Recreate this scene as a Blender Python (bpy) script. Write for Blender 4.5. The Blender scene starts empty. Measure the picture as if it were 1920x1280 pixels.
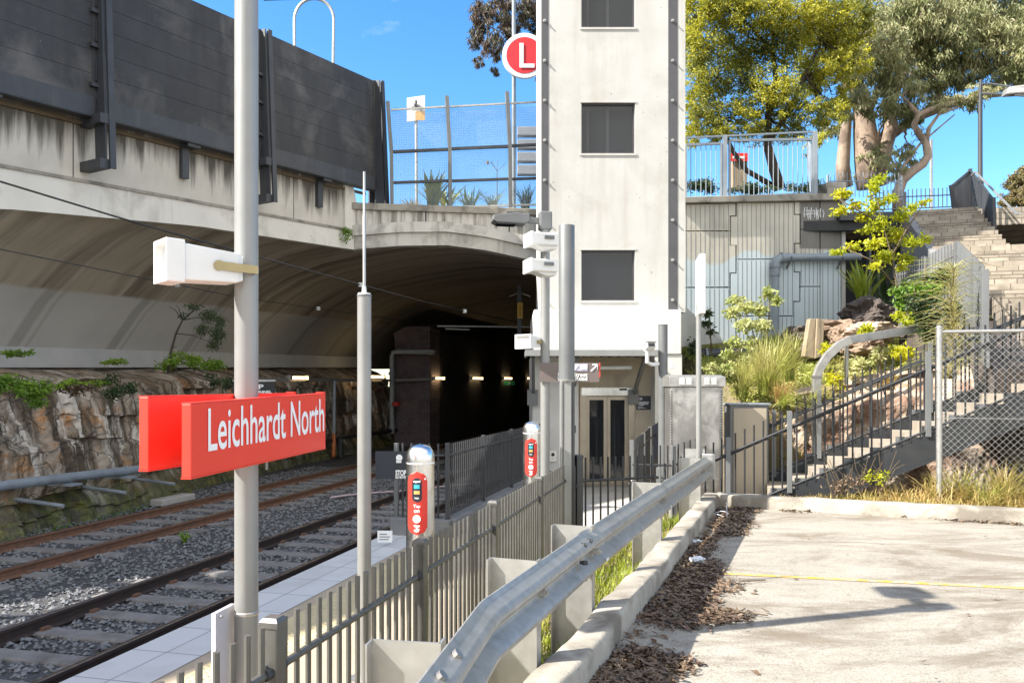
import bpy, math, random
from mathutils import Vector, noise
R = math.radians
rng = random.Random(7)
scene = bpy.context.scene
COL = scene.collection
F, HX, HY = 1500.0, 960.0, 722.0          # focal length in photo pixels, principal column, horizon row
V = Vector

def at(px, py, Y):                        # the world point seen at a photo pixel, at depth Y
    return V(((px - HX) / F * Y, Y, (HY - py) / F * Y))
def atz(px, py, z): return at(px, py, z * F / (HY - py))
def X_(px, Y): return (px - HX) / F * Y
def Z_(py, Y): return (HY - py) / F * Y

TH = math.atan(375 / 1500.0)              # heading of the tracks
TS, TC = math.sin(TH), math.cos(TH)
def T(t, p, z=0.0): return V((TS * t - TC * p, TC * t + TS * p, z))
def pt_of(x, y): return (TS * x + TC * y, -TC * x + TS * y)
TU, TN = V((TS, TC, 0)), V((-TC, TS, 0))
UP = V((0, 0, 1))

# ------------------------------------------------------------------ objects
WL = {}
class MB:
    def __init__(s): s.v = []; s.f = []; s.m = []
    def poly(s, pts, m=0):
        n = len(s.v); s.v.extend(V(p) for p in pts); s.f.append(tuple(range(n, n + len(pts)))); s.m.append(m)
    def add(s, vs, fs, m=0):
        n = len(s.v); s.v.extend(V(p) for p in vs)
        for f in fs: s.f.append(tuple(i + n for i in f)); s.m.append(m)
    def obox(s, c, a, b, h, m=0):         # centre and three half axes
        c, a, b, h = V(c), V(a), V(b), V(h)
        vs = [c + i * a + j * b + k * h for k in (-1, 1) for j in (-1, 1) for i in (-1, 1)]
        fs = [(0, 2, 3, 1), (4, 5, 7, 6), (0, 1, 5, 4), (1, 3, 7, 5), (3, 2, 6, 7), (2, 0, 4, 6)]
        if a.cross(b).dot(h) < 0: fs = [f[::-1] for f in fs]
        s.add(vs, fs, m); return s
    def box(s, lo, hi, m=0):
        lo, hi = V(lo), V(hi); c = (lo + hi) / 2; d = (hi - lo) / 2
        return s.obox(c, (d.x, 0, 0), (0, d.y, 0), (0, 0, d.z), m)
    def bar(s, p0, p1, w, h, m=0, up=UP): # rectangular bar between two points
        p0, p1 = V(p0), V(p1); d = p1 - p0
        if abs(d.normalized().dot(up)) > .999: up = V((0, 1, 0))
        sd = d.cross(up).normalized(); u = sd.cross(d).normalized()
        return s.obox((p0 + p1) / 2, d / 2, sd * w / 2, u * h / 2, m)
    def tube(s, pts, r, n=8, cap=True, m=0):
        pts = [V(p) for p in pts]
        rs = r if isinstance(r, (list, tuple)) else [r] * len(pts)
        d0 = (pts[1] - pts[0]).normalized()
        a = d0.orthogonal().normalized(); base = len(s.v)
        for i, p in enumerate(pts):
            d = (pts[min(i + 1, len(pts) - 1)] - pts[max(i - 1, 0)]).normalized()
            a = (a - d * a.dot(d))
            a = a.normalized() if a.length > 1e-6 else d.orthogonal().normalized()
            b = d.cross(a)
            for k in range(n):
                t = 2 * math.pi * k / n
                s.v.append(p + (a * math.cos(t) + b * math.sin(t)) * rs[i])
        for i in range(len(pts) - 1):
            for k in range(n):
                k2 = (k + 1) % n
                s.f.append((base + i * n + k, base + i * n + k2, base + (i + 1) * n + k2, base + (i + 1) * n + k)); s.m.append(m)
        if cap:
            s.f.append(tuple(base + k for k in range(n))[::-1]); s.m.append(m)
            e = base + (len(pts) - 1) * n
            s.f.append(tuple(e + k for k in range(n))); s.m.append(m)
        return s
    def lathe(s, c, prof, n=24, m=0):     # profile of (r, z) about a vertical axis at c
        c = V(c); base = len(s.v)
        for r, z in prof:
            for k in range(n):
                t = 2 * math.pi * k / n
                s.v.append(c + V((r * math.cos(t), r * math.sin(t), z)))
        for i in range(len(prof) - 1):
            for k in range(n):
                k2 = (k + 1) % n
                s.f.append((base + i * n + k, base + i * n + k2, base + (i + 1) * n + k2, base + (i + 1) * n + k)); s.m.append(m)
        if prof[0][0] > 1e-4: s.f.append(tuple(base + k for k in range(n))[::-1]); s.m.append(m)
        if prof[-1][0] > 1e-4:
            e = base + (len(prof) - 1) * n; s.f.append(tuple(e + k for k in range(n))); s.m.append(m)
        return s
    def prism(s, pts, ext, m=0):
        pts = [V(p) for p in pts]; ext = V(ext); n = len(pts); b = len(s.v)
        nrm = V((0, 0, 0))
        for i in range(n): nrm += pts[i].cross(pts[(i + 1) % n])
        if nrm.dot(ext) > 0: pts = pts[::-1]
        s.v.extend(pts); s.v.extend(p + ext for p in pts)
        s.f.append(tuple(range(b, b + n))); s.m.append(m)
        s.f.append(tuple(range(b + n, b + 2 * n))[::-1]); s.m.append(m)
        for i in range(n):
            j = (i + 1) % n
            s.f.append((b + j, b + i, b + n + i, b + n + j)); s.m.append(m)
        return s
    def sweep(s, prof, path, frames, m=0, cap=True):  # prof: (a, b) pairs, frames: (A, B) per path point
        n = len(prof); b = len(s.v)
        for P, (A, B) in zip(path, frames):
            for a, c in prof: s.v.append(V(P) + A * a + B * c)
        for i in range(len(path) - 1):
            for k in range(n):
                k2 = (k + 1) % n
                s.f.append((b + i * n + k, b + i * n + k2, b + (i + 1) * n + k2, b + (i + 1) * n + k)); s.m.append(m)
        if cap:
            s.f.append(tuple(b + k for k in range(n))[::-1]); s.m.append(m)
            e = b + (len(path) - 1) * n; s.f.append(tuple(e + k for k in range(n))); s.m.append(m)
        return s
    def grid(s, fn, nu, nv, m=0):
        b = len(s.v)
        for i in range(nu + 1):
            for j in range(nv + 1): s.v.append(V(fn(i / nu, j / nv)))
        for i in range(nu):
            for j in range(nv):
                a = b + i * (nv + 1) + j
                s.f.append((a, a + nv + 1, a + nv + 2, a + 1)); s.m.append(m)
        return s
    def build(s, name, mats, parent=None, smooth=False, bevel=0.0, origin=None, fixn=True):
        if not isinstance(mats, (list, tuple)): mats = [mats]
        if parent is not None: o0 = WL[parent.name_full]
        elif origin is not None: o0 = V(origin)
        else:
            xs = [p.x for p in s.v]; ys = [p.y for p in s.v]; zs = [p.z for p in s.v]
            o0 = V(((min(xs) + max(xs)) / 2, (min(ys) + max(ys)) / 2, min(zs)))
        me = bpy.data.meshes.new(name)
        me.from_pydata([tuple(p - o0) for p in s.v], [], s.f)
        for m in mats: me.materials.append(m)
        if len(mats) > 1:
            for pl, m in zip(me.polygons, s.m): pl.material_index = m
        if smooth:
            for pl in me.polygons: pl.use_smooth = True
        o = bpy.data.objects.new(name, me); COL.objects.link(o)
        if smooth == 'auto':
            try: me.set_sharp_from_angle(angle=R(40))
            except Exception: pass
        if parent is not None: o.parent = parent
        else: o.location = o0
        WL[o.name_full] = o0
        if bevel:
            b = o.modifiers.new('bevel', 'BEVEL'); b.width = bevel; b.segments = 2; b.limit_method = 'ANGLE'; b.angle_limit = R(40)
        return o

def tag(o, label=None, cat=None, group=None, kind=None):
    if label: o['label'] = label
    if cat: o['category'] = cat
    if group: o['group'] = group
    if kind: o['kind'] = kind
    return o
def thing(name, label, cat, loc=(0, 0, 0), group=None):
    o = bpy.data.objects.new(name, None); COL.objects.link(o); o.location = loc
    o.empty_display_size = .1
    WL[o.name_full] = V(loc)
    return tag(o, label, cat, group)
def dup(root, loc, label=None, rotz=0.0, scale=1.0):
    r = root.copy(); COL.objects.link(r); r.location = loc; r.rotation_euler = (0, 0, rotz)
    if scale != 1.0: r.scale = (scale,) * 3
    if label: r['label'] = label
    for ch in list(root.children):
        c = ch.copy(); COL.objects.link(c); c.parent = r
        for g in list(ch.children):
            d = g.copy(); COL.objects.link(d); d.parent = c
    return r
def struct(o): o['kind'] = 'structure'; return o

def text_geo(body, size, sx=1.0, bold=0.0, align='LEFT', space=1.0):
    cu = bpy.data.curves.new('lettering', 'FONT'); cu.body = body; cu.size = size; cu.offset = bold; cu.align_x = align
    cu.space_character = space; cu.resolution_u = 4
    ob = bpy.data.objects.new('lettering', cu); COL.objects.link(ob)
    dg = bpy.context.evaluated_depsgraph_get()
    me = bpy.data.meshes.new_from_object(ob.evaluated_get(dg))
    vs = [(v.co.x * sx, v.co.y) for v in me.vertices]; fs = [tuple(p.vertices) for p in me.polygons]
    bpy.data.objects.remove(ob); bpy.data.curves.remove(cu); bpy.data.meshes.remove(me)
    return vs, fs
def put_text(mb, body, size, o, ux, uy, sx=1.0, bold=0.0, align='LEFT', m=0, width=None, space=1.0):
    vs, fs = text_geo(body, size, sx, bold, align, space)
    k = 1.0
    if width:
        w = max(x for x, y in vs) - min(x for x, y in vs); k = width / w
        x0 = min(x for x, y in vs); vs = [((x - x0) * k, y) for x, y in vs]
    mb.add([V(o) + V(ux) * x + V(uy) * y for x, y in vs], fs, m)

# ------------------------------------------------------------------ materials
class N:
    def __init__(s, name):
        s.m = bpy.data.materials.new(name); s.m.use_nodes = True
        s.nt = s.m.node_tree; s.b = s.nt.nodes['Principled BSDF']
        s.g = s.nt.nodes.new('ShaderNodeNewGeometry').outputs['Position']
    def new(s, t, **k):
        n = s.nt.nodes.new(t)
        for a, v in k.items(): setattr(n, a, v)
        return n
    def link(s, a, b): s.nt.links.new(a, b)
    def val(s, sock, v):
        if hasattr(v, 'links') or isinstance(v, bpy.types.NodeSocket): s.link(v, sock)
        else: sock.default_value = v
    def scale(s, vec, sc):
        n = s.new('ShaderNodeVectorMath', operation='MULTIPLY'); s.val(n.inputs[0], vec); n.inputs[1].default_value = sc
        return n.outputs[0]
    def dot(s, vec, d):
        n = s.new('ShaderNodeVectorMath', operation='DOT_PRODUCT'); s.val(n.inputs[0], vec); n.inputs[1].default_value = d
        return n.outputs['Value']
    def math(s, op, a, b=0.0, clamp=False):
        n = s.new('ShaderNodeMath', operation=op, use_clamp=clamp); s.val(n.inputs[0], a); s.val(n.inputs[1], b)
        return n.outputs[0]
    def noise(s, vec, sc, det=5.0, ro=.55, dist=0.0):
        n = s.new('ShaderNodeTexNoise'); s.val(n.inputs['Vector'], vec); n.inputs['Scale'].default_value = sc
        n.inputs['Detail'].default_value = det; n.inputs['Roughness'].default_value = ro; n.inputs['Distortion'].default_value = dist
        return n.outputs[0]
    def voro(s, vec, sc, feat='F1', out='Distance'):
        n = s.new('ShaderNodeTexVoronoi', feature=feat); s.val(n.inputs['Vector'], vec); n.inputs['Scale'].default_value = sc
        return n.outputs[out]
    def ramp(s, fac, lo, hi):             # 0 below lo, 1 above hi
        n = s.new('ShaderNodeMapRange', clamp=True); s.val(n.inputs[0], fac)
        n.inputs[1].default_value = lo; n.inputs[2].default_value = hi
        return n.outputs[0]
    def mix(s, fac, a, b):
        n = s.new('ShaderNodeMix', data_type='RGBA'); s.val(n.inputs[0], fac)
        for sock, v in ((n.inputs[6], a), (n.inputs[7], b)):
            if isinstance(v, (tuple, list)): sock.default_value = (v[0], v[1], v[2], 1)
            else: s.link(v, sock)
        return n.outputs[2]
    def comb(s, x, y, z=0.0):
        n = s.new('ShaderNodeCombineXYZ'); s.val(n.inputs[0], x); s.val(n.inputs[1], y); s.val(n.inputs[2], z)
        return n.outputs[0]
    def color(s, c):
        if isinstance(c, (tuple, list)): s.b.inputs['Base Color'].default_value = (c[0], c[1], c[2], 1)
        else: s.link(c, s.b.inputs['Base Color'])
    def rough(s, r): s.val(s.b.inputs['Roughness'], r)
    def bump(s, h, st=.3, d=.02):
        n = s.new('ShaderNodeBump'); n.inputs['Strength'].default_value = st; n.inputs['Distance'].default_value = d
        s.link(h, n.inputs['Height']); s.link(n.outputs[0], s.b.inputs['Normal'])

def mk(name, c1, c2=None, s=4.0, rough=.6, metal=0., bump=0., bs=40., bd=.01, stain=None, ss=.7, sa=.6, sl=(.52, .68),
       streak=None, sts=3., sta=.6, stl=(.5, .68), speck=None, spk=60., spl=(.62, .7), spec=None, coat=0.):
    n = N(name)
    if c2 is None: c2 = tuple(x * .82 for x in c1)
    c = n.mix(n.ramp(n.noise(n.g, s, 7), .3, .7), c1, c2)
    if stain: c = n.mix(n.math('MULTIPLY', n.ramp(n.noise(n.g, ss, 6, .62, .4), *sl), sa), c, stain)
    if streak: c = n.mix(n.math('MULTIPLY', n.ramp(n.noise(n.scale(n.g, (1, 1, .09)), sts, 6, .6), *stl), sta), c, streak)
    if speck: c = n.mix(n.ramp(n.noise(n.g, spk, 3), *spl), c, speck)
    n.color(c)
    rv = n.math('ADD', n.math('MULTIPLY', n.noise(n.g, s * 2.3, 4), .25), rough - .12, True)
    n.rough(rv); n.b.inputs['Metallic'].default_value = metal
    if spec is not None: n.b.inputs['Specular IOR Level'].default_value = spec
    if coat: n.b.inputs['Coat Weight'].default_value = coat
    if bump: n.bump(n.noise(n.g, bs, 5), bump, bd)
    return n.m

def leafmat(name, cols, s=9., rough=.5, trans=.35, big=.9):
    n = N(name)
    f = n.noise(n.g, s, 2); c = n.mix(n.ramp(f, .35, .65), cols[0], cols[1])
    if len(cols) > 2: c = n.mix(n.ramp(n.noise(n.g, big, 3), .45, .62), c, cols[2])
    if len(cols) > 3: c = n.mix(n.ramp(n.noise(n.g, s * 2.7, 1), .6, .68), c, cols[3])
    n.color(c); n.rough(rough)
    tr = n.new('ShaderNodeBsdfTranslucent'); n.link(c, tr.inputs[0])
    mx = n.new('ShaderNodeMixShader'); mx.inputs[0].default_value = trans
    n.link(n.b.outputs[0], mx.inputs[1]); n.link(tr.outputs[0], mx.inputs[2])
    n.link(mx.outputs[0], n.nt.nodes['Material Output'].inputs[0])
    return n.m
def emit(name, c, st):
    n = N(name); n.color(c); n.b.inputs['Emission Color'].default_value = (*c, 1); n.b.inputs['Emission Strength'].default_value = st
    return n.m

M = {}
M['sheet'] = mk('hazy clear sheet', (.72, .77, .82), rough=.25); M['sheet'].node_tree.nodes['Principled BSDF'].inputs['Alpha'].default_value = .08
M['galv'] = mk('galvanised steel', (.52, .51, .48), (.40, .39, .365), s=9, rough=.44, metal=.75, bump=.04, bs=30, stain=(.30, .30, .29), ss=2.2, sa=.45)
M['rail_guard'] = mk('weathered guardrail steel', (.47, .455, .42), (.36, .345, .315), s=14, rough=.40, metal=.55, bump=.05, bs=60, stain=(.25, .24, .22), ss=3.5, sa=.5)
M['pole_grey'] = mk('grey painted pole', (.31, .31, .30), (.26, .26, .25), s=3, rough=.42, metal=.25, streak=(.27, .27, .26), sts=6, sta=.35)
M['pole_mid'] = mk('mid grey paint', (.17, .175, .175), (.135, .14, .14), s=3, rough=.45, metal=.15, streak=(.14, .14, .14), sts=6, sta=.4)
M['fence_grey'] = mk('fence grey powder coat', (.15, .147, .135), (.11, .108, .10), s=6, rough=.42, metal=.35, stain=(.10, .095, .085), ss=4, sa=.5)
M['fence_dark'] = mk('dark fence paint', (.055, .058, .063), (.04, .042, .046), s=6, rough=.5, metal=.1)
M['stair_steel'] = mk('stair fence paint', (.03, .032, .035), (.022, .024, .027), s=5, rough=.5, metal=.1, stain=(.05, .047, .044), ss=3, sa=.4)
M['post_pale'] = mk('pale post paint', (.27, .27, .27), (.2, .2, .2), s=5, rough=.5, metal=.1, stain=(.12, .12, .12), ss=3, sa=.4)
M['barrier'] = mk('charcoal barrier panels', (.036, .036, .038), (.022, .022, .024), s=1.4, rough=.62, stain=(.12, .115, .11), ss=.8, sa=.9, sl=(.5, .72), streak=(.06, .058, .055), sts=2.5, sta=.4, speck=(.16, .16, .16), spk=16., spl=(.735, .76))
M['barrier_steel'] = mk('dark blue grey steel', (.052, .055, .062), (.04, .042, .048), s=3, rough=.5, metal=.1, streak=(.09, .088, .085), sts=4, sta=.4)
M['black'] = mk('black paint', (.012, .012, .013), (.02, .02, .02), s=5, rough=.5)
M['white'] = mk('white paint', (.78, .78, .76), (.7, .7, .68), s=5, rough=.45, stain=(.5, .48, .43), ss=4, sa=.35)
M['white_sign'] = mk('white lettering', (.85, .85, .84), (.82, .82, .82), s=5, rough=.5)
M['red'] = mk('red sign enamel', (.80, .05, .03), (.76, .045, .028), s=3, rough=.33, spec=.5)
M['roundel_red'] = mk('roundel red', (.62, .02, .03), (.58, .02, .03), s=3, rough=.5)
M['opal_red'] = mk('tap pole red', (.70, .045, .03), (.64, .04, .028), s=3, rough=.4)
M['steel'] = mk('brushed stainless', (.78, .77, .74), (.72, .71, .69), s=4, rough=.27, metal=1.0)
M['steel_dull'] = mk('scratched stainless', (.40, .385, .36), (.30, .285, .265), s=3, rough=.42, metal=.85, stain=(.62, .60, .57), ss=2.4, sa=.8, sl=(.45, .6))
M['glass'] = mk('dark glass', (.018, .021, .026), (.015, .018, .022), s=1, rough=.06, spec=.6)
M['glass'].node_tree.nodes['Principled BSDF'].inputs['Roughness'].links and M['glass'].node_tree.links.remove(M['glass'].node_tree.nodes['Principled BSDF'].inputs['Roughness'].links[0])
M['glass'].node_tree.nodes['Principled BSDF'].inputs['Roughness'].default_value = .04
M['tower_glass'] = mk('tinted lift glass', (.02, .022, .026), rough=.12, spec=.9); M['tower_glass'].node_tree.nodes['Principled BSDF'].inputs['Alpha'].default_value = .5
M['tower'] = mk('tower concrete', (.53, .52, .49), (.46, .45, .42), s=1.5, rough=.75, bump=.12, bs=25, stain=(.40, .38, .34), ss=.9, sa=.6, streak=(.38, .345, .29), sts=2.2, sta=.5, speck=(.27, .26, .24), spk=14, spl=(.70, .74))
M['tower_base'] = mk('pale base concrete', (.66, .645, .61), (.60, .585, .55), s=1.2, rough=.7, bump=.08, bs=25, stain=(.47, .44, .39), ss=1.1, sa=.4, streak=(.45, .40, .33), sts=2.2, sta=.35, stl=(.58, .72))
M['lobby'] = mk('brown formed concrete', (.46, .395, .30), (.38, .325, .25), s=2, rough=.75, bump=.15, bs=12, stain=(.19, .16, .12), ss=1.3, sa=.5)
M['channel'] = mk('steel channel paint', (.085, .082, .088), (.07, .068, .072), s=3, rough=.5, metal=.1)
M['fascia'] = mk('fascia concrete', (.72, .69, .62), (.64, .61, .55), s=1.2, rough=.8, bump=.12, bs=20, stain=(.33, .30, .25), ss=1.0, sa=.5, streak=(.20, .165, .12), sts=2.6, sta=.55, stl=(.58, .72), speck=(.2, .18, .16), spk=9, spl=(.73, .76))
M['coping'] = mk('dirty coping concrete', (.36, .33, .28), (.27, .25, .21), s=2.2, rough=.85, bump=.2, bs=18, stain=(.11, .10, .085), ss=1.8, sa=.7, sl=(.48, .62))
M['ring'] = mk('portal ring concrete', (.58, .555, .50), (.47, .45, .405), s=1.6, rough=.82, bump=.15, bs=18, stain=(.18, .165, .14), ss=1.3, sa=.7, sl=(.5, .65), streak=(.13, .12, .10), sts=3.2, sta=.6, stl=(.52, .68))
M['bridge_blocks'] = mk('grey wall panels', (.33, .34, .36), (.27, .28, .3), s=2, rough=.8)
M['rail_top'] = mk('polished railhead', (.36, .30, .26), (.24, .19, .16), s=9, rough=.3, metal=.9)
M['rail_rust'] = mk('rusty rail web', (.20, .10, .058), (.13, .07, .045), s=9, rough=.8, bump=.1, bs=60)
M['rail_dark'] = mk('dark oily rail web', (.052, .034, .027), (.034, .024, .021), s=9, rough=.7, bump=.1, bs=60)
M['sleeper'] = mk('weathered concrete sleeper', (.22, .21, .205), (.16, .15, .145), s=5, rough=.9, bump=.2, bs=40, stain=(.10, .085, .075), ss=2.5, sa=.7)
M['stone'] = mk('ballast stone', (.22, .222, .23), (.12, .122, .127), s=14, rough=.9, speck=(.36, .36, .36), spk=7, spl=(.66, .72))
M['ballast'] = mk('ballast bed', (.10, .10, .105), (.05, .05, .052), s=26, rough=.95, bump=.9, bs=30, bd=.05, stain=(.085, .065, .05), ss=.8, sa=.6)
M['pave'] = mk('warm paving', (.44, .36, .26), (.38, .31, .22), s=4, rough=.8, stain=(.3, .26, .2), ss=1.5, sa=.4)
M['path'] = mk('pale concrete path', (.46, .44, .40), (.40, .38, .35), s=2, rough=.85, bump=.1, bs=30, stain=(.3, .28, .25), ss=1.2, sa=.45)
M['plinth'] = mk('grey plinth concrete', (.22, .22, .22), (.17, .17, .17), s=4, rough=.85, bump=.2, bs=25)
M['kerb'] = mk('rough kerb concrete', (.42, .385, .325), (.27, .245, .20), s=3.5, rough=.9, bump=.35, bs=30, bd=.015, stain=(.13, .11, .085), ss=2.0, sa=.8, sl=(.46, .62), speck=(.15, .14, .12), spk=45, spl=(.66, .72))
M['brick'] = None
M['pvc'] = mk('grey pipe', (.27, .31, .34), (.22, .25, .28), s=3, rough=.45, stain=(.16, .17, .18), ss=3, sa=.4)
M['pipe_black'] = mk('black pipe', (.025, .025, .027), (.04, .04, .04), s=3, rough=.5)
M['orange'] = mk('orange pipe', (.50, .16, .05), (.42, .13, .04), s=4, rough=.6)
M['redvalve'] = mk('red valve paint', (.45, .02, .02), (.38, .02, .02), s=4, rough=.5)
M['brass'] = mk('brass bracket', (.42, .34, .17), (.34, .27, .13), s=6, rough=.4, metal=.5)
M['beige'] = mk('beige cabinet paint', (.42, .36, .27), (.37, .315, .235), s=2, rough=.6, streak=(.3, .26, .2), sts=3, sta=.4)
M['yellow'] = mk('worn yellow road paint', (.56, .33, .03), (.48, .31, .06), s=8, rough=.75, stain=(.36, .32, .25), ss=11, sa=.9, sl=(.46, .58))
M['yellow_label'] = mk('yellow label', (.72, .40, .04), (.68, .38, .04), s=5, rough=.6)
M['navy'] = mk('navy sign face', (.018, .022, .035), (.016, .02, .03), s=5, rough=.4)
M['brown_sign'] = mk('brown grey sign face', (.17, .135, .125), (.15, .12, .11), s=5, rough=.5)
M['lilac'] = mk('pale sign pictogram', (.55, .55, .68), (.5, .5, .62), s=5, rough=.5)
M['green_sign'] = mk('green exit sign', (.02, .30, .12), (.02, .27, .11), s=5, rough=.5)
M['cyan'] = mk('cyan card icon', (.05, .42, .55), (.05, .40, .52), s=5, rough=.5)
M['amber'] = mk('amber card icon', (.75, .42, .12), (.7, .4, .12), s=5, rough=.5)
M['tube_light'] = emit('lit tube', (1., .72, .36), 3.0)
M['bark_gum'] = mk('gum bark', (.36, .27, .20), (.25, .185, .14), s=3, rough=.85, bump=.4, bs=8, bd=.04, stain=(.12, .085, .06), ss=1.4, sa=.75, sl=(.48, .6), streak=(.45, .37, .29), sts=5, sta=.5)
M['bark_dark'] = mk('dark bark', (.075, .055, .042), (.05, .038, .03), s=5, rough=.9, bump=.4, bs=14, bd=.03)
M['stem'] = mk('thin brown stem', (.14, .10, .06), (.10, .075, .045), s=8, rough=.85)
M['wood'] = mk('old grey timber', (.36, .28, .19), (.27, .21, .14), s=3, rough=.9, bump=.3, bs=20, streak=(.13, .10, .07), sts=14, sta=.8)
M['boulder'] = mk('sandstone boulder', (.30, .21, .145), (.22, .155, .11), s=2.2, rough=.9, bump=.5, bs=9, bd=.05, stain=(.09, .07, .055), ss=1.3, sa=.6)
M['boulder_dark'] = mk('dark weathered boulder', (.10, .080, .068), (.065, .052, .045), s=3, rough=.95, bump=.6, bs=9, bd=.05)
M['soil'] = mk('embankment soil', (.20, .15, .085), (.13, .095, .055), s=5, rough=.95, bump=.6, bs=20, bd=.04, stain=(.10, .11, .035), ss=1.6, sa=.7)
M['wattle'] = leafmat('golden wattle foliage', [(.52, .48, .03), (.30, .32, .045), (.13, .155, .03), (.82, .66, .02)], s=6, trans=.4, big=.55)
M['gum'] = leafmat('grey green gum leaves', [(.26, .29, .11), (.12, .145, .05), (.37, .37, .18), (.42, .29, .17)], s=7, trans=.3, big=.7)
M['gum_far'] = leafmat('brown tipped gum leaves', [(.10, .085, .05), (.065, .06, .032), (.14, .09, .06)], s=7, trans=.25)
M['far_tree'] = leafmat('dry olive foliage', [(.18, .15, .055), (.12, .11, .04), (.24, .18, .07)], s=4, trans=.3)
M['lime'] = leafmat('lime green leaves', [(.50, .52, .02), (.34, .40, .02), (.60, .57, .03)], s=9, trans=.45)
M['pale_shrub'] = leafmat('pale shrub leaves', [(.46, .50, .16), (.29, .36, .10), (.56, .55, .25), (.46, .36, .22)], s=11, trans=.4)
M['fern'] = leafmat('bright fern leaves', [(.17, .30, .025), (.09, .19, .02), (.24, .36, .03)], s=11, trans=.35)
M['dark_leaf'] = leafmat('dark green leaves', [(.045, .075, .02), (.028, .05, .014), (.06, .09, .03)], s=8, trans=.25)
M['flax'] = leafmat('flax blades', [(.34, .36, .04), (.20, .25, .03), (.50, .46, .07)], s=3, trans=.3)
M['grass'] = leafmat('green grass blades', [(.30, .36, .03), (.19, .26, .025), (.42, .42, .07)], s=5, trans=.35)
M['tussock'] = leafmat('yellow green tussock', [(.42, .44, .09), (.27, .33, .06), (.52, .47, .18)], s=5, trans=.4)
M['straw'] = leafmat('dry straw', [(.56, .40, .15), (.42, .28, .10), (.40, .33, .10)], s=6, trans=.3)
M['dryleaf'] = leafmat('dry leaf litter', [(.15, .095, .055), (.08, .048, .028), (.21, .145, .09), (.30, .24, .18)], s=23, trans=.1)
M['mulch'] = mk('brown leaf mulch', (.085, .045, .024), (.045, .026, .016), s=26, rough=.95, bump=.9, bs=60, bd=.02)
M['plastic'] = mk('crumpled white plastic', (.72, .75, .78), (.6, .64, .7), s=12, rough=.35)
M['asphalt'] = mk('asphalt', (.055, .055, .055), (.045, .045, .045), s=6, rough=.9)
M['earth'] = mk('bare earth', (.10, .085, .06), (.075, .065, .045), s=2, rough=.95)

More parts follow.
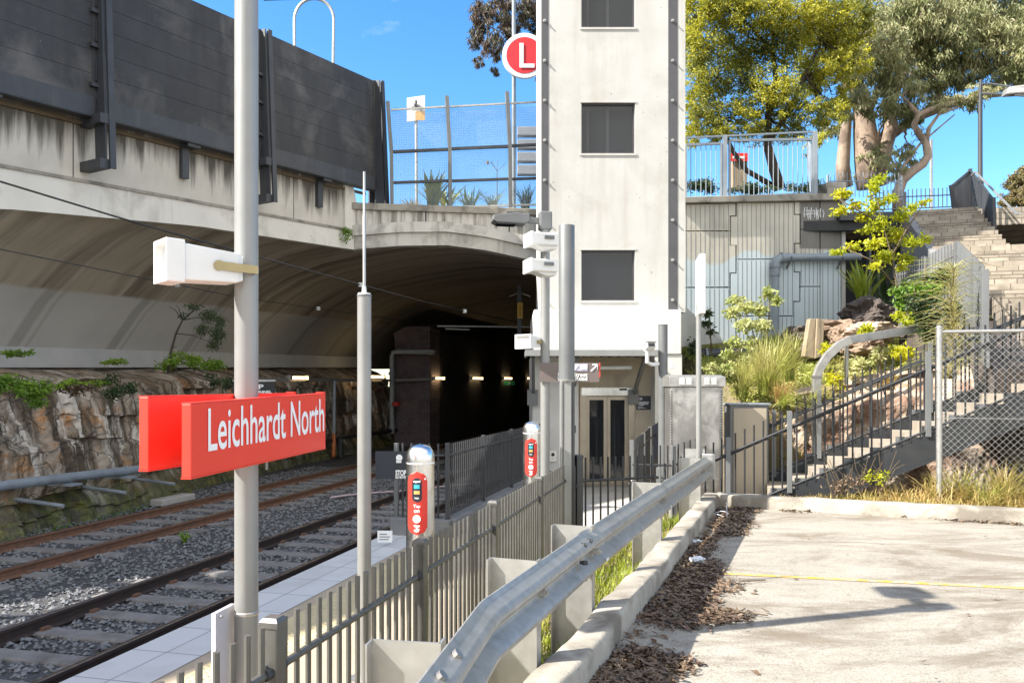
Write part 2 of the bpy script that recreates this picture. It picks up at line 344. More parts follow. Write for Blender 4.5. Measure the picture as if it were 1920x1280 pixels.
def special_mats():
    # parapet: grey concrete with dark run-off streaks starting under the barrier
    n = N('stained parapet concrete')
    h = n.dot(n.g, (0, -.044, 1)); top = 4.79
    c = n.mix(n.ramp(n.noise(n.g, 1.5, 6), .3, .7), (.62, .58, .51), (.48, .45, .39))
    st = n.noise(n.scale(n.g, (1, 1, .07)), 4.2, 6, .62)
    rise = n.ramp(h, 3.35, top)                      # 0 low, 1 at the top
    a = n.ramp(n.math('ADD', st, n.math('MULTIPLY', rise, .50)), .62, .84)
    c = n.mix(n.math('MULTIPLY', a, .9), c, (.05, .042, .032))
    b = n.ramp(n.math('ADD', n.noise(n.g, 2.0, 4), n.math('MULTIPLY', n.ramp(h, 4.15, 4.75), .5)), .78, .95)
    c = n.mix(n.math('MULTIPLY', b, .8), c, (.26, .19, .08))
    n.color(c); n.rough(.85); n.bump(n.noise(n.g, 20, 5), .15, .01); M['parapet'] = n.m
    # vault: brown shuttered concrete above, smooth grey paint on the lower band, pale ring joints
    n = N('vault concrete')
    u = n.dot(n.g, tuple(TU)); z = n.dot(n.g, (0, 0, 1))
    rg = n.comb(n.math('MULTIPLY', u, 3.2), n.math('MULTIPLY', n.dot(n.g, tuple(TN)), .28), n.math('MULTIPLY', z, .28))
    c = n.mix(n.ramp(n.noise(rg, 1.0, 7, .62), .3, .7), (.52, .455, .36), (.34, .29, .225))
    c = n.mix(n.math('MULTIPLY', n.ramp(n.noise(rg, .45, 6, .6), .50, .66), .75), c, (.10, .08, .058))
    grey = n.mix(n.ramp(n.noise(n.g, .8, 4), .3, .7), (.56, .55, .52), (.49, .48, .455))
    edge = n.math('ADD', n.math('SUBTRACT', z, n.math('MULTIPLY', n.math('SUBTRACT', u, 12.0), .03)), n.math('MULTIPLY', n.noise(n.g, 1.2, 4), .12))
    lower = n.math('SUBTRACT', 1.0, n.ramp(edge, 2.00, 2.07))
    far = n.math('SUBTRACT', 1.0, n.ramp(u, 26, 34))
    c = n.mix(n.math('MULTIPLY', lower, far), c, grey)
    band = n.math('PINGPONG', u, 1.45)
    c = n.mix(n.math('MULTIPLY', n.math('SUBTRACT', 1.0, n.ramp(band, .03, .07)), .55), c, (.36, .34, .30))
    c = n.mix(n.math('MULTIPLY', n.math('SUBTRACT', 1.0, n.ramp(n.math('PINGPONG', n.math('ADD', u, .35), 1.45), .12, .2)), .35), c, (.12, .11, .09))
    c = n.mix(n.math('MULTIPLY', n.ramp(u, 19, 34), .72), c, (.085, .08, .073))          # darker with depth into the tunnel
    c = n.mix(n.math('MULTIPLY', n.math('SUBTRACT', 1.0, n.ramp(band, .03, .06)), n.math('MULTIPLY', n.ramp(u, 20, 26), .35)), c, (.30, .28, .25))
    n.color(c); n.rough(.85); n.bump(n.noise(rg, 4, 5), .2, .02); M['vault'] = n.m
    # sandstone cutting
    n = N('sandstone cutting')
    z = n.dot(n.g, (0, 0, 1)); w = n.noise(n.g, .9, 4, .5)
    st = n.noise(n.comb(n.math('MULTIPLY', n.dot(n.g, tuple(TU)), 1.0), 0.0, n.math('MULTIPLY', z, .16)), 1.9, 6, .62)
    c = n.mix(n.ramp(n.noise(n.g, 2.6, 8, .62), .32, .68), (.50, .42, .33), (.31, .245, .18))
    c = n.mix(n.math('MULTIPLY', n.ramp(n.noise(n.scale(n.g, (1, 1, 2.2)), .85, 6, .6, .5), .52, .64), .85), c, (.50, .235, .08))
    c = n.mix(n.math('MULTIPLY', n.ramp(st, .46, .57), .95), c, (.085, .062, .038))
    c = n.mix(n.math('MULTIPLY', n.ramp(n.noise(n.comb(n.dot(n.g, tuple(TU)), 3.0, n.math('MULTIPLY', z, .22)), 2.7, 5), .56, .62), .85), c, (.70, .64, .55))
    ck = n.comb(n.dot(n.g, tuple(TU)), n.math('MULTIPLY', n.dot(n.g, tuple(TN)), .4), n.math('MULTIPLY', z, 1.5)); wv = n.new('ShaderNodeVectorMath', operation='ADD'); n.link(ck, wv.inputs[0]); n.link(n.scale(n.comb(n.noise(n.g, 2.1, 4), n.noise(n.g, 1.7, 4), n.noise(n.g, 1.9, 4)), (.7, .7, .7)), wv.inputs[1])
    c = n.mix(n.math('MULTIPLY', n.math('SUBTRACT', 1.0, n.ramp(n.voro(wv.outputs[0], 1.25, 'DISTANCE_TO_EDGE'), .004, .03)), .8), c, (.05, .038, .028))
    c = n.mix(n.math('MULTIPLY', n.math('SUBTRACT', 1.0, n.ramp(n.voro(wv.outputs[0], 3.6, 'DISTANCE_TO_EDGE'), .003, .025)), .25), c, (.07, .055, .04))
    moss = n.math('MULTIPLY', n.math('SUBTRACT', 1.0, n.ramp(n.math('ADD', z, n.math('MULTIPLY', n.noise(n.g, 1.6, 5), 1.2)), -1.75, -1.15)), .8)
    c = n.mix(moss, c, n.mix(n.ramp(n.noise(n.g, 5, 4), .4, .6), (.05, .055, .03), (.10, .13, .022)))
    c = n.mix(n.ramp(n.noise(n.g, 7, 7, .7), .62, .72), c, (.055, .045, .036))
    n.color(c); n.rough(.9); n.bump(n.noise(n.g, 6, 9, .65), .8, .08); M['rock'] = n.m
    # lit sandstone outcrop behind the stair
    M['rock_pale'] = mk('pale pink sandstone', (.50, .42, .33), (.34, .25, .185), s=2.4, rough=.9, bump=.7, bs=7, bd=.06, stain=(.17, .085, .05), ss=1.5, sa=.8, sl=(.47, .58))
    # car park slab
    n = N('car park concrete')
    c = n.mix(n.ramp(n.noise(n.g, 1.1, 8, .62), .3, .7), (.36, .33, .275), (.29, .265, .22))
    c = n.mix(n.math('MULTIPLY', n.ramp(n.noise(n.scale(n.g, (.6, 1.7, 1)), 1.4, 8, .7, .6), .5, .68), .7), c, (.13, .10, .07))
    c = n.mix(n.math('MULTIPLY', n.ramp(n.noise(n.g, 75, 4, .7), .50, .66), .8), c, (.12, .10, .075))
    c = n.mix(n.math('MULTIPLY', n.ramp(n.noise(n.scale(n.g, (.5, 1.4, 1)), .75, 9, .75, .8), .50, .60), .65), c, (.13, .098, .062))
    c = n.mix(n.ramp(n.noise(n.g, 38, 4, .7), .64, .70), c, (.10, .08, .06))
    c = n.mix(n.ramp(n.noise(n.g, 22, 2), .73, .76), c, (.12, .10, .08))
    n.color(c); n.rough(.88); n.bump(n.noise(n.g, 70, 5), .3, .006); M['deck'] = n.m
    # tiles of the platform edge, laid along the track
    n = N('white platform tiles')
    v = n.comb(n.dot(n.g, tuple(TU)), n.math('ADD', n.dot(n.g, tuple(TN)), -3.94), 0.0)
    b = n.new('ShaderNodeTexBrick', offset=0.0); n.link(v, b.inputs['Vector'])
    b.inputs['Scale'].default_value = 1; b.inputs['Brick Width'].default_value = .62; b.inputs['Row Height'].default_value = .325; b.inputs['Mortar Size'].default_value = .006
    b.inputs['Color1'].default_value = (.63, .63, .62, 1); b.inputs['Color2'].default_value = (.57, .57, .565, 1); b.inputs['Mortar'].default_value = (.2, .2, .2, 1)
    c = n.mix(n.math('MULTIPLY', n.ramp(n.noise(n.g, 2.5, 6), .5, .7), .3), b.outputs[0], (.4, .39, .37))
    n.color(c); n.rough(.55); M['tiles'] = n.m
    # tactile paving
    n = N('yellow tactile paving')
    v = n.comb(n.math('MULTIPLY', n.dot(n.g, tuple(TU)), 1.0), n.dot(n.g, tuple(TN)), 0.0)
    d = n.new('ShaderNodeTexVoronoi'); d.inputs['Randomness'].default_value = 0; d.inputs['Scale'].default_value = 16; n.link(v, d.inputs['Vector'])
    dome = n.math('SUBTRACT', 1.0, n.ramp(d.outputs['Distance'], .2, .34))
    c = n.mix(n.ramp(n.noise(n.g, 3, 5), .3, .7), (.62, .52, .30), (.52, .43, .25))
    n.color(c); n.rough(.7); n.bump(dome, .7, .012); M['tactile'] = n.m
    # dark bricks inside the tunnel
    def brick(name, c1, c2, mo, e1, e2, bw, bh, ms=.012, rough=.9, off=.5):
        n = N(name)
        v = n.comb(n.dot(n.g, tuple(e1)), n.dot(n.g, tuple(e2)), 0.0)
        b = n.new('ShaderNodeTexBrick', offset=off); n.link(v, b.inputs['Vector'])
        b.inputs['Scale'].default_value = 1; b.inputs['Brick Width'].default_value = bw; b.inputs['Row Height'].default_value = bh; b.inputs['Mortar Size'].default_value = ms
        for k, cc in (('Color1', c1), ('Color2', c2), ('Mortar', mo)): b.inputs[k].default_value = (*cc, 1)
        c = n.mix(n.math('MULTIPLY', n.ramp(n.noise(n.g, 2.2, 6, .65), .45, .65), .55), b.outputs[0], tuple(x * .35 for x in c2))
        n.color(c); n.rough(rough); n.bump(b.outputs['Fac'], -.4, .01)
        return n.m
    M['brick'] = brick('sooty brick', (.20, .15, .16), (.155, .115, .125), (.09, .08, .08), V((1, 0, 0)), UP, .24, .086)
    M['brick_dark'] = brick('sooty tunnel wall', (.05, .045, .045), (.038, .034, .034), (.03, .027, .027), TU, UP, .24, .086)
    M['step_brick'] = brick('step pavers', (.40, .345, .275), (.29, .25, .195), (.16, .13, .10), V((.96, -.28, 0)), V((.05, .15, 1.0)), .42, .165, .012)
    M['step_lower'] = mk('precast tread', (.34, .295, .235), (.27, .23, .18), s=3, rough=.85, bump=.1, bs=30, streak=(.15, .125, .09), sts=7, sta=.5)
    # ribbed retaining wall: beige concrete, blue grey paint over graffiti below
    n = N('ribbed panel concrete')
    z = n.dot(n.g, (0, 0, 1)); x = n.dot(n.g, (1, 0, 0))
    c = n.mix(n.ramp(n.noise(n.g, 2, 6), .3, .7), (.64, .60, .50), (.54, .50, .42))
    c = n.mix(n.math('MULTIPLY', n.ramp(n.noise(n.scale(n.g, (1, 1, .08)), 4, 6), .5, .7), .5), c, (.17, .155, .13))
    blue = n.mix(n.ramp(n.noise(n.g, 1.2, 5), .3, .7), (.60, .68, .70), (.53, .61, .64))
    lim = n.math('ADD', n.math('MULTIPLY', n.noise(n.scale(n.g, (.75, .75, .2)), 1.0, 2), 1.7), 2.95)
    f = n.math('SUBTRACT', 1.0, n.ramp(n.math('SUBTRACT', z, lim), -.06, .06))
    c = n.mix(n.math('MULTIPLY', f, .95), c, blue)
    dk = n.math('MULTIPLY', n.ramp(x, 8.55, 8.6), n.math('MULTIPLY', n.ramp(z, 4.05, 4.1), .8))
    c = n.mix(dk, c, (.11, .10, .085))
    n.color(c); n.rough(.85); n.bump(n.noise(n.g, 30, 4), .1, .006); M['ribbed'] = n.m
    M['ribbed_white'] = mk('ribbed white panels', (.64, .61, .55), (.53, .50, .45), s=2, rough=.85, bump=.1, bs=25, streak=(.14, .125, .10), sts=5, sta=.8, stl=(.46, .64))
special_mats()
# ================================================================== setting: ground, tracks, platform
def sheet(name, pts, mat, z=None):
    mb = MB(); mb.poly(pts); o = mb.build(name, mat); return struct(o)
sheet('ground', [(-600, -600, -2.78), (600, -600, -2.78), (600, 600, -2.78), (-600, 600, -2.78)], M['earth'])
mb = MB()
def bal(u, v):
    t = -6 + 86 * u; p = 4.4 + 9.9 * v
    z = -2.585 + .03 * noise.noise(V((t * .8, p * .8, 0)))
    if p < 4.7: z = -2.6
    return T(t, p, z)
mb.grid(bal, 170, 24); struct(mb.build('ballast', M['ballast'], smooth=True))
# loose ballast stones
mb = MB(); r1 = random.Random(3)
OCT = [(1, 0, 0), (-1, 0, 0), (0, 1, 0), (0, -1, 0), (0, 0, 1), (0, 0, -1)]
OF = [(0, 2, 4), (2, 1, 4), (1, 3, 4), (3, 0, 4), (2, 0, 5), (1, 2, 5), (3, 1, 5), (0, 3, 5)]
n = 0
while n < 21000:
    t = 3.0 + 20 * r1.random() ** 1.35; p = r1.uniform(4.75, 12.3)
    if any(abs(p - q) < .075 for q in (5.36, 6.83, 9.08, 10.60)): continue
    insl = (abs(p - 6.095) < 1.2 or abs(p - 9.84) < 1.2) and ((t / .68) % 1.0) < .34
    if insl and r1.random() < .85: continue
    sz = r1.uniform(.016, .038); a = r1.uniform(0, 6.28); ca, sa = math.cos(a), math.sin(a)
    c = T(t, p, -2.575 + r1.uniform(-.012, .02))
    kx, ky, kz = sz * r1.uniform(.8, 1.5), sz * r1.uniform(.7, 1.1), sz * r1.uniform(.5, .9)
    tl = r1.uniform(-.5, .5)
    vs = []
    for x, y, z in OCT:
        x, y, z = x * kx + r1.uniform(-.3, .3) * sz, y * ky + r1.uniform(-.3, .3) * sz, z * kz + tl * x * kx
        vs.append(c + V((x * ca - y * sa, x * sa + y * ca, z)))
    mb.add(vs, OF); n += 1
tag(mb.build('ballast_stones', M['stone']), 'loose grey ballast stones spread between and beside the two tracks', 'ballast', kind='stuff')

# sleepers and rails
proto = None
sl = MB()
sl.prism([(-1.2, -.12, -.1), (1.2, -.12, -.1), (1.2, .12, -.1), (-1.2, .12, -.1)], (0, 0, .1))
for tr, p in (('near', 6.095), ('far', 9.84)):
    lab = 'grey concrete sleeper set in ballast under the rails of the track nearest the platform' if tr == 'near' else 'grey concrete sleeper set in ballast under the rails of the track nearest the rock cutting'
    grp = 'sleepers of the track by the platform' if tr == 'near' else 'sleepers of the track by the rock wall'
    me = None
    for k in range(3, 46):
        t = (k + .17) * .68
        loc = T(t, p, -2.548)
        if me is None:
            s0 = MB(); s0.v = list(sl.v); s0.f = list(sl.f); s0.m = list(sl.m)
            o = s0.build('sleeper', M['sleeper'], origin=(0, 0, 0), bevel=.02); me = o
        else:
            o = me.copy(); COL.objects.link(o)
        o.location = loc; o.rotation_euler = (0, 0, -TH); tag(o, lab, 'sleeper', grp)
PR = [(-.07, -.15), (.07, -.15), (.07, -.135), (.012, -.115), (.012, -.045), (.036, -.032), (.036, -.004), (.028, 0), (-.028, 0), (-.036, -.004), (-.036, -.032), (-.012, -.045), (-.012, -.115), (-.07, -.135)]
for p, dark, lab in ((5.36, 1, 'dark running rail nearest the white tiled platform edge'), (6.83, 1, 'dark brown running rail second from the platform'),
                     (9.08, 0, 'rusty brown running rail third from the platform'), (10.60, 0, 'rusty running rail nearest the sandstone rock wall')):
    root = thing('rail', lab, 'rail', T(5, p, -2.57), 'running rails')
    web = [q for q in PR]
    mb = MB(); path = [T(t, p, -2.42) for t in (-6, 80)]; mb.sweep(web, path, [(TN, UP)] * 2)
    mb.build('rail_web', M['rail_dark'] if dark else M['rail_rust'], root)
    mb = MB(); mb.sweep([(-.026, 0), (.026, 0), (.022, .003), (-.022, .003)], path, [(TN, UP)] * 2); mb.build('rail_head', M['rail_top'], root)
    # fastenings
    mb = MB()
    for k in range(3, 34):
        t = (k + .17) * .68
        for sd in (-1, 1): mb.obox(T(t, p + sd * .085, -2.535), TU * .05, TN * .025, UP * .02)
    mb.build('rail_clips', M['rail_rust'], root)
# trackside bits
o = MB().obox(T(15.2, 11.45, -2.5), TU * .55, TN * .16, UP * .07).build('concrete_slab', M['path'], bevel=.02)
tag(o, 'short pale concrete slab lying beside the far rail behind the sign pole', 'slab')
mb = MB(); pts = [T(16.5 + .45 * i, 8.35 - .33 * i + .07 * math.sin(i * 1.3), -2.53 + .01 * math.sin(i)) for i in range(9)]
mb.tube(pts, .022, 6); mb.build; o = mb.build('cable', mk('pale pink cable', (.55, .42, .44), s=4), smooth=True)
tag(o, 'pale cable lying across the ballast between the two tracks', 'cable')
def leafy(mb, c, rad, n, L, W, rr, droop=.3, m=0, up=0.0, shell=.35):
    for _ in range(n):
        while True:
            d = V((rr.uniform(-1, 1), rr.uniform(-1, 1), rr.uniform(-1, 1)))
            if .05 < d.length < 1: break
        k = rr.uniform(shell, 1) / max(d.length, .3) * d.length ** .5 if d.length else 1
        q = V(c) + V((d.x * rad[0], d.y * rad[1], d.z * rad[2])) * min(k, 1.15)
        ax = V((rr.gauss(0, 1), rr.gauss(0, 1), rr.gauss(0, .6) - droop * 1.5 + up)).normalized()
        sd = ax.cross(V((rr.gauss(0, 1), rr.gauss(0, 1), rr.gauss(0, 1)))).normalized()
        l = L * rr.uniform(.6, 1.3); w = W * rr.uniform(.7, 1.2)
        nn = ax.cross(sd) * (w * .25)
        mb.add([q, q + ax * l * .45 + sd * w * .5 + nn, q + ax * l, q + ax * l * .45 - sd * w * .5 + nn], [(0, 1, 2, 3)], m)
def blades(mb, base, n, h, spread, w, rr, lean=(0, 0), segs=3, m=0, droop=1.0):
    for _ in range(n):
        a = rr.uniform(0, 6.283); s = spread * rr.uniform(.25, 1.0); hh = h * rr.uniform(.55, 1.15); ww = w * rr.uniform(.7, 1.2)
        d = V((math.cos(a), math.sin(a), 0)); sd = V((-d.y, d.x, 0)) * ww * .5
        b = V(base) + V((rr.uniform(-1, 1), rr.uniform(-1, 1), 0)) * spread * .18
        prev = None
        for i in range(segs + 1):
            f = i / segs
            c = b + (d * s + V((lean[0], lean[1], 0))) * (f ** 1.6) + UP * hh * (f - .32 * droop * f * f * min(1.2, s / max(hh, .01)))
            k = (1 - f) if i == segs else (1 - .25 * f)
            cur = (c - sd * k, c + sd * k)
            if prev:
                if i == segs: mb.add([prev[0], prev[1], c], [(0, 1, 2)], m)
                else: mb.add([prev[0], prev[1], cur[1], cur[0]], [(0, 1, 2, 3)], m)
            prev = cur
rp = random.Random(12)
mb = MB(); blades(mb, T(11.3, 8.3, -2.56), 26, .22, .16, .015, rp); leafy(mb, T(11.3, 8.3, -2.42), (.12, .12, .1), 40, .05, .03, rp)
tag(mb.build('weed', M['fern']), 'small green weed sprouting from the ballast beside the rusty rail', 'weed')

# platform and lift landing
struct(MB().prism([T(-6, 4.59, -2.154), T(10.75, 4.59, -2.154), T(10.75, 1.2, -2.154), T(-6, 1.2, -2.154)], (0, 0, -.5)).build('platform', M['pave']))
sheet('platform_tiles', [T(-6, 4.585, -2.150), T(10.74, 4.585, -2.150), T(10.74, 3.94, -2.150), T(-6, 3.94, -2.150)], M['tiles'])
sheet('tactile_paving', [T(-6, 3.79, -2.150), T(10.74, 3.79, -2.150), T(10.74, 3.2, -2.150), T(-6, 3.2, -2.150)], M['tactile'])
struct(MB().prism([T(10.76, 3.7, -2.16), T(19.6, 3.7, -2.37), V((5.0, 20, -2.37)), V((5.0, 12.0, -2.37)), T(9.2, .6, -2.2)][::1], (0, 0, -.4)).build('path', M['path']))
mb = MB(); mb.bar(T(10.85, 4.5, -2.06), T(10.85, 3.6, -2.06), .22, .3); mb.bar(T(10.85, 3.65, -2.06), T(18.5, 3.65, -2.1), .22, .32)
o = mb.build('fence_plinth', M['plinth'], bevel=.015); tag(o, 'low grey concrete plinth under the dark track fence at the end of the platform', 'plinth')

# ================================================================== rock cutting
def rock_base_p(t):
    ks = [(-8, 11.35), (4, 11.45), (10.8, 11.5), (13.7, 11.7), (18, 12.8), (25, 13.3), (32.5, 13.45), (40, 13.5)]
    for (a, pa), (b, pb) in zip(ks, ks[1:]):
        if t <= b: return pa + (pb - pa) * max(0, (t - a) / (b - a))
    return ks[-1][1]
def spring_z(t): return .80 + .022 * (t - 14)
def rock(u, v):
    t = -6 + 39.2 * u
    pb = rock_base_p(t); zt = .02 + .012 * (t - 12) + .22 * noise.noise(V((t * .35, 3.1, 0))); zr = spring_z(t) - .42
    if v < .72:
        f = v / .72; z = -2.75 + (zt + 2.75) * f
        pull = .55 * (f ** 1.6)
        p = pb + pull
        wt, wz = t + .22 * noise.noise(V((t * .9, z * 1.1, 1))), z + .16 * noise.noise(V((t * .6, z * .8, 4)))
        blk = noise.cell(V((wt * .62, wz * 1.05 + 7.1, 0))); blk2 = noise.cell(V((wt * 1.5 + 3.3, wz * 1.7, 5)))
        p += -.16 * blk - .07 * blk2 + .14 * noise.fractal(V((t * .4, z * .5, 2)), .9, 2.1, 3) + .05 * noise.fractal(V((t * 3.2, z * 3.6, 2)), .8, 2.1, 4)
        if f < .3: p -= .25 * (.3 - f) / .3
        if z < -1.75 and -2.4 < z: p += .18 * (1 - abs(z + 2.05) / .35) if abs(z + 2.05) < .35 else 0   # undercut ledge
    else:
        f = (v - .72) / .28
        p = pb + .55 + (15.1 - pb - .55) * f ** 1.1
        z = zt + (zr - zt) * (f ** .8) + .14 * noise.fractal(V((t * .8, p * .9, 5)), .9, 2.1, 4) * (1 - f * .6)
    return T(t, p, z)
mb = MB(); mb.grid(rock, 430, 110)
o = mb.build('rock_wall', M['rock'], smooth=False)
tag(o, 'stained sandstone rock face cut beside the tracks under the grey concrete vault', 'rock face')
def rock_at(t, v): return rock((t + 6) / 39.2, v)

# plants on the rock ledge
rp = random.Random(21)
def fern_clump(px, py, Y, rx, rz, n, label, mat='fern', L=.075, W=.04, hang=0.0):
    c = at(px, py, Y); mb = MB()
    for k in range(7):
        cc = c + V((rp.uniform(-.7, .7) * rx, rp.uniform(-.3, .3), rp.uniform(-.5, .5) * rz - hang * abs(rp.gauss(0, .4))))
        leafy(mb, cc, (rx * .5, .3, rz * .6), n // 7, L, W, rp, .25)
    root = thing('ledge_plant', label, 'plant', c - UP * rz, 'plants growing on the rock ledge')
    mb.build('leaves', M[mat], root)
    mb = MB()
    for k in range(5): mb.tube([c + V((rp.uniform(-.2, .2), .1, -rz)), c + V((rp.uniform(-.6, .6) * rx, 0, rp.uniform(-.2, .5) * rz))], .008, 4)
    mb.build('stem', M['stem'], root)
fern_clump(28, 712, 13.2, .48, .30, 1500, 'large bright green fern hanging over the rock ledge at the left edge', hang=.2)
fern_clump(20, 662, 15.2, .30, .07, 260, 'low green creeper on top of the rock at far left under the vault')
fern_clump(72, 728, 13.4, .22, .16, 420, 'trailing green fern beside the large fern on the rock edge', hang=.3)
fern_clump(118, 722, 13.8, .16, .12, 260, 'small tuft of fern with brown fronds on the rock edge', 'fern')
fern_clump(138, 728, 14.0, .30, .14, 320, 'wilted brown creeper draped along the rock edge', 'straw' if 0 else 'gum_far')
fern_clump(180, 716, 14.3, .14, .09, 220, 'small green tuft on the rock edge above the white stain')
fern_clump(226, 714, 14.6, .22, .24, 520, 'dark green bush hanging on the corner of the rock edge', 'dark_leaf', hang=.3)
fern_clump(210, 676, 16.6, .24, .07, 260, 'low bright weed on the rock top against the white wall band')
fern_clump(372, 676, 18.6, .55, .25, 1100, 'leafy green bush on the rock top beside the sign pole')
fern_clump(318, 682, 18.2, .30, .20, 420, 'green bush at the foot of the thin leaning tree')
fern_clump(415, 708, 17.6, .30, .16, 420, 'dark creeper spilling down the rock just left of the sign pole', 'dark_leaf', hang=.25)
# thin tree growing on the ledge
c = at(316, 698, 18.0); root = thing('ledge_tree', 'thin leaning tree with sparse dark foliage growing on the rock ledge under the vault', 'tree', c)
mb = MB(); P = [c, at(320, 660, 18.0), at(330, 625, 18.0), at(342, 600, 18.0), at(366, 578, 17.9)]
mb.tube(P, [.035, .03, .025, .018, .008], 6)
for q, e in ((P[2], at(395, 642, 17.8)), (P[3], at(330, 570, 18.1)), (P[3], at(400, 600, 17.8)), (P[1], at(332, 650, 18)), (P[4], at(352, 568, 18)), (P[3], at(385, 575, 17.8)), (P[3], at(318, 575, 18))):
    mid = (q + e) / 2 + V((0, 0, .06)); mb.tube([q, mid, e], [.012, .009, .004], 5)
mb.build('trunk', M['bark_dark'], root, smooth=True)
mb = MB()
for px, py, rx, rz, n in ((392, 590, .22, .18, 300), (408, 625, .2, .24, 420), (380, 615, .2, .2, 200), (362, 573, .22, .08, 130), (400, 645, .16, .14, 200), (345, 590, .15, .12, 60), (412, 600, .12, .2, 200)):
    leafy(mb, at(px, py, 17.9), (rx, .3, rz), n, .10, .018, rp, .8)
mb.build('crown', M['dark_leaf'], root)

# moss and ground plants along the foot of the rock
mb = MB()
for _ in range(900):
    t = rp.uniform(7.5, 15.5); p = rock_base_p(t) - rp.uniform(-.05, .35)
    blades(mb, T(t, p, -2.6), 3, .07, .05, .012, rp, segs=2)
tag(mb.build('moss', M['fern']), 'green moss and weeds along the foot of the rock face', 'moss', kind='stuff')

# long pipe fixed to the rock
def wallp(px, py, p):                     # point on the plane p = const seen at a pixel
    k = -(px - HX) / F * TC + TS; Y = p / k; return at(px, py, Y)
root = thing('wall_pipe', 'long grey pipe running along the foot of the rock face', 'pipe', wallp(120, 900, 11.2))
mb = MB(); mb.tube([wallp(-160, 934, 10.95), wallp(0, 911, 10.95), wallp(140, 893, 11.1), wallp(256, 880, 11.4), wallp(440, 858, 12.2)], .085, 10); mb.build('pipe_run', M['pvc'], root, smooth=True)
mb = MB(); mb.tube([wallp(440, 858, 12.2), wallp(560, 840, 12.6), wallp(650, 818, 12.9), wallp(742, 806, 13.0)], .085, 10); mb.build('dark_run', M['pipe_black'], root, smooth=True)
for px, py, p in ((122, 902, 11.1), (228, 889, 11.35)):
    c = wallp(px, py, p); MB().obox(c + V((0, 0, -.05)), TU * .13, TN * .25, UP * .02).build('pipe_bracket', M['pvc'], root)
for px, p in ((128, 11.1), (180, 11.25), (236, 11.35)):
    c = wallp(px, 911 - px * .122, p); d = TU
    MB().tube([c - d * .03, c + d * .03], .096, 10).build('pipe_collar', M['pvc'], root, smooth='auto')
for i, (px, py, p, lab) in enumerate(((45, 935, 11.3, 'rusty drain stub sticking out of the mossy rock foot at left'), (170, 912, 11.6, 'grey drain stub sticking out of the rock under the middle of the long pipe'), (268, 897, 11.9, 'grey drain stub sticking out of the rock close to the red sign'))):
    c = wallp(px, py, p); e = c - TN * .75 + TU * .05 - UP * .1
    tag(MB().tube([c + TN * .3, e], .035, 8).build('drain_stub', M['pvc'], smooth='auto'), lab, 'drain stub', 'drain stubs in the rock')

# ================================================================== tunnel and overpass
PROF = [(15.0, .30), (14.7, .80), (13.9, 1.78), (12.95, 2.60), (12.05, 3.12), (11.0, 3.50), (9.6, 3.74), (8.4, 3.88), (7.2, 3.93), (6.2, 3.82), (5.14, 3.60), (4.4, 3.38), (3.4, 2.75), (2.6, 1.8), (2.1, .6), (2.0, -2.6)]
VD = V((.4955, .8686, 0)); VN = V((.8686, -.4955, 0)); VC = V((-4.4, 22, 0))
WD = V((.988, .153, 0)); WN = V((.153, -.988, 0))
SL = .044                                  # the road climbs
def FP(s, z, off=0.0): return VC + VD * s + VN * off + UP * (z + SL * s)
def WP(s, z, off=0.0): return VC + WD * s + WN * off + UP * z
def front_t(p):
    tc, pc = pt_of(VC.x, VC.y)
    D = VD if p > pc else WD
    dt, dp = pt_of(D.x, D.y); k = (p - pc) / dp
    return tc + dt * k, k, (p > pc)
def prof_z(p):
    for (a, za), (b, zb) in zip(PROF, PROF[1:]):
        if b <= p <= a: return za + (zb - za) * (a - p) / (a - b)
    return .3
fine = []
for (a, za), (b, zb) in zip(PROF, PROF[1:]):
    for k in range(3): fine.append((a + (b - a) * k / 3, za + (zb - za) * k / 3))
fine.append(PROF[-1])
tc, pc = pt_of(VC.x, VC.y)
fine.append((pc, prof_z(pc))); fine.sort(key=lambda q: (-q[0], -q[1] if q[0] < 3 else q[1]))
def vz(p, z, t):
    if p > 11: z += .022 * (t - 14) * min(1, (p - 11) / 3.5)
    return z
bridge = thing('road_overpass', 'long stained concrete road overpass with a curved vault over the tracks', 'overpass', (VC.x, VC.y, -2.6))
mb = MB(); TE = 78; nt = 40
b0 = len(mb.v)
for p, z in fine:
    t0 = front_t(p)[0]
    for j in range(nt + 1):
        t = t0 + (TE - t0) * (j / nt) ** 1.5; mb.v.append(T(t, p, vz(p, z, t)))
for i in range(len(fine) - 1):
    for j in range(nt):
        a = i * (nt + 1) + j; mb.f.append((a, a + nt + 1, a + nt + 2, a + 1)); mb.m.append(0)
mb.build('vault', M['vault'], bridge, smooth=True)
MB().poly([T(TE, 16, -2.7), T(TE, 0, -2.7), T(TE, 0, 5), T(TE, 16, 5)]) .build('dark_end_sheet', M['black'], bridge) if 0 else None
mb = MB(); mb.add([T(TE, 16, -2.7), T(TE, 0, -2.7), T(TE, 0, 5), T(TE, 16, 5)], [(0, 1, 2, 3)]); mb.build('dark_end_sheet', M['black'], bridge)  # black sheet closes the bore, standing in for the darkness beyond
# pale springing band along the top of the rock
mb = MB()
ts = [2 + 2.0 * k for k in range(16)]
for a, b in zip(ts, ts[1:]):
    q = [T(a, 14.62, spring_z(a) - .42), T(b, 14.62, spring_z(b) - .42), T(b, 14.62, spring_z(b) + .03), T(a, 14.62, spring_z(a) + .03)]
    mb.prism(q, TN * .5)
mb.build('springing_band', mk('pale springing band', (.50, .50, .48), (.43, .43, .42), s=2, rough=.8), bridge)
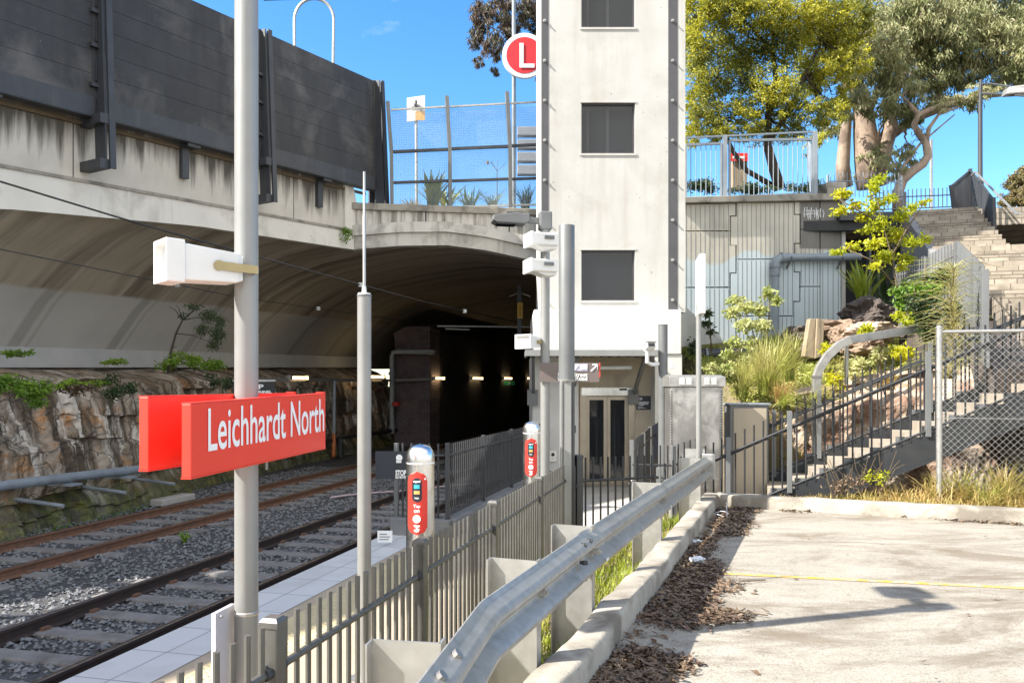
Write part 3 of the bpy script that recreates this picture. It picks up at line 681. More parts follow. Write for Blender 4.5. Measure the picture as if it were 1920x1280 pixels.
# fascia beam (bottom follows the vault edge) and ledge
mb = MB()
S = [-15.5 + .5 * k for k in range(32)]
for s0, s1 in zip(S, S[1:]):
    def rim(s):
        q = VC + VD * s; t, p = pt_of(q.x, q.y); return prof_z(min(p, 14.95))
    for off, dep in ((.06, .36),):
        lo0, lo1 = rim(s0) - .02, rim(s1) - .02
        A, B = VC + VD * s0, VC + VD * s1
        hi0, hi1 = 4.25 + SL * s0, 4.25 + SL * s1
        q = [A + VN * off + UP * min(lo0, hi0 - .1), B + VN * off + UP * min(lo1, hi1 - .1), B + VN * off + UP * hi1, A + VN * off + UP * hi0]
        mb.prism(q, VN * -dep)
mb.build('fascia_beam', M['fascia'], bridge)
mb = MB(); mb.prism([FP(-15.5, 4.255), FP(-.1, 4.255), FP(-.1, 5.95), FP(-15.5, 5.95)], VN * -.3)
mb.build('parapet_wall', M['parapet'], bridge)
mb = MB(); mb.prism([FP(-15.5, 4.20, .09), FP(-.05, 4.20, .09), FP(-.05, 4.262, .09), FP(-15.5, 4.262, .09)], VN * -.1); mb.build('ledge', M['coping'], bridge)
mb = MB()
for s in (-11.9, -7.9, -3.9, -2.2): mb.prism([FP(s, 4.27, .002), FP(s + .02, 4.27, .002), FP(s + .02, 5.9, .002), FP(s, 5.9, .002)], VN * -.02)
mb.build('panel_joint', M['black'], bridge)
# portal face, right of the corner
ring_lo, ring_hi = [], []
ss = [.0 + .2 * k for k in range(0, 37)]
def rimw(s):
    q = VC + WD * s; t, p = pt_of(q.x, q.y); return prof_z(p)
mb = MB()
for a, b in zip(ss, ss[1:]):
    mb.prism([WP(a, rimw(a) - .02, .05), WP(b, rimw(b) - .02, .05), WP(b, rimw(b) + .34, .05), WP(a, rimw(a) + .34, .05)], WN * -.4)
mb.build('portal_ring', M['ring'], bridge)
mb = MB()
for a, b in zip(ss, ss[1:]):
    mb.prism([WP(a, rimw(a) + .342, .14), WP(b, rimw(b) + .342, .14), WP(b, rimw(b) + .63, .10), WP(a, rimw(a) + .63, .10)], WN * -.45)
mb.build('portal_cornice', M['ring'], bridge)
mb = MB(); x = 0.02; k = 0
while x < 11.4:
    lo = max(rimw(min(x, 7)) + .6, 1.0) if x < 7 else -.5
    d = .03 if k % 2 else .0
    mb.prism([WP(x, lo, d), WP(x + .11, lo, d), WP(x + .11, 4.82, d), WP(x, 4.82, d)], WN * -.25); x += .11; k += 1
mb.build('ribbed_spandrel', M['ribbed_white'], bridge)
mb = MB(); mb.prism([WP(-.45, 4.815, .12), WP(5.9, 4.815, .12), WP(5.9, 5.0, .12), WP(-.45, 5.0, .12)], WN * -.6); mb.build('coping', M['coping'], bridge, bevel=.015)
for s in (2.0, 4.35): mb = MB(); mb.prism([WP(s, 4.2, .034), WP(s + .035, 4.2, .034), WP(s + .035, 4.81, .034), WP(s, 4.81, .034)], WN * -.02); mb.build('joint_strip', M['black'], bridge)
mb = MB(); mb.prism([FP(-.35, 3.72, .07), FP(.12, 3.72, .07), FP(.12, 5.0, .07), FP(-.2, 6.0, .07), FP(-.35, 6.0, .07)], VN * -.35); mb.build('corner_block', M['fascia'], bridge)
# street surface above
struct(MB().prism([FP(-24, 4.9, -.35), FP(-.2, 4.9, -.35), WP(0, 4.9, -.35), WP(11.2, 4.9, -.35), V((12.2, 23.6, 4.9)), V((60, 27, 4.9)), V((90, 140, 4.9)), V((-120, 140, 4.9)), V((-120, 0, 4.9)), V((-30, 0, 4.9))], (0, 0, -.3)).build('road', M['asphalt']))

# noise barrier
bar = thing('noise_barrier', 'tall charcoal noise barrier of horizontal panels above the stained overpass parapet', 'noise barrier', FP(-3, 4.2, .35))
OFF = .34
posts = [-32.3, -28.2, -24.1, -19.9, -15.8, -11.7, -7.61, -3.54, .62]  # leftmost bays lie out of view, added for their shade
for a, b in zip(posts, posts[1:]):
    zs = [5.78 + i * .445 for i in range(7)]
    for i in range(6 if b > -11 else 7 if b > -15 else 11):  # unseen bays get extra rows, added to shade the platform tiles
        z0, z1 = 5.78 + .445 * i + .003, 5.78 + .445 * (i + 1) - .003
        mb = MB(); mb.prism([FP(a + .1, z0, OFF), FP(b - .1, z0, OFF), FP(b - .1, z1, OFF), FP(a + .1, z1, OFF)], VN * -.12)
        mb.build('panel', M['barrier'], bar)
    mb = MB(); mb.prism([FP(a + .1, 5.42, OFF + .05), FP(b - .1, 5.42, OFF + .05), FP(b - .1, 5.775, OFF + .05), FP(a + .1, 5.775, OFF + .05)], VN * -.04)
    mb.prism([FP(a + .1, 5.40, OFF + .05), FP(b - .1, 5.40, OFF + .05), FP(b - .1, 5.415, OFF + .05), FP(a + .1, 5.415, OFF + .05)], VN * -.25)
    mb.build('edge_beam', M['barrier_steel'], bar)
    mb = MB(); mb.prism([FP(a + .1, 5.30, .06), FP(b - .1, 5.30, .06), FP(b - .1, 5.37, .06), FP(a + .1, 5.37, .06)], VN * -.05)
    mb.build('rail_strip', M['stem'], bar)
    m_ = (a + b) / 2 + .15                 # small bracket half way
    mb = MB(); mb.prism([FP(m_ - .16, 5.33, OFF), FP(m_ + .16, 5.33, OFF), FP(m_ + .16, 5.42, OFF), FP(m_ - .16, 5.42, OFF)], VN * -.3)
    mb.prism([FP(m_ - .13, 4.68, .12), FP(m_ + .04, 4.68, .12), FP(m_ + .04, 5.33, .12), FP(m_ - .13, 5.33, .12)], VN * -.1)
    mb.build('hanger_bracket', M['barrier_steel'], bar)
for s in posts:
    top = 8.47 if s > -11 else 8.95 if s > -15 else 10.7; lo = 4.42 if s < 0 else 5.0
    mb = MB()
    mb.prism([FP(s + .02, lo, OFF + .36), FP(s + .14, lo, OFF + .36), FP(s + .14, top, OFF + .18), FP(s + .02, top, OFF + .18)], VN * -.05)  # outer flange
    mb.prism([FP(s - .04, lo, OFF + .31), FP(s - .01, lo, OFF + .31), FP(s - .01, top, OFF + .13), FP(s - .04, top, OFF + .13)], VN * -.32)    # web
    mb.prism([FP(s - .12, 5.42, OFF + .01), FP(s + .12, 5.42, OFF + .01), FP(s + .12, top, OFF + .01), FP(s - .12, top, OFF + .01)], VN * -.1)
    mb.build('post', M['barrier_steel'], bar)
    if s < 0:
        for z in (4.5, 5.35):
            mb = MB(); mb.prism([FP(s - .15, z - .09, OFF + .3), FP(s + .05, z - .09, OFF + .3), FP(s + .05, z + .09, OFF + .3), FP(s - .15, z + .09, OFF + .3)], VN * -(OFF + .3)); mb.build('wall_bracket', M['barrier_steel'], bar)
        for z in (6.0, 6.75, 7.4):
            mb = MB(); mb.obox(FP(s - .1, z, OFF + .04), VD * .08, VN * .05, UP * .035); mb.obox(FP(s - .06, z + .3, OFF + .03), VD * .012, VN * .015, UP * .2); mb.build('panel_clip', M['barrier_steel'], bar)
mb = MB(); mb.prism([FP(.62, 5.0, .1), FP(.86, 5.0, .1), FP(.86, 8.5, .1), FP(.62, 8.5, .1)], VN * -.04); mb.prism([FP(.86, 5.0, .5), FP(.9, 5.0, .5), FP(.9, 8.5, .35), FP(.86, 8.5, .35)], VN * -.5); mb.build('end_post', M['barrier_steel'], bar)

# weed in the parapet corner
c = at(655, 440, 21.5); mb = MB()
for _ in range(6): leafy(mb, c + V((rp.uniform(-.12, .2), 0, rp.uniform(-.2, .15))), (.16, .12, .12), 30, .09, .035, rp, .3)
tag(mb.build('wall_weed', M['fern']), 'small green weed growing out of the corner of the overpass wall', 'weed')

# brick pier and inner tunnel wall
pier = thing('brick_pier', 'square sooty brick pier at the mouth of the dark inner tunnel', 'pier', at(772, 830, 34))
mb = MB(); a, b = at(740, 722, 34), at(806, 722, 34)
mb.prism([V((a.x, 34, -2.7)), V((b.x, 34, -2.7)), V((b.x, 34, 2.35)), V((a.x, 34.0, 2.05))], V((.3, 1.2, 0))); mb.build('shaft', M['brick'], pier)
mb = MB(); mb.prism([V((a.x - .03, 33.97, 2.05)), V((b.x + .03, 33.97, 2.35)), V((b.x + .03, 33.97, 2.5)), V((a.x + .5, 33.97, 2.5)), V((a.x - .03, 33.97, 2.2))], V((.3, 1.2, 0))); mb.build('cap', M['brick'], pier)
inner = MB(); t0, p0 = pt_of(b.x, 34.05)
inner.prism([T(t0, p0, -2.7), T(77.5, p0 - .2, -2.7), T(77.5, p0 - .2, 2.3), T(t0, p0, 2.3)], TN * .8)
tag(inner.build('tunnel_wall', M['brick_dark']), 'sooty black brick side wall inside the tunnel beyond the pier', 'wall')

# tunnel services: conduit, lights, pipes
root = thing('cable_conduit', 'grey cable conduit carried along the rock at light height into the tunnel', 'conduit', wallp(560, 712, 12.7))
c_a, c_b, c_c = wallp(478, 711, 12.5), wallp(735, 713, 13.05), at(812, 706, 33.8)
mb = MB(); mb.bar(c_a, c_b, .09, .10); mb.bar(c_b + V((0, -.2, 0)), c_c + V((0, 0, -.1)), .09, .12); mb.build('trunking', mk('conduit grey', (.20, .19, .18), s=4), root)
mb = MB(); mb.tube([wallp(627, 714, 12.7), wallp(626, 812, 12.7)], .06, 8); mb.build('support_pipe', M['pvc'], root, smooth='auto')
mb = MB(); mb.tube([wallp(626, 812, 12.7), wallp(626, 835, 12.7), wallp(625, 856, 12.6)], .07, 8); mb.build('drop_pipe', M['orange'], root, smooth='auto')
mb = MB(); mb.tube([wallp(638, 822, 12.6), wallp(638, 856, 12.6)], .10, 8); mb.build('valve_stub', M['pipe_black'], root, smooth='auto')
def tube_lamp(c, d, L, lab):
    r_ = thing('tunnel_lamp', lab, 'lamp', c, 'batten lamps along the tunnel')
    MB().obox(c, d * L, UP.cross(d) * .06, UP * .04).build('tube', M['tube_light'], r_, bevel=.02)
    for sd in (-1, 1): MB().obox(c + d * (sd * (L + .06)), d * .06, UP.cross(d) * .07, UP * .075).build('end_cap', M['galv'], r_)
cd = (c_b - c_a).normalized()
tube_lamp(wallp(560, 708, 12.55), cd, .55, 'glowing batten lamp on the rock face just right of the red sign')
tube_lamp(wallp(704, 706, 12.85), cd, .8, 'glowing batten lamp on the rock face left of the brick pier')
for px, lab in ((823, 'first glowing lamp on the black tunnel wall right of the pier'), (894, 'second glowing lamp on the black tunnel wall'), (951, 'glowing lamp above the green exit sign in the tunnel'), (993, 'farthest glowing lamp in the tunnel beside the lift wall')):
    k = -(px - HX) / F * TC + TS; Y = (p0 - .12) / k
    tube_lamp(at(px, 709, Y), TU, .9 if px > 823 else .6, lab)
k = -(955 - HX) / F * TC + TS; c = at(955, 718, (p0 - .35) / k)
root = thing('exit_sign', 'small green running man exit sign on the tunnel wall', 'sign', c)
MB().obox(c, (.32, 0, 0), (0, .03, 0), (0, 0, .12)).build('face', M['green_sign'], root)
mb = MB(); q = c + V((.02, -.034, 0))
mb.tube([q + V((0, 0, .07)), q + V((0, 0, .10))], .03, 6); mb.bar(q + V((0, 0, .05)), q + V((-.03, 0, -.02)), .01, .05); mb.bar(q + V((-.03, 0, -.02)), q + V((-.08, 0, -.08)), .01, .03); mb.bar(q + V((-.03, 0, -.02)), q + V((.04, 0, -.08)), .01, .03); mb.bar(q + V((0, 0, .03)), q + V((.08, 0, .01)), .01, .025)
mb.build('running_man', M['white_sign'], root)
root = thing('fire_pipe', 'grey pipe climbing beside the brick pier with a red valve', 'pipe', at(736, 815, 33.5))
mb = MB(); mb.tube([at(735, 812, 33.4), at(735, 668, 33.4), at(737, 661, 33.4), at(744, 659, 33.4), at(812, 660, 33.4), at(812, 660, 36), at(850, 664, 39.5)], .11, 9); mb.build('pipe_run', M['pvc'], root, smooth='auto')
mb = MB(); mb.lathe(at(743, 757, 33.1), [(.0, -.1), (.16, -.08), (.16, .08), (0, .1)], 10); mb.tube([at(736, 757, 33.35), at(747, 757, 33.0)], .07, 8); mb.build('valve', M['redvalve'], root)
for py in (700, 757, 800): mb = MB(); mb.lathe(at(735, py, 33.4), [(.15, -.06), (.15, .06)], 10); mb.build('collar', M['pvc'], root)
# bracket for the overhead wire inside the vault
root = thing('wire_hanger', 'dark hanging post with a yellow label holding the overhead wires in the tunnel', 'hanger', at(974, 540, 27))
mb = MB(); mb.bar(at(974, 535, 27), at(974, 640, 27), .14, .14); mb.build('post', M['barrier_steel'], root)
mb = MB(); mb.obox(at(975, 582, 26.92), (.09, 0, 0), (0, .006, 0), (0, 0, .26)); mb.build('label_plate', M['yellow_label'], root)
mb = MB(); put_text(mb, 'DANGER', .13, at(975, 582, 26.905) + V((.045, 0, -.2)), (0, 0, 1), (-1, 0, 0), width=.4); mb.build('lettering', M['black'], root)
mb = MB(); mb.tube([at(820, 611, 27), at(1000, 613, 27)], .03, 6); mb.tube([at(835, 616, 27), at(880, 618, 27)], .025, 6); mb.tube([at(955, 556, 27), at(974, 548, 27), at(995, 556, 27)], .02, 6); mb.build('arm', M['galv'], root)
# contact wires
def wire(name, pts, r, lab, mat='black', clips=()):
    root = thing(name, lab, 'wire', pts[0], 'overhead wires')
    MB().tube(pts, r, 5).build('strand', M[mat], root, smooth=True)
    for c in clips: MB().obox(c, (.05, 0, 0), (0, .05, 0), (0, 0, .05)).build('clip', M['galv'], root)
def lerp(a, b, f): return a + (b - a) * f
wa, wb, wc = at(-40, 328, 11.0), at(480, 480, 15.5), at(968, 604, 27)
wire('contact_wire', [wa, lerp(wa, wb, .5) - UP * .03, wb, lerp(wb, wc, .5) - UP * .08, wc], .016, 'thick overhead wire crossing in front of the overpass and into the tunnel', 'pipe_black', [lerp(wb, wc, .28) - UP * .05, lerp(wb, wc, .7) - UP * .06])
wa, wb, wc = at(-40, 459, 13), at(448, 557, 20), at(830, 612, 30)
wire('catenary_wire', [wa, wb, wc], .012, 'thin lower overhead wire passing behind the speaker towards the tunnel', 'pipe_black', [lerp(wa, wb, .68), lerp(wb, wc, .3)])
# stop sign at the tunnel
root = thing('tunnel_sign', 'black tunnel warning sign reading STOP partly hidden by the sign pole', 'sign', at(478, 745, 17.5))
c0, c1 = at(436, 716, 17.5), at(515, 745, 17.5)
MB().box((c0.x, 17.5, c1.z), (c1.x, 17.53, c0.z)).build('plate', M['black'], root, bevel=.01)
MB().box((c0.x, 17.49, c0.z + .012), (c1.x + .02, 17.54, c0.z + .05)).build('hood', M['galv'], root)
mb = MB()
put_text(mb, 'STOP', .14, (c0.x + .16, 17.49, c0.z - .15), (1, 0, 0), (0, 0, 1), width=.52, bold=.004)
put_text(mb, 'ENTER TUNNEL', .075, (c0.x + .12, 17.49, c0.z - .24), (1, 0, 0), (0, 0, 1), width=.74, bold=.003)
put_text(mb, 'LIGHTS ARE', .075, (c0.x + .12, 17.49, c0.z - .325), (1, 0, 0), (0, 0, 1), width=.62, bold=.003)
mb.build('lettering', M['white_sign'], root)
mb = MB(); mb.tube([at(500, 745, 17.6), at(500, 880, 17.6)], .035, 8); mb.build('post', M['galv'], root)
# ================================================================== lift tower
def wall_holes(mb, x0, x1, z0, z1, y, holes, depth, m=0):   # front wall facing -Y with rectangular recesses
    xs = sorted({x0, x1} | {h[0] for h in holes} | {h[1] for h in holes})
    zs = sorted({z0, z1} | {h[2] for h in holes} | {h[3] for h in holes})
    for a, b in zip(xs, xs[1:]):
        for c, d in zip(zs, zs[1:]):
            if any(h[0] <= a and b <= h[1] and h[2] <= c and d <= h[3] for h in holes): continue
            mb.poly([(a, y, c), (b, y, c), (b, y, d), (a, y, d)], m)
    for a, b, c, d in holes:
        e = y + depth
        mb.poly([(a, y, c), (a, e, c), (a, e, d), (a, y, d)], m); mb.poly([(b, y, d), (b, e, d), (b, e, c), (b, y, c)], m)
        mb.poly([(a, y, d), (a, e, d), (b, e, d), (b, y, d)], m); mb.poly([(b, y, c), (b, e, c), (a, e, c), (a, y, c)], m)
        mb.poly([(a, e, c), (b, e, c), (b, e, d), (a, e, d)], m)
TY = 18.6
tw = thing('lift_tower', 'tall pale concrete lift tower with square windows and glass lift doors at its base', 'lift tower', (X_(1148, TY), TY + 1.5, -2.37))
tx0, tx1 = X_(1013, TY), X_(1285, TY)
wx0, wx1 = X_(1090, TY), X_(1190.5, TY)
holes = [(wx0, wx1, Z_(b, TY), Z_(a, TY)) for a, b in ((-80, 52), (193, 288), (469, 563.5))]
mb = MB(); wall_holes(mb, tx0, tx1, 1.70, 13.5, TY, holes, .6)
mb.poly([(tx0, TY, 1.7), (tx0, TY, 13.5), (tx0, TY + 3, 13.5), (tx0, TY + 3, 1.7)]); mb.poly([(tx1, TY, 1.7), (tx1, TY + 3, 1.7), (tx1, TY + 3, 13.5), (tx1, TY, 13.5)])
mb.poly([(tx0, TY + 3, 1.7), (tx0, TY + 3, 13.5), (tx1, TY + 3, 13.5), (tx1, TY + 3, 1.7)]); mb.poly([(tx0, TY, 13.5), (tx1, TY, 13.5), (tx1, TY + 3, 13.5), (tx0, TY + 3, 13.5)])
mb.build('shaft', M['tower'], tw)
for i, (a, b, c, d) in enumerate(holes):
    fr = MB(); w = .035; y0 = TY + .07
    for lo, hi in (((a, y0, c), (a + w, y0 + .06, d)), ((b - w, y0, c), (b, y0 + .06, d)), ((a + w, y0, c), (b - w, y0 + .06, c + w)), ((a + w, y0, d - w), (b - w, y0 + .06, d))): fr.box(lo, hi)
    f = fr.build('window', M['channel'], tw)
    g = MB(); g.box((a + w, y0 + .035, c + w), (b - w, y0 + .05, d - w)); g.build('pane', M['tower_glass'], f)
    if i < 2:
        g = MB(); g.box((a + .60, y0 + .15, c + w), (a + .67, y0 + .2, d - w)); g.box((a + .16, y0 + .2, c + w), (a + .19, y0 + .24, d - w)); g.build('mullion', M['galv'], f)
    MB().box((a - .03, TY - .02, c - .05), (b + .03, TY + .06, c)).build('sill', M['tower'], f); MB().box((a - .03, TY - .015, d), (b + .03, TY + .05, d + .03)).build('lintel', M['tower'], f)
    MB().box((a + .01, TY + .5, c + .01), (b - .01, TY + .52, d - .01)).build('dark_backing', M['barrier_steel'], f)  # dark panel added behind the glass for the unlit interior
for px0, px1 in ((1015.5, 1028.5), (1253, 1270.5)):
    a, b = X_(px0, TY), X_(px1, TY)
    ch = MB().box((a, TY - .008, 1.75), (b, TY + .02, 13.4)).build('channel', M['channel'], tw)
    z = Z_(562.5, TY)
    while z < 9.2:
        q = V(((a + b) / 2 - .015, TY - .008, z)); mb = MB()
        mb.tube([q, q - V((0, .035, 0))], .038, 8); mb.tube([q - V((0, .035, 0)), q - V((0, .07, 0))], .02, 6); mb.build('bolt', M['galv'], ch); z += .925
# base: collar, side walls, recessed back wall
BY = 18.15
bx0, bx1 = X_(1001, BY), X_(1278, BY)
mb = MB().box((bx0, BY, .70), (bx1, TY + 3.1, 1.715)); mb.build('collar', M['tower_base'], tw, bevel=.02)
mb = MB().box((bx0 - .03, BY + .03, -2.4), (X_(1085, BY), TY + 3.0, .695)); mb.build('side_wall', M['tower_base'], tw, bevel=.01)
mb = MB().box((X_(1228, BY + .03), BY + .03, -2.4), (bx1 + .02, TY + 3.0, .695)); mb.build('side_wall', M['tower_base'], tw, bevel=.01)
LY = 18.75
dx0, dx1 = X_(1087, LY), X_(1190, LY); dz1 = Z_(725, LY)
mb = MB(); wall_holes(mb, X_(1080, LY), X_(1236, LY), -2.4, .69, LY, [(dx0, dx1, -2.399, dz1)], .3); mb.build('lobby_wall', M['lobby'], tw)
# lift doors
dr = MB(); y0 = LY - .02
dr.box((dx0, y0, -2.37), (X_(1100, LY), y0 + .25, dz1)); dr.box((X_(1178.5, LY), y0, -2.37), (dx1, y0 + .25, dz1)); dr.box((X_(1100, LY), y0, Z_(742, LY)), (X_(1178.5, LY), y0 + .25, dz1))
door = dr.build('door_frame', mk('bronze stainless', (.52, .46, .37), (.44, .385, .31), s=3, rough=.38, metal=.8), tw, bevel=.006)
MB().box((dx0 + .04, y0 - .012, Z_(741, LY)), (dx1 - .04, y0 - .002, Z_(727, LY))).build('header_panel', M['steel'], door)
mb = MB(); mb.box((X_(1161, LY), y0 - .02, Z_(731.5, LY)), (X_(1175, LY), y0 - .013, Z_(728, LY))); mb.build('floor_display', M['black'], door)
for a, b in ((1100, 1139), (1139.6, 1178.5)):
    xa, xb = X_(a, LY), X_(b, LY); w = .075; z0, z1 = -2.36, Z_(742.5, LY); lf = MB(); y1 = LY + .12
    for lo, hi in (((xa, y1, z0), (xa + w, y1 + .04, z1)), ((xb - w, y1, z0), (xb, y1 + .04, z1)), ((xa + w, y1, z0), (xb - w, y1 + .04, z0 + .13)), ((xa + w, y1, z1 - .09), (xb - w, y1 + .04, z1))): lf.box(lo, hi)
    leaf = lf.build('door', bpy.data.materials['bronze stainless'], tw)
    MB().box((xa + w, y1 + .012, z0 + .13), (xb - w, y1 + .03, z1 - .09)).build('pane', M['glass'], leaf)
# canopy over the doors
CY = 16.7
cx0, cx1, cz1, cz0 = X_(985, CY), X_(1236, CY), Z_(655.5, CY), Z_(667, CY)
can = MB().box((cx0, CY, cz0), (cx1, CY + .08, cz1)).box((cx0, CY + .08, cz1 - .05), (cx1, BY, cz1 - .005)).box((cx0, CY + .08, cz0), (cx0 + .06, BY, cz1 - .05)).box((cx1 - .06, CY + .08, cz0), (cx1, BY, cz1 - .05)).build('canopy', M['pole_grey'], tw)
mb = MB()
for i in range(14): x = cx0 + .15 + i * .195; mb.box((x, CY + .12, cz1 - .11), (x + .05, BY, cz1 - .05))
mb.build('purlin', M['barrier_steel'], can)
for px in (1000, 1085, 1213):
    x = X_(px, CY); mb = MB(); mb.bar((x, CY + .15, cz1 - .12), (x + .04, LY - (.05 if px > 1002 else .62), -.18), .07, .12); mb.box((x - .1, LY - .72 if px < 1080 else LY - .12, -.45), (x + .14, LY - .57 if px < 1080 else LY - .02, -.1)); mb.build('brace', M['pole_mid'], can)
mb = MB(); mb.box((X_(1123, 17.8), 17.7, .35), (X_(1184, 17.8), 17.85, .43)); mb.build('batten_lamp', M['white'], can, bevel=.02)
# notice beside the door, intercom
root = thing('camera_notice', 'small navy surveillance notice on the wall right of the lift doors', 'notice', at(1207, 767, LY - .03))
a, b = at(1193.5, 742, LY - .03), at(1221, 767.5, LY - .03)
MB().box((a.x, a.y, b.z), (b.x, a.y + .02, a.z)).build('plate', M['navy'], root)
mb = MB(); y = a.y - .006; z = a.z
cc = V((a.x + .085, y, z - .065))
for i in range(20):
    t0, t1 = i * math.pi / 10, (i + 1) * math.pi / 10
    P = [cc + V((.05 * math.cos(t) * k, 0, .03 * math.sin(t) * k)) for t, k in ((t0, 1), (t1, 1), (t1, .72), (t0, .72))]; mb.add(P, [(0, 1, 2, 3)])
mb.tube([cc + V((0, .002, 0)), cc - V((0, .002, 0))], .013, 8)
for i, w in enumerate((.27, .24, .25, .14)): mb.box((a.x + .03, y, z - .150 - i * .025), (a.x + .03 + w, y + .004, z - .139 - i * .025))
for i, w in enumerate((.12, .2)): mb.box((a.x + .03, y, z - .265 - i * .02), (a.x + .03 + w, y + .004, z - .259 - i * .02))
mb.build('lettering', M['white_sign'], root)
root = thing('intercom_panel', 'small steel help intercom on the left pier of the lift tower', 'intercom', at(1036, 864, BY))
a, b = at(1030, 845, BY + .02), at(1043, 865, BY + .02)
MB().box((a.x, a.y - .03, b.z), (b.x, a.y + .03, a.z)).build('plate', M['steel'], root)
mb = MB(); mb.tube([(a.x + .08, a.y - .031, a.z - .08), (a.x + .08, a.y - .045, a.z - .08)], .04, 12); mb.build('speaker_disc', M['black'], root)
mb = MB(); mb.tube([(a.x + .08, a.y - .031, a.z - .17), (a.x + .08, a.y - .045, a.z - .17)], .022, 10); mb.build('button', M['white'], root)
root = thing('lift_button', 'slim blue and steel lift call button on the wall left of the doors', 'button', at(1077.5, 810, 17.9))
MB().box(at(1076, 811, BY) , at(1079.5, 797, BY) + V((0, .06, 0))).build('plate', M['navy'], root)

# ================================================================== poles, lamps, speakers, cameras
def pole(name, lab, px, Y, r, zt, zb, mat, group=None, taper=1.0, cat='pole', n=20):
    root = thing(name, lab, cat, (X_(px, Y), Y, zb), group)
    mb = MB(); x = X_(px, Y); mb.lathe((x, Y, 0), [(r, zb), (r * taper, zt)], n); mb.build('shaft', M[mat], root, smooth='auto')
    mb = MB(); mb.lathe((x, Y, 0), [(r * taper * 1.06, zt), (r * taper * 1.06, zt + .012), (.0, zt + .025)], n); mb.build('cap', M['pole_mid'], root, smooth='auto')
    mb = MB(); mb.lathe((x, Y, 0), [(r * 2.1, zb), (r * 2.1, zb + .02)], n); mb.build('base_plate', M['galv'], root)
    return root, V((x, Y, 0))
def lamp_head(root, q, d, L, r):          # q on the pole, d the horizontal direction
    sd = UP.cross(d).normalized()
    MB().obox(q, d * (r * 1.35), sd * (r * 1.35), UP * .13).build('collar', M['pole_mid'], root, bevel=.02)
    MB().bar(q + d * r, q + d * (r + .22) + UP * .01, .05, .085).build('arm', M['pole_mid'], root)
    p0 = q + d * (r + .18) + UP * .02
    prof = [(0, -.045), (.06, -.085), (L * .9, -.075), (L, -.045), (L * .97, .03), (L * .35, .065), (0, .055)]
    hd = MB(); hd.prism([p0 + d * a + UP * b - sd * .14 for a, b in prof], sd * .28); h = hd.build('lamp_housing', M['pole_mid'], root, bevel=.012)
    mb = MB()
    for i in range(9): mb.obox(p0 + d * (L * (.18 + .05 * i)) + UP * .065, d * .006, sd * .1, UP * .022)
    mb.build('cooling_fins', M['barrier_steel'], h)
    MB().obox(p0 + d * (L * .62) - UP * .085, d * (L * .26), sd * .11, UP * .008).build('lens', M['glass'], h)
big, bq = pole('lamp_post', 'tall grey platform lamp post carrying the red station name sign', 462, 4.55, .0655, 2.63, -2.15, 'pole_grey', 'platform lamp posts', cat='lamp post', n=28)
lamp_head(big, bq + UP * 2.53, V((.06, .998, 0)).normalized(), .36, .066)
lp2, lq = pole('lamp_post', 'grey platform lamp post with two white boxes near the lift tower', 1022, 11.4, .066, Z_(405, 11.4), -2.15, 'pole_grey', 'platform lamp posts', cat='lamp post')
lamp_head(lp2, lq + UP * Z_(415, 11.4), V((-.98, -.15, 0)).normalized(), .52, .066)
# cable tie and board at the base of the near pole
mb = MB(); mb.lathe((bq.x, bq.y, -1.30), [(.068, 0), (.071, .004), (.071, .018), (.068, .022)], 24); mb.build('strap', M['steel_dull'], big)
c0, c1 = at(404, 1150, 4.42), at(441, 1262, 4.42)
root = thing('notice_board', 'narrow white board strapped to the foot of the tall lamp post', 'board', at(422, 1262, 4.42))
mb = MB(); mb.prism([at(404, 1150, 4.25), at(440, 1131, 4.60), at(440, 1280, 4.60), at(404, 1320, 4.25)], V((-.004, -.0, 0)) + V((-.02, .006, 0))); mb.build('board', mk('lilac white board', (.62, .61, .66), (.56, .55, .60), s=3, rough=.4), root)
mb = MB(); q = at(410, 1155, 4.28); mb.tube([q + V((.01, 0, 0)), q + V((.02, -.006, 0))], .008, 8); mb.build('rivet', M['galv'], root)

slim, sq = pole('slim_mast', 'slim pale grey mast with a thin antenna rod standing behind the platform fence', 683, 5.85, .0505, Z_(556, 5.85), -2.15, 'pole_grey', cat='mast')
mb = MB(); zt = Z_(556, 5.85); mb.lathe((sq.x, sq.y, zt), [(.05, .0), (.046, .025), (.018, .03), (.015, .07), (.012, .075)], 16); mb.build('cap_socket', M['white'], slim, smooth='auto')
mb = MB(); mb.lathe((sq.x, sq.y, 0), [(.0115, zt + .06), (.0115, Z_(405, 5.85)), (.0095, Z_(404, 5.85)), (.0095, Z_(322, 5.85))], 10); mb.build('antenna_rod', M['galv'], slim, smooth='auto')

thick = thing('steel_column', 'thick grey round column on a square shaft in front of the lift tower', 'column', (X_(1062, 9.9), 9.9, -2.15))
tq = V((X_(1062.5, 9.9), 9.9, 0)); r_ = .099
mb = MB(); mb.lathe(tq, [(r_, Z_(712, 9.9)), (r_, Z_(424, 9.9)), (r_ * .97, Z_(423, 9.9)), (r_ * .97, Z_(423, 9.9) - .02), (0, Z_(423, 9.9) - .02)], 28); mb.build('round_shaft', M['pole_mid'], thick, smooth='auto')
mb = MB(); mb.lathe(tq, [(r_ * .95, Z_(714, 9.9) - .015), (r_ * 1.06, Z_(714, 9.9)), (r_ * 1.06, Z_(711, 9.9))], 28); mb.build('lip', M['pole_grey'], thick, smooth='auto')
zz = Z_(714, 9.9); mb = MB(); mb.box((tq.x - .085, tq.y - .08, -2.15), (tq.x + .055, tq.y + .09, zz)); mb.build('square_shaft', M['pole_grey'], thick, bevel=.008)
mb = MB(); mb.box((tq.x - .055, tq.y - .085, -2.1), (tq.x - .045, tq.y - .079, zz)); mb.build('groove', M['black'], thick)
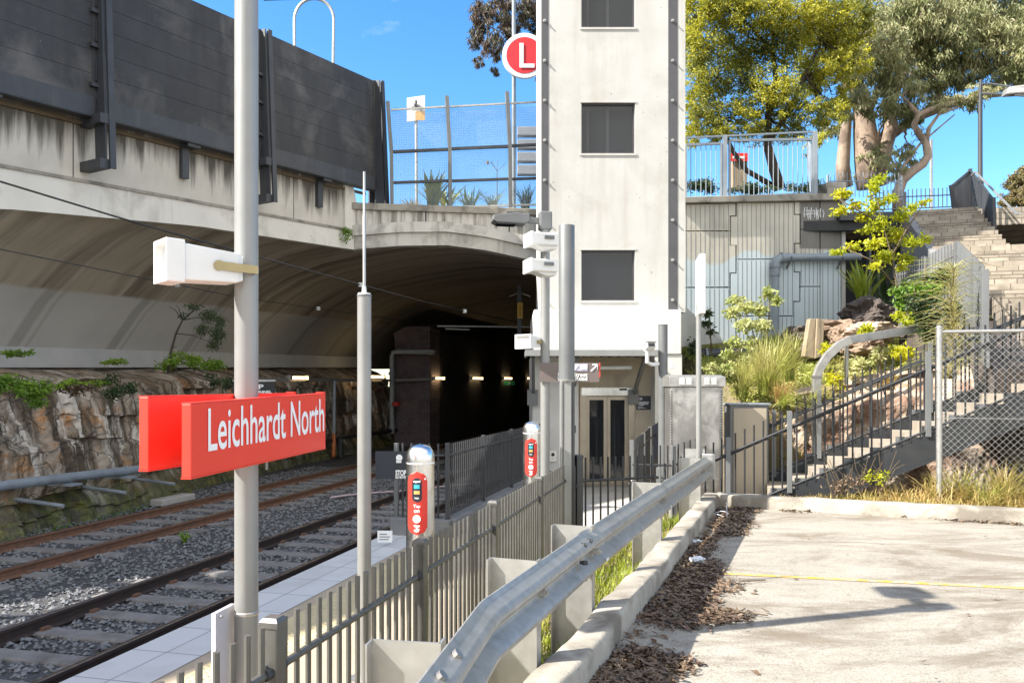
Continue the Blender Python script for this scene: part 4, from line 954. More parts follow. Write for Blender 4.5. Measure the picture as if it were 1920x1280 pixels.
mb = MB(); mb.box((tq.x + .058, tq.y - .07, -2.15), (tq.x + .095, tq.y + .08, zz - .02)); mb.build('cable_cover', M['fence_dark'], thick)

c3, cq = pole('camera_pole', 'short dark grey pole with a surveillance camera beside the lift canopy', 1243, 13.8, .081, Z_(610, 13.8), -2.3, 'pole_mid', cat='pole')
cam = thing('surveillance_camera', 'white box surveillance camera on a bent arm by the short dark pole', 'camera', at(1218, 678, 13.6), 'surveillance cameras')
cb = at(1218, 650, 13.6)
MB().obox(cb, (.075, 0, 0), (0, .17, -.03), (0, .01, .05)).build('housing', M['white'], cam, bevel=.012)
MB().obox(cb + V((0, -.175, .026)), (.055, 0, 0), (0, .01, 0), (0, 0, .03)).build('lens', M['glass'], cam)
MB().obox(cb + V((0, -.03, .062)), (.088, 0, 0), (0, .2, -.035), (0, .002, .008)).build('sunshield', M['white'], cam)
mb = MB(); mb.tube([cb + V((-.03, .05, -.05)), cb + V((-.03, .06, -.26)), cb + V((.06, .1, -.30)), V((cq.x - .06, cq.y, cb.z - .28))], .035, 8); mb.build('arm', M['white'], cam, smooth='auto')
box = thing('junction_box', 'small white junction box behind the short camera pole', 'box', at(1261, 690, 14))
MB().box(at(1254, 691, 14.2), at(1263, 677, 14.05)).build('case', M['white'], box, bevel=.01)

# white boxes and speakers
def horn_box(lab, c, d, L, w, h, armto, grp=None):
    d = V(d).normalized(); sd = UP.cross(d).normalized(); c = V(c)
    root = thing('horn_speaker', lab, 'speaker', c - UP * h / 2, 'white speakers and boxes on the poles')
    mb = MB()                              # body narrows towards the back
    secs = [(0, .50, .50), (.22, .50, .50), (.24, .44, .43), (.92, .40, .36), (1, .34, .30)]
    for (a, wa, ha), (b, wb, hb) in zip(secs, secs[1:]):
        A = [c - d * (L * a) + sd * (w * wa * i) + UP * (h * ha * j) for i, j in ((-1, -1), (1, -1), (1, 1), (-1, 1))]
        B = [c - d * (L * b) + sd * (w * wb * i) + UP * (h * hb * j) for i, j in ((-1, -1), (1, -1), (1, 1), (-1, 1))]
        mb.add(A + B, [(0, 4, 5, 1), (1, 5, 6, 2), (2, 6, 7, 3), (3, 7, 4, 0)])
    e = [c - d * L + sd * (w * .34 * i) + UP * (h * .30 * j) for i, j in ((-1, -1), (1, -1), (1, 1), (-1, 1))]; mb.add(e, [(0, 1, 2, 3)])
    # recessed mouth
    A = [c + sd * (w * .5 * i) + UP * (h * .5 * j) for i, j in ((-1, -1), (1, -1), (1, 1), (-1, 1))]
    B = [c + sd * (w * .43 * i) + UP * (h * .41 * j) for i, j in ((-1, -1), (1, -1), (1, 1), (-1, 1))]
    D = [c - d * .045 + sd * (w * .40 * i) + UP * (h * .38 * j) for i, j in ((-1, -1), (1, -1), (1, 1), (-1, 1))]
    mb.add(A + B, [(0, 1, 5, 4), (1, 2, 6, 5), (2, 3, 7, 6), (3, 0, 4, 7)]); mb.add(B + D, [(0, 1, 5, 4), (1, 2, 6, 5), (2, 3, 7, 6), (3, 0, 4, 7)])
    mb.build('horn', M['white'], root, bevel=.008)
    g = MB(); g.add(D, [(0, 1, 2, 3)]); g.build('grille', M['white_sign'], root)
    q = c - d * (L * .66)
    for s_ in (-1, 1):
        mb = MB(); mb.bar(q + sd * (s_ * w * .46), q - d * (L * .52) + sd * (s_ * w * .46), .006, .045)
        mb.tube([q + sd * (s_ * w * .44), q + sd * (s_ * w * .49)], .028, 10); mb.build('bracket', M['brass'], root)
    mb = MB(); mb.bar(q - d * (L * .52) - sd * (w * .47), q - d * (L * .52) + sd * (w * .47), .006, .045); mb.tube([q - d * (L * .52), V(armto)], .016, 8); mb.build('arm', M['galv'], root)
sd_ = V((-.86, -.5, 0)).normalized()
horn_box('large white horn speaker bracketed to the tall lamp post above the red sign', at(300, 489, 4.20), (-.74, -.67, .02), .42, .20, .225, at(446, 493, 4.53))
horn_box('small white horn speaker on the lamp post just above the lift canopy', at(980, 640, 11.15), (-.55, -.83, 0), .33, .26, .20, at(1016, 640, 11.4))
def flood(lab, px, py):
    c = at(px, py, 11.1); root = thing('flood_light', lab, 'flood light', c - UP * .11, 'white speakers and boxes on the poles')
    d = V((-.95, -.3, 0)).normalized(); s2 = UP.cross(d)
    MB().obox(c, d * .19, s2 * .16, UP * .085).build('case', M['white'], root, bevel=.015)
    MB().obox(c + d * .195, d * .02, s2 * .17, UP * .095).build('front_rim', M['white_sign'], root, bevel=.008)
    MB().prism([c + d * a + UP * b - s2 * .12 for a, b in ((-.18, -.085), (.12, -.085), (-.02, -.135), (-.18, -.125))], s2 * .24).build('under_tray', M['white'], root)
    mb = MB(); mb.bar(c - s2 * -.17 + d * .02 + UP * .02, c + s2 * .17 - d * .12 + UP * .02, .02, .045); mb.build('latch', M['pole_mid'], root)
    mb = MB(); mb.bar(c - d * .15, V((lq.x, lq.y, c.z)), .06, .07); mb.build('arm', M['pole_mid'], root)
flood('upper white box light fixed to the lamp post by the lift tower', 1016, 451)
flood('lower white box light fixed to the lamp post by the lift tower', 1015, 500)

# station name sign: two boards either side of the pole
def name_board(lab, x0, y0, x1, y1, z0, z1, tilt, front):
    root = thing('name_board', lab, 'sign', ((x0 + x1) / 2, (y0 + y1) / 2, z0), 'station name boards on the lamp post')
    a, b = V((x0, y0, 0)), V((x1, y1, 0)); d = (b - a).normalized(); nrm = V((d.y, -d.x, 0)); th = .05
    def P(f, z): return a + (b - a) * f + UP * (z + tilt * f)
    mb = MB(); mb.prism([P(0, z0), P(1, z0), P(1, z1), P(0, z1)], nrm * -th); pn = mb.build('panel', M['red'], root, bevel=.004)
    e = .028
    mb = MB()
    for za, zb in ((z1, z1 + .006), (z0 - .006, z0)): mb.prism([P(.0, za), P(1.0, za), P(1.0, zb), P(.0, zb)], nrm * -(th + .004))
    mb.prism([P(.975, z1 + .007), P(1, z1 + .007), P(1, z1 + .013), P(.975, z1 + .013)], nrm * -th)
    mb.build('edge_trim', M['red'], root)
    mb = MB()
    L = (b - a).length
    if front:
        vs, fs = text_geo('Leichhardt North', .3, .66, .003)
        w = max(x for x, y in vs); k = (L * .895) / w
        hmax = max(y for x, y in vs); ky = .205 / hmax
        up = (UP + d * 0)
        mb.add([P(.085, z0 + .115) + (b - a) / L * (x * k) + UP * (y * ky + tilt * (x * k) / L) + nrm * .0035 for x, y in vs], fs)
    else:
        vs, fs = text_geo('Leichhardt North', .3, .66, .003)
        w = max(x for x, y in vs); k = (L * .895) / w; ky = .205 / max(y for x, y in vs)
        mb.add([P(.915, z0 + .115) - (b - a) / L * (x * k) + UP * (y * ky - tilt * (x * k) / L) - nrm * (th + .0035) for x, y in vs], fs)
    mb.build('lettering', M['white_sign'], root)
name_board('red station board with white lettering facing the car park', X_(358, 3.76), 3.76, X_(610.5, 5.18), 5.18, Z_(896, 3.76), Z_(757, 3.76), .031, True)
name_board('red station board behind the lamp post turned towards the tracks', X_(278, 3.82) , 3.82, X_(278, 3.82) + .33, 5.22, Z_(881.5, 3.82), Z_(744, 3.82), .0, False)

# way finding sign
root = thing('direction_sign', 'brown direction sign with pictograms and a white arrow hung under the canopy line', 'sign', at(1090, 715, 11.3))
c0, c1 = at(1012, 680, 11.3), at(1123.5, 716, 11.3)
MB().box((c0.x, 11.3, c1.z), (c1.x, 11.34, c0.z)).build('panel', M['brown_sign'], root)
MB().box((c1.x + .001, 11.295, c1.z + .07), (c1.x + .014, 11.345, c0.z)).build('red_edge', M['red'], root)
mb = MB(); y = 11.294
put_text(mb, 'James Street', .083, (at(1101.5, 705, 11.3).x, y, Z_(706, 11.3)), (1, 0, 0), (0, 0, 1), align='RIGHT', bold=.002)
put_text(mb, 'Darley Road', .083, (at(1101.5, 705, 11.3).x, y, Z_(713, 11.3)), (1, 0, 0), (0, 0, 1), align='RIGHT', bold=.002)
q = V((at(1114.5, 689, 11.3).x, y, Z_(689, 11.3)))
for A, B in (((-.05, -.05), (.04, .04)), ((-.03, .042), (.042, .042)), ((.042, .042), (.042, -.03))): mb.bar(q + V((A[0], 0, A[1])), q + V((B[0], 0, B[1])), .004, .02)
mb.build('lettering', M['white_sign'], root)
for px in (1079.5, 1094.5):
    pc_ = at(px, 688.5, 11.3); pm = MB().box((pc_.x - .055, y, pc_.z - .05), (pc_.x + .055, y + .004, pc_.z + .05)).build('pictogram', M['lilac'], root)
    mb = MB(); y2 = y - .006
    if px > 1090:                          # car
        mb.box((pc_.x - .04, y2, pc_.z - .025), (pc_.x + .04, y2 + .005, pc_.z)); mb.prism([(pc_.x - .03, y2, pc_.z + .001), (pc_.x + .03, y2, pc_.z + .001), (pc_.x + .02, y2, pc_.z + .028), (pc_.x - .02, y2, pc_.z + .028)], (0, .005, 0))
    else: mb.bar((pc_.x - .02, y2, pc_.z - .03), (pc_.x + .03, y2, pc_.z + .03), .004, .014)
    mb.build('symbol', M['white_sign'], pm)

# tap on poles
def tap_pole(lab, px, Y):
    x = X_(px, Y); root = thing('tap_pole', lab, 'card reader pole', (x, Y, -2.15), 'stainless card reader poles'); c = V((x, Y, 0)); r = .105; zt = -.44
    mb = MB(); mb.lathe(c, [(r, -2.15), (r, zt - .135)], 28); mb.build('shaft', M['steel'], root, smooth='auto')
    mb = MB(); mb.lathe(c, [(r * 1.01, zt - .133), (r * 1.01, zt - .105), (r * .99, zt - .08), (r * .9, zt - .045), (r * .7, zt - .015), (r * .35, zt), (0, zt + .002)], 28); mb.build('dome', M['steel'], root, smooth='auto')
    mb = MB(); mb.lathe(c, [(r * 1.015, zt - .139), (r * 1.015, zt - .129)], 28); mb.build('band', M['white_sign'], root, smooth='auto')
    def surf(u, z, rr): a = -math.pi / 2 - .12 + u / r; return c + V((math.cos(a) * rr, math.sin(a) * rr, z))
    def pill(hw, z0, z1, rr, name, mat, par, uc=0.0):
        mb = MB(); nz = 24; nu = 12; L = []
        for i in range(nz + 1):
            z = z0 + (z1 - z0) * i / nz; k = 1.0
            d = min(z - z0, z1 - z)
            if d < hw: k = math.sqrt(max(0, 1 - ((hw - d) / hw) ** 2))
            L.append([surf(uc + hw * k * (2 * j / nu - 1), z, rr) for j in range(nu + 1)])
        for i in range(nz):
            for j in range(nu): mb.poly([L[i][j], L[i][j + 1], L[i + 1][j + 1], L[i + 1][j]])
        return mb.build(name, M[mat], par)
    z1 = zt - .19; z0 = zt - .655
    rp_ = pill(.078, z0, z1, r + .003, 'red_panel', 'opal_red', root)
    rd = pill(.036, z1 - .225, z1 - .045, r + .005, 'reader', 'navy', rp_)
    def patch(u0, u1, za, zb, rr, mb):
        n_ = 4
        for j in range(n_): mb.poly([surf(u0 + (u1 - u0) * j / n_, za, rr), surf(u0 + (u1 - u0) * (j + 1) / n_, za, rr), surf(u0 + (u1 - u0) * (j + 1) / n_, zb, rr), surf(u0 + (u1 - u0) * j / n_, zb, rr)])
    mb = MB(); patch(-.02, .02, z1 - .125, z1 - .095, r + .007, mb); mb.build('card_icon', M['cyan'], rp_)
    mb = MB(); patch(-.02, .02, z1 - .165, z1 - .140, r + .007, mb); mb.build('screen', M['amber'], rp_)
    mb = MB()
    def curve_text(body, zc, h, wd, uc=0.0):
        vs, fs = text_geo(body, .1, 1, .003); xs = [v[0] for v in vs]; ys = [v[1] for v in vs]
        kx = wd / (max(xs) - min(xs)); ky = h / (max(ys) - min(ys))
        mb.add([surf(uc + (x - min(xs)) * kx - wd / 2, zc + (yy - min(ys)) * ky, r + .007) for x, yy in vs], fs)
    curve_text('opal', z1 - .085, .024, .05); curve_text('VISA', z1 - .20, .012, .035)
    curve_text('Tap', z1 - .27, .03, .05); curve_text('on', z1 - .30, .022, .04)
    z = z1 - .345; mb.tube([surf(0, z, r + .006) - V((0, .0, 0)), surf(0, z, r + .009)], .03, 12)
    curve_text('tap', z - .065, .024, .045); curve_text('off', z - .095, .024, .04)
    for A in ((0, -.1, 0, -.035), ): pass
    ze = z0 + .02
    patch(-.006, .006, ze + .012, ze + .045, r + .007, mb)
    mb.poly([surf(-.022, ze + .022, r + .007), surf(0, ze, r + .007), surf(.022, ze + .022, r + .007)])
    mb.build('lettering', M['white_sign'], rp_)
    mb = MB(); mb.tube([surf(.06, z1 - .055, r + .002), surf(.06, z1 - .055, r + .008)], .007, 8); mb.build('sensor', M['white_sign'], rp_)
tap_pole('nearer stainless card reader pole with a domed top and red panel behind the platform fence', 788, 5.95)
tap_pole('farther stainless card reader pole with a domed top beside the lamp post', 997, 9.65)

# post with blade sign by the guardrail
bs = thing('sign_post', 'slender pale post topped by a narrow white blade sign beside the guardrail end', 'sign post', at(1310, 840, 10.75) )
q = at(1310, 700, 10.75); mb = MB(); mb.lathe((q.x, q.y, 0), [(.036, -2.0), (.036, Z_(570, 10.75))], 14); mb.build('shaft', M['pole_grey'], bs, smooth='auto')
a, b = at(1304, 481, 10.7), at(1318, 583, 10.7)
mb = MB(); mb.prism([(a.x, 10.45, b.z - .05), (a.x + .075, 10.45, b.z - .05), (a.x + .075, 10.45, a.z), (a.x, 10.45, a.z)], (.085, .62, 0)); mb.build('blade', M['white'], bs, bevel=.004)
mb = MB()
mb.build if 0 else None
mb.prism([(a.x + .0765, 10.49, b.z + .0), (a.x + .0765, 10.49, a.z - .10), (a.x + .0765 + .07, 11.0, a.z - .10), (a.x + .0765 + .07, 11.0, b.z)], (.003, 0, 0)); mb.build('sign_face', mk('reflective sign face', (.46, .43, .36), (.30, .29, .25), s=9, rough=.3), bs)

# ================================================================== fences
def fence(name, lab, pts, ph, mats, cat='fence', group=None, post_w=.075, sp=.1, pr=.0135, rails=(.2,), low=.09, rr=.018, posts=None, post_h=None, cap=True, rail_round=True, pn=8, loc=None, post_low=0.0, over=0.0):
    mp, mq = mats
    pts = [V(p) for p in pts]
    root = thing(name, lab, cat, loc or pts[0], group)
    post_h = post_h or ph
    for i, p in enumerate(pts):
        if posts is not None and i not in posts: continue
        d = (pts[min(i + 1, len(pts) - 1)] - pts[max(i - 1, 0)]); d.z = 0; d.normalize(); s_ = V((-d.y, d.x, 0))
        mb = MB(); h = post_h + post_low; mb.obox(p + UP * (post_h - h / 2), d * post_w / 2, s_ * post_w / 2, UP * h / 2)
        po = mb.build('post', M[mq], root, bevel=.006)
        if cap:
            mb = MB(); q = p + UP * post_h; w = post_w / 2 + .004
            mb.obox(q + UP * .008, d * w, s_ * w, UP * .012)
            b4 = [q + UP * .02 + d * (w * i_) + s_ * (w * j_) for i_, j_ in ((-1, -1), (1, -1), (1, 1), (-1, 1))]; t4 = [q + UP * .036 + d * (w * .72 * i_) + s_ * (w * .72 * j_) for i_, j_ in ((-1, -1), (1, -1), (1, 1), (-1, 1))]
            mb.add(b4 + t4, [(0, 1, 5, 4), (1, 2, 6, 5), (2, 3, 7, 6), (3, 0, 4, 7), (4, 5, 6, 7)]); mb.build('post_cap', M[mq], po)
    for a, b in zip(pts, pts[1:]):
        L = (V((b.x, b.y, 0)) - V((a.x, a.y, 0))).length; d = (b - a) / L; n_ = max(1, int((L - post_w) / sp))
        mb = MB()
        for k in range(n_):
            s0 = post_w / 2 + (L - post_w) * (k + .5) / n_; q = a + d * s0
            mb.tube([q + UP * low, q + UP * (ph + over)], pr, pn)
        mb.build('pickets', M[mp], root, smooth='auto')
        for ro in rails:
            mb = MB(); z = ph - ro
            if rail_round: mb.tube([a + UP * z, b + UP * z], rr, 10)
            else: mb.bar(a + UP * z, b + UP * z, .03, .035)
            rl = mb.build('rail', M[mp], root, smooth='auto')
            if cap and post_w > .07 and ro < .4:
                for q in (a + d * .055, b - d * .055):
                    m2 = MB(); m2.tube([q + UP * z - d * .02, q + UP * z + d * .02], rr * 1.5, 8); m2.tube([q + UP * (z + .01), q + UP * (z + rr * 2.1)], .009, 6); m2.build('rail_bracket', M['fence_dark'], rl)
    return root
PF = 1.75
def fy(Y): k = (Y - TS * PF) / TC; return T(k, PF, -2.15)
fence('platform_fence', 'long grey picket fence along the back of the platform beside the guardrail', [fy(1.65), fy(3.29), fy(4.95), fy(6.6), fy(8.33), fy(9.8)], 1.18, ('fence_grey', 'fence_grey'), posts=[0, 1, 2, 3, 4], rails=(.2, 1.06), over=.0, sp=.098, post_h=1.165)
g0, g1 = at(1085, 857, 9.95), at(1234, 860, 10.35)
g0.z = g1.z = -2.15
fence('gate_fence', 'short grey picket fence across the ramp in front of the lift doors', [g0, g1], 1.25, ('stair_steel', 'fence_dark'), sp=.103, pr=.012, rails=(.29, 1.1), posts=[0], low=.1, post_w=.085)
fence('link_fence', 'tiny picket return between the thick column and the dark gate post', [(tq.x + .1, 9.9, -2.15), (g0.x - .05, g0.y, -2.15)], 1.15, ('fence_grey', 'fence_grey'), posts=[], rails=(.25,))
# dark fence round the end of the platform, beside the track
def tp(t, p, z=-1.96): return T(t, p, z)
fr = fence('track_fence', 'long dark picket fence beside the track beyond the end of the platform', [tp(10.85, 3.66), tp(12.7, 3.66), tp(14.6, 3.66), tp(16.5, 3.66), tp(18.4, 3.66)], 1.12, ('fence_dark', 'fence_dark'), sp=.095, pr=.0115, rails=(.16, 1.0), post_w=.06, cap=False, post_h=1.14)
fg = fence('track_gate', 'dark picket panel closing the platform end with warning boards on it', [T(10.9, 4.46, -2.0), T(10.9, 3.72, -2.0)], 1.16, ('fence_dark', 'pole_mid'), sp=.125, pr=.016, rails=(.17, 1.08), post_w=.06, cap=False, posts=[0])
a, b = at(703, 846, 11.0), at(762, 898, 11.0)
root = thing('warning_board', 'dark warning board with white lettering behind the platform end gate', 'sign', (a.x, 11.05, b.z))
MB().box((a.x, 11.03, b.z), (b.x + .05, 11.05, a.z)).build('plate', M['navy'], root)
mb = MB(); put_text(mb, 'STOP', .10, (X_(741, 11), 11.024, Z_(891, 11)), (1, 0, 0), (0, 0, 1), width=.15, bold=.004); put_text(mb, 'NO ENTRY', .05, (X_(741, 11), 11.024, Z_(897, 11)), (1, 0, 0), (0, 0, 1), width=.15, bold=.002)
q = V((X_(748, 11), 11.024, Z_(858, 11))); mb.tube([q, q - V((0, .004, 0))], .045, 12); mb.box((q.x - .04, 11.02, q.z - .07), (q.x + .03, 11.026, q.z - .035)); mb.build('lettering', M['white_sign'], root)
a, b = at(708, 994, 10.72), at(736, 1016, 10.72)
root = thing('small_notice', 'small white notice plate low on the platform end gate', 'sign', (a.x, 10.72, b.z))
MB().box((a.x, 10.70, b.z), (b.x, 10.715, a.z)).build('plate', M['white_sign'], root, bevel=.004)
mb = MB()
for i, w in enumerate((.1, .14, .12)): mb.box((a.x + .03, 10.695, a.z - .05 - i * .035), (a.x + .03 + w, 10.699, a.z - .04 - i * .035))
mb.build('lettering', M['pole_mid'], root)

# ================================================================== car park: slab, kerb, guardrail
KA = math.atan(553 / 1500.0); KU = V((math.sin(KA), math.cos(KA), 0)); KN = V((-math.cos(KA), math.sin(KA), 0))
DZ = -1.65
def K(t, p, z=0.0): return KU * t + KN * p + UP * z
corner = at(1347, 949, 10.9); tk = corner.dot(KU); pk = corner.dot(KN)
far_d = (V((6.07, 9.48, 0)) - V((2.8, 10.9, 0))).normalized()
fc = V((2.8, 10.9, 0))
def FK(s, o=0.0, z=0.0): return fc + far_d * s + V((-far_d.y, far_d.x, 0)) * o + UP * z
struct(MB().prism([K(-5, pk, DZ), fc + UP * DZ, FK(22, 0, DZ), FK(22, 0, DZ) - KU * 22, K(-5, pk, DZ) + V((2, -6, 0))], (0, 0, -.3)).build('car_park', M['deck']))
# kerb as rough cast concrete
def rough_kerb(name, P0, d, nn, L, w, h, lean, seed):
    rk = random.Random(seed); prof = [(0, -.35), (0, h - .025), (.012, h - .006), (.03, h), (w - .03, h), (w - .01, h - .008), (w, h - .03), (w, -.35)]
    n_ = int(L / .11); path = []; mb = MB(); m_ = len(prof)
    for i in range(n_ + 1):
        s_ = L * i / n_
        for a, z in prof:
            j = noise.fractal(V((s_ * 2.2, a * 8 + seed, z * 6)), 1.0, 2.0, 4) * .016 + noise.noise(V((s_ * .7, seed, 0))) * .018
            lean_ = -lean * (1 - max(0, z) / h) if a < w / 2 else 0
            mb.v.append(P0 + d * s_ + nn * (a + lean_ + j) + UP * (DZ + z + (j * .5 if z > .05 else 0)))
    for i in range(n_):
        for k in range(m_ - 1):
            mb.f.append((i * m_ + k, (i + 1) * m_ + k, (i + 1) * m_ + k + 1, i * m_ + k + 1)); mb.m.append(0)
    mb.poly([mb.v[k] for k in range(m_)]); mb.poly([mb.v[n_ * m_ + k] for k in range(m_)][::-1])
    return struct(mb.build(name, M['kerb'], smooth='auto'))
rough_kerb('kerb', K(-1.0, pk), KU, KN, tk + 1.0 + .14, .20, .165, .02, 3)
rough_kerb('kerb', FK(-.02), far_d, V((-far_d.y, far_d.x, 0)), 18, .20, .17, .02, 9)
# yellow bay line
a, b = atz(1352, 1075, DZ), atz(1920, 1103, DZ); d = (b - a).normalized(); s_ = V((-d.y, d.x, 0)); mb = MB(); nn_ = 60
P = [a + d * (8 * i / nn_) for i in range(nn_ + 1)]
for i in range(nn_): mb.poly([P[i] - s_ * .034 + UP * .004, P[i + 1] - s_ * .034 + UP * .004, P[i + 1] + s_ * .034 + UP * .004, P[i] + s_ * .034 + UP * .004])
struct(mb.build('road_marking', M['yellow']))
# guardrail
gr = thing('guardrail', 'galvanised corrugated steel guardrail along the edge of the car park', 'guardrail', K(5, pk + .4, DZ))
def hgt(px, py): return (HY - py) / F
gp = [atz(787, 1276, -.95) , atz(900, 1130, -.95), atz(1091, 999, -.95), atz(1200, 931, -.95), atz(1324, 856, -.95)]
gp = [V((p.x, p.y, 0)) for p in gp]
gp.insert(0, gp[0] + (gp[0] - gp[1]).normalized() * 1.6)
WB = [(0, -.0), (.012, -.018), (.055, -.042), (.078, -.062), (.082, -.085), (.066, -.108), (.02, -.132), (.006, -.150), (.006, -.166), (.02, -.184), (.066, -.208), (.082, -.231), (.078, -.254), (.055, -.274), (.012, -.298), (0, -.316)]
def beam(name, pts, off=0.0, dz=0.0):
    prof = WB + [(a - .006, z) for a, z in WB[::-1]]
    frames = []
    for i, p in enumerate(pts):
        d = (pts[min(i + 1, len(pts) - 1)] - pts[max(i - 1, 0)]).normalized(); frames.append((V((d.y, -d.x, 0)), UP))
    mb = MB(); mb.sweep(prof, [p + UP * (-.945 + dz) + f[0] * off for p, f in zip(pts, frames)], frames); return mb.build(name, M['rail_guard'], gr, smooth='auto')
def dense(pts, k):
    out = []
    for a, b in zip(pts, pts[1:]): out += [a + (b - a) * i / k for i in range(k)]
    return out + [pts[-1]]
# soften the kink
k0, k1, k2 = gp[1], gp[2], gp[3]
bend = [k1 + (k0 - k1).normalized() * .10, k1 + (k0 - k1).normalized() * .03 + (k2 - k1).normalized() * .005, k1 + (k2 - k1).normalized() * .03 + (k0 - k1).normalized() * .005, k1 + (k2 - k1).normalized() * .10]
jn = k1 + (k2 - k1) * .93
ja = (k0 - gp[0])
e0 = k0
beam('beam', [gp[0], e0 + (k0 - k1).normalized() * .02])
beam('beam', [e0 + (k0 - k1).normalized() * .12] + bend + [jn + (k2 - k1).normalized() * .12], .008, .004)
beam('beam', [jn - (k2 - k1).normalized() * .12, gp[3], gp[4], gp[5]], -.004)
def on_line(px_, seg): # point on a guardrail segment at an image column
    a, b = seg; k = (px_ - HX) / F
    t = (k * a.y - a.x) / ((b.x - a.x) - k * (b.y - a.y)); return a + (b - a) * t
for px, wd in ((1316, .0), (1243, 0), (1115, 0), (1013, 0), (836, 0)):
    seg = (k1, gp[5]) if px > 900 else (gp[1], k1)
    q = on_line(px, seg); d = (seg[1] - seg[0]).normalized(); s_ = V((-d.y, d.x, 0))
    mb = MB(); z0, z1 = -2.35, -.935
    mb.obox(q + s_ * .15 + UP * (z0 + z1) / 2, s_ * .13, d * .004, UP * (z1 - z0) / 2)
    mb.obox(q + s_ * .28 - d * .03 + UP * (z0 + z1) / 2, s_ * .004, d * .035, UP * (z1 - z0) / 2)
    mb.obox(q + s_ * .022 + d * .03 + UP * (z0 + z1) / 2, s_ * .004, d * .035, UP * (z1 - z0) / 2)
    mb.build('post', M['galv'], gr)
    c = q - s_ * .01 + d * .0 + UP * -1.10
    mb = MB(); mb.tube([c + s_ * .02, c - s_ * .02], .022, 8); mb.tube([c - s_ * .02, c - s_ * .034], .013, 6); mb.build('bolt', M['galv'], gr)
    mb = MB(); c2 = q + d * .12 + UP * -1.17; mb.obox(c2 - s_ * .058, d * .028, s_ * .003, UP * .008); mb.build('slot', M['white'], gr) if px in (1115, 1013, 1243) else None
dj = (k2 - k1).normalized(); sj = V((-dj.y, dj.x, 0))
for o_, zz in ((-.07, -.985), (.07, -.985), (-.07, -1.195), (.07, -1.195), (-.05, -1.10)):
    c = jn + dj * o_ + UP * zz - sj * .062; mb = MB(); mb.lathe(c, [(.016, -.012), (.02, 0), (.016, .012)], 8); mb.tube([c + sj * .03, c - sj * .02], .012, 8); mb.build('bolt', M['fence_dark'], gr)
de = (gp[2] - gp[1]).normalized(); se = V((-de.y, de.x, 0))
for o_ in (.10, .32):
    c = gp[1] + de * o_ + UP * -.972 - se * .042; mb = MB(); mb.tube([c + UP * .012 - se * .012, c - UP * .012 + se * .012], .02, 8); mb.build('bolt', M['steel_dull'], gr)
# end cap strap at the far end
mb = MB(); q = gp[5]; d = (gp[5] - gp[4]).normalized(); s_ = V((-d.y, d.x, 0)); mb.obox(q + d * .02 - s_ * .03 + UP * -1.08, d * .02, s_ * .085, UP * .17); mb.build('end_plate', M['galv'], gr, bevel=.01)
mb = MB(); mb.obox(q + s_ * .16 + d * .1 + UP * -.93, s_ * .13, d * .02, UP * .075); mb.build('end_bracket', M['galv'], gr)

# grass verge between the fence and the kerb
def verge(u, v):
    t = -1 + 12.4 * u; a = K(t, pk + .19, DZ - .03); q = fy(max(1.0, a.y - .2)) if a.y < 10 else a + KN * 1.2; b = V((q.x + .06, q.y, -2.12))
    f = v; p = a + (b - a) * f; p.z = DZ - .06 + (-2.14 - DZ + .06) * f ** .9 + .02 * noise.noise(V((p.x * 5, p.y * 5, 0))); return p
mb = MB(); mb.grid(verge, 50, 10); struct(mb.build('verge', M['soil'], smooth=True))
mb = MB(); rg = random.Random(5)
for _ in range(5200):
    u, v = rg.random(), rg.random() ** 1.2; p = verge(u, v)
    if p.y < 1.5: continue
    blades(mb, p, 2, rg.uniform(.06, .17), .07, .011, rg, segs=2)
tag(mb.build('grass', M['grass']), 'bright green grass strip growing between the guardrail posts and the kerb', 'grass', kind='stuff')
# ================================================================== right side: wall, stairs, embankment
ry = 23.4
rw = thing('retaining_wall', 'ribbed panel retaining wall partly painted pale blue grey right of the lift tower', 'retaining wall', V((X_(1430, ry), ry, 0)))
def RW(px, py, off=0.0):                   # point on the wall plane
    k = (px - HX) / F; base = VC + WD * 0
    s = (k * VC.y - VC.x) / (WD.x - k * WD.y); q = VC + WD * s; return V((q.x, q.y, (HY - py) / F * q.y)) + WN * off
zt_ = 5.02
def panel(poly, flat=()):
    q = [RW(px, py, .14) for px, py in poly]
    mb = MB(); mb.prism(q, WN * -.12); o = mb.build('panel', M['ribbed'], rw)
    xs = [p[0] for p in poly]; x0, x1 = min(xs), max(xs)
    n_ = int((x1 - x0 - 4) / 8.4); mb = MB()
    for k in range(n_ + 1):
        x = x0 + 4 + k * (x1 - x0 - 8) / max(1, n_)
        ys = []                            # vertical extent of the polygon at x
        m_ = len(poly)
        for i in range(m_):
            (xa, ya), (xb, yb) = poly[i], poly[(i + 1) % m_]
            if (xa - x) * (xb - x) < 0: ys.append(ya + (yb - ya) * (x - xa) / (xb - xa))
        ys.sort()
        if any(a < x < b for a, b in flat): continue
        for a, b in zip(ys[::2], ys[1::2]):
            if b - a < 6: continue
            mb.prism([RW(x - .55, a + 1.5, .1425), RW(x + .55, a + 1.5, .1425), RW(x + .55, b - 1.5, .1425), RW(x - .55, b - 1.5, .1425)], WN * -.02)
    if mb.v: mb.build('groove', mk('rib shadow gap', (.20, .215, .22)) if 'rib shadow gap' not in bpy.data.materials else bpy.data.materials['rib shadow gap'], o)
mb = MB(); mb.prism([RW(1262, 372, .0), RW(1580, 372, 0), RW(1580, 700, 0), RW(1262, 700, 0)], WN * -.3); mb.build('backing', M['black'], rw)
g = 1.0
panel([(1262, 386), (1376 - g, 384), (1376 - g, 406), (1364.5, 406), (1364.5, 433.5), (1262, 434)], [(1364, 1377)])
panel([(1262, 436), (1364.5, 436), (1364.5, 462), (1376 - g, 462), (1376 - g, 512), (1364, 512), (1364, 538), (1262, 539)], [(1364, 1377)])
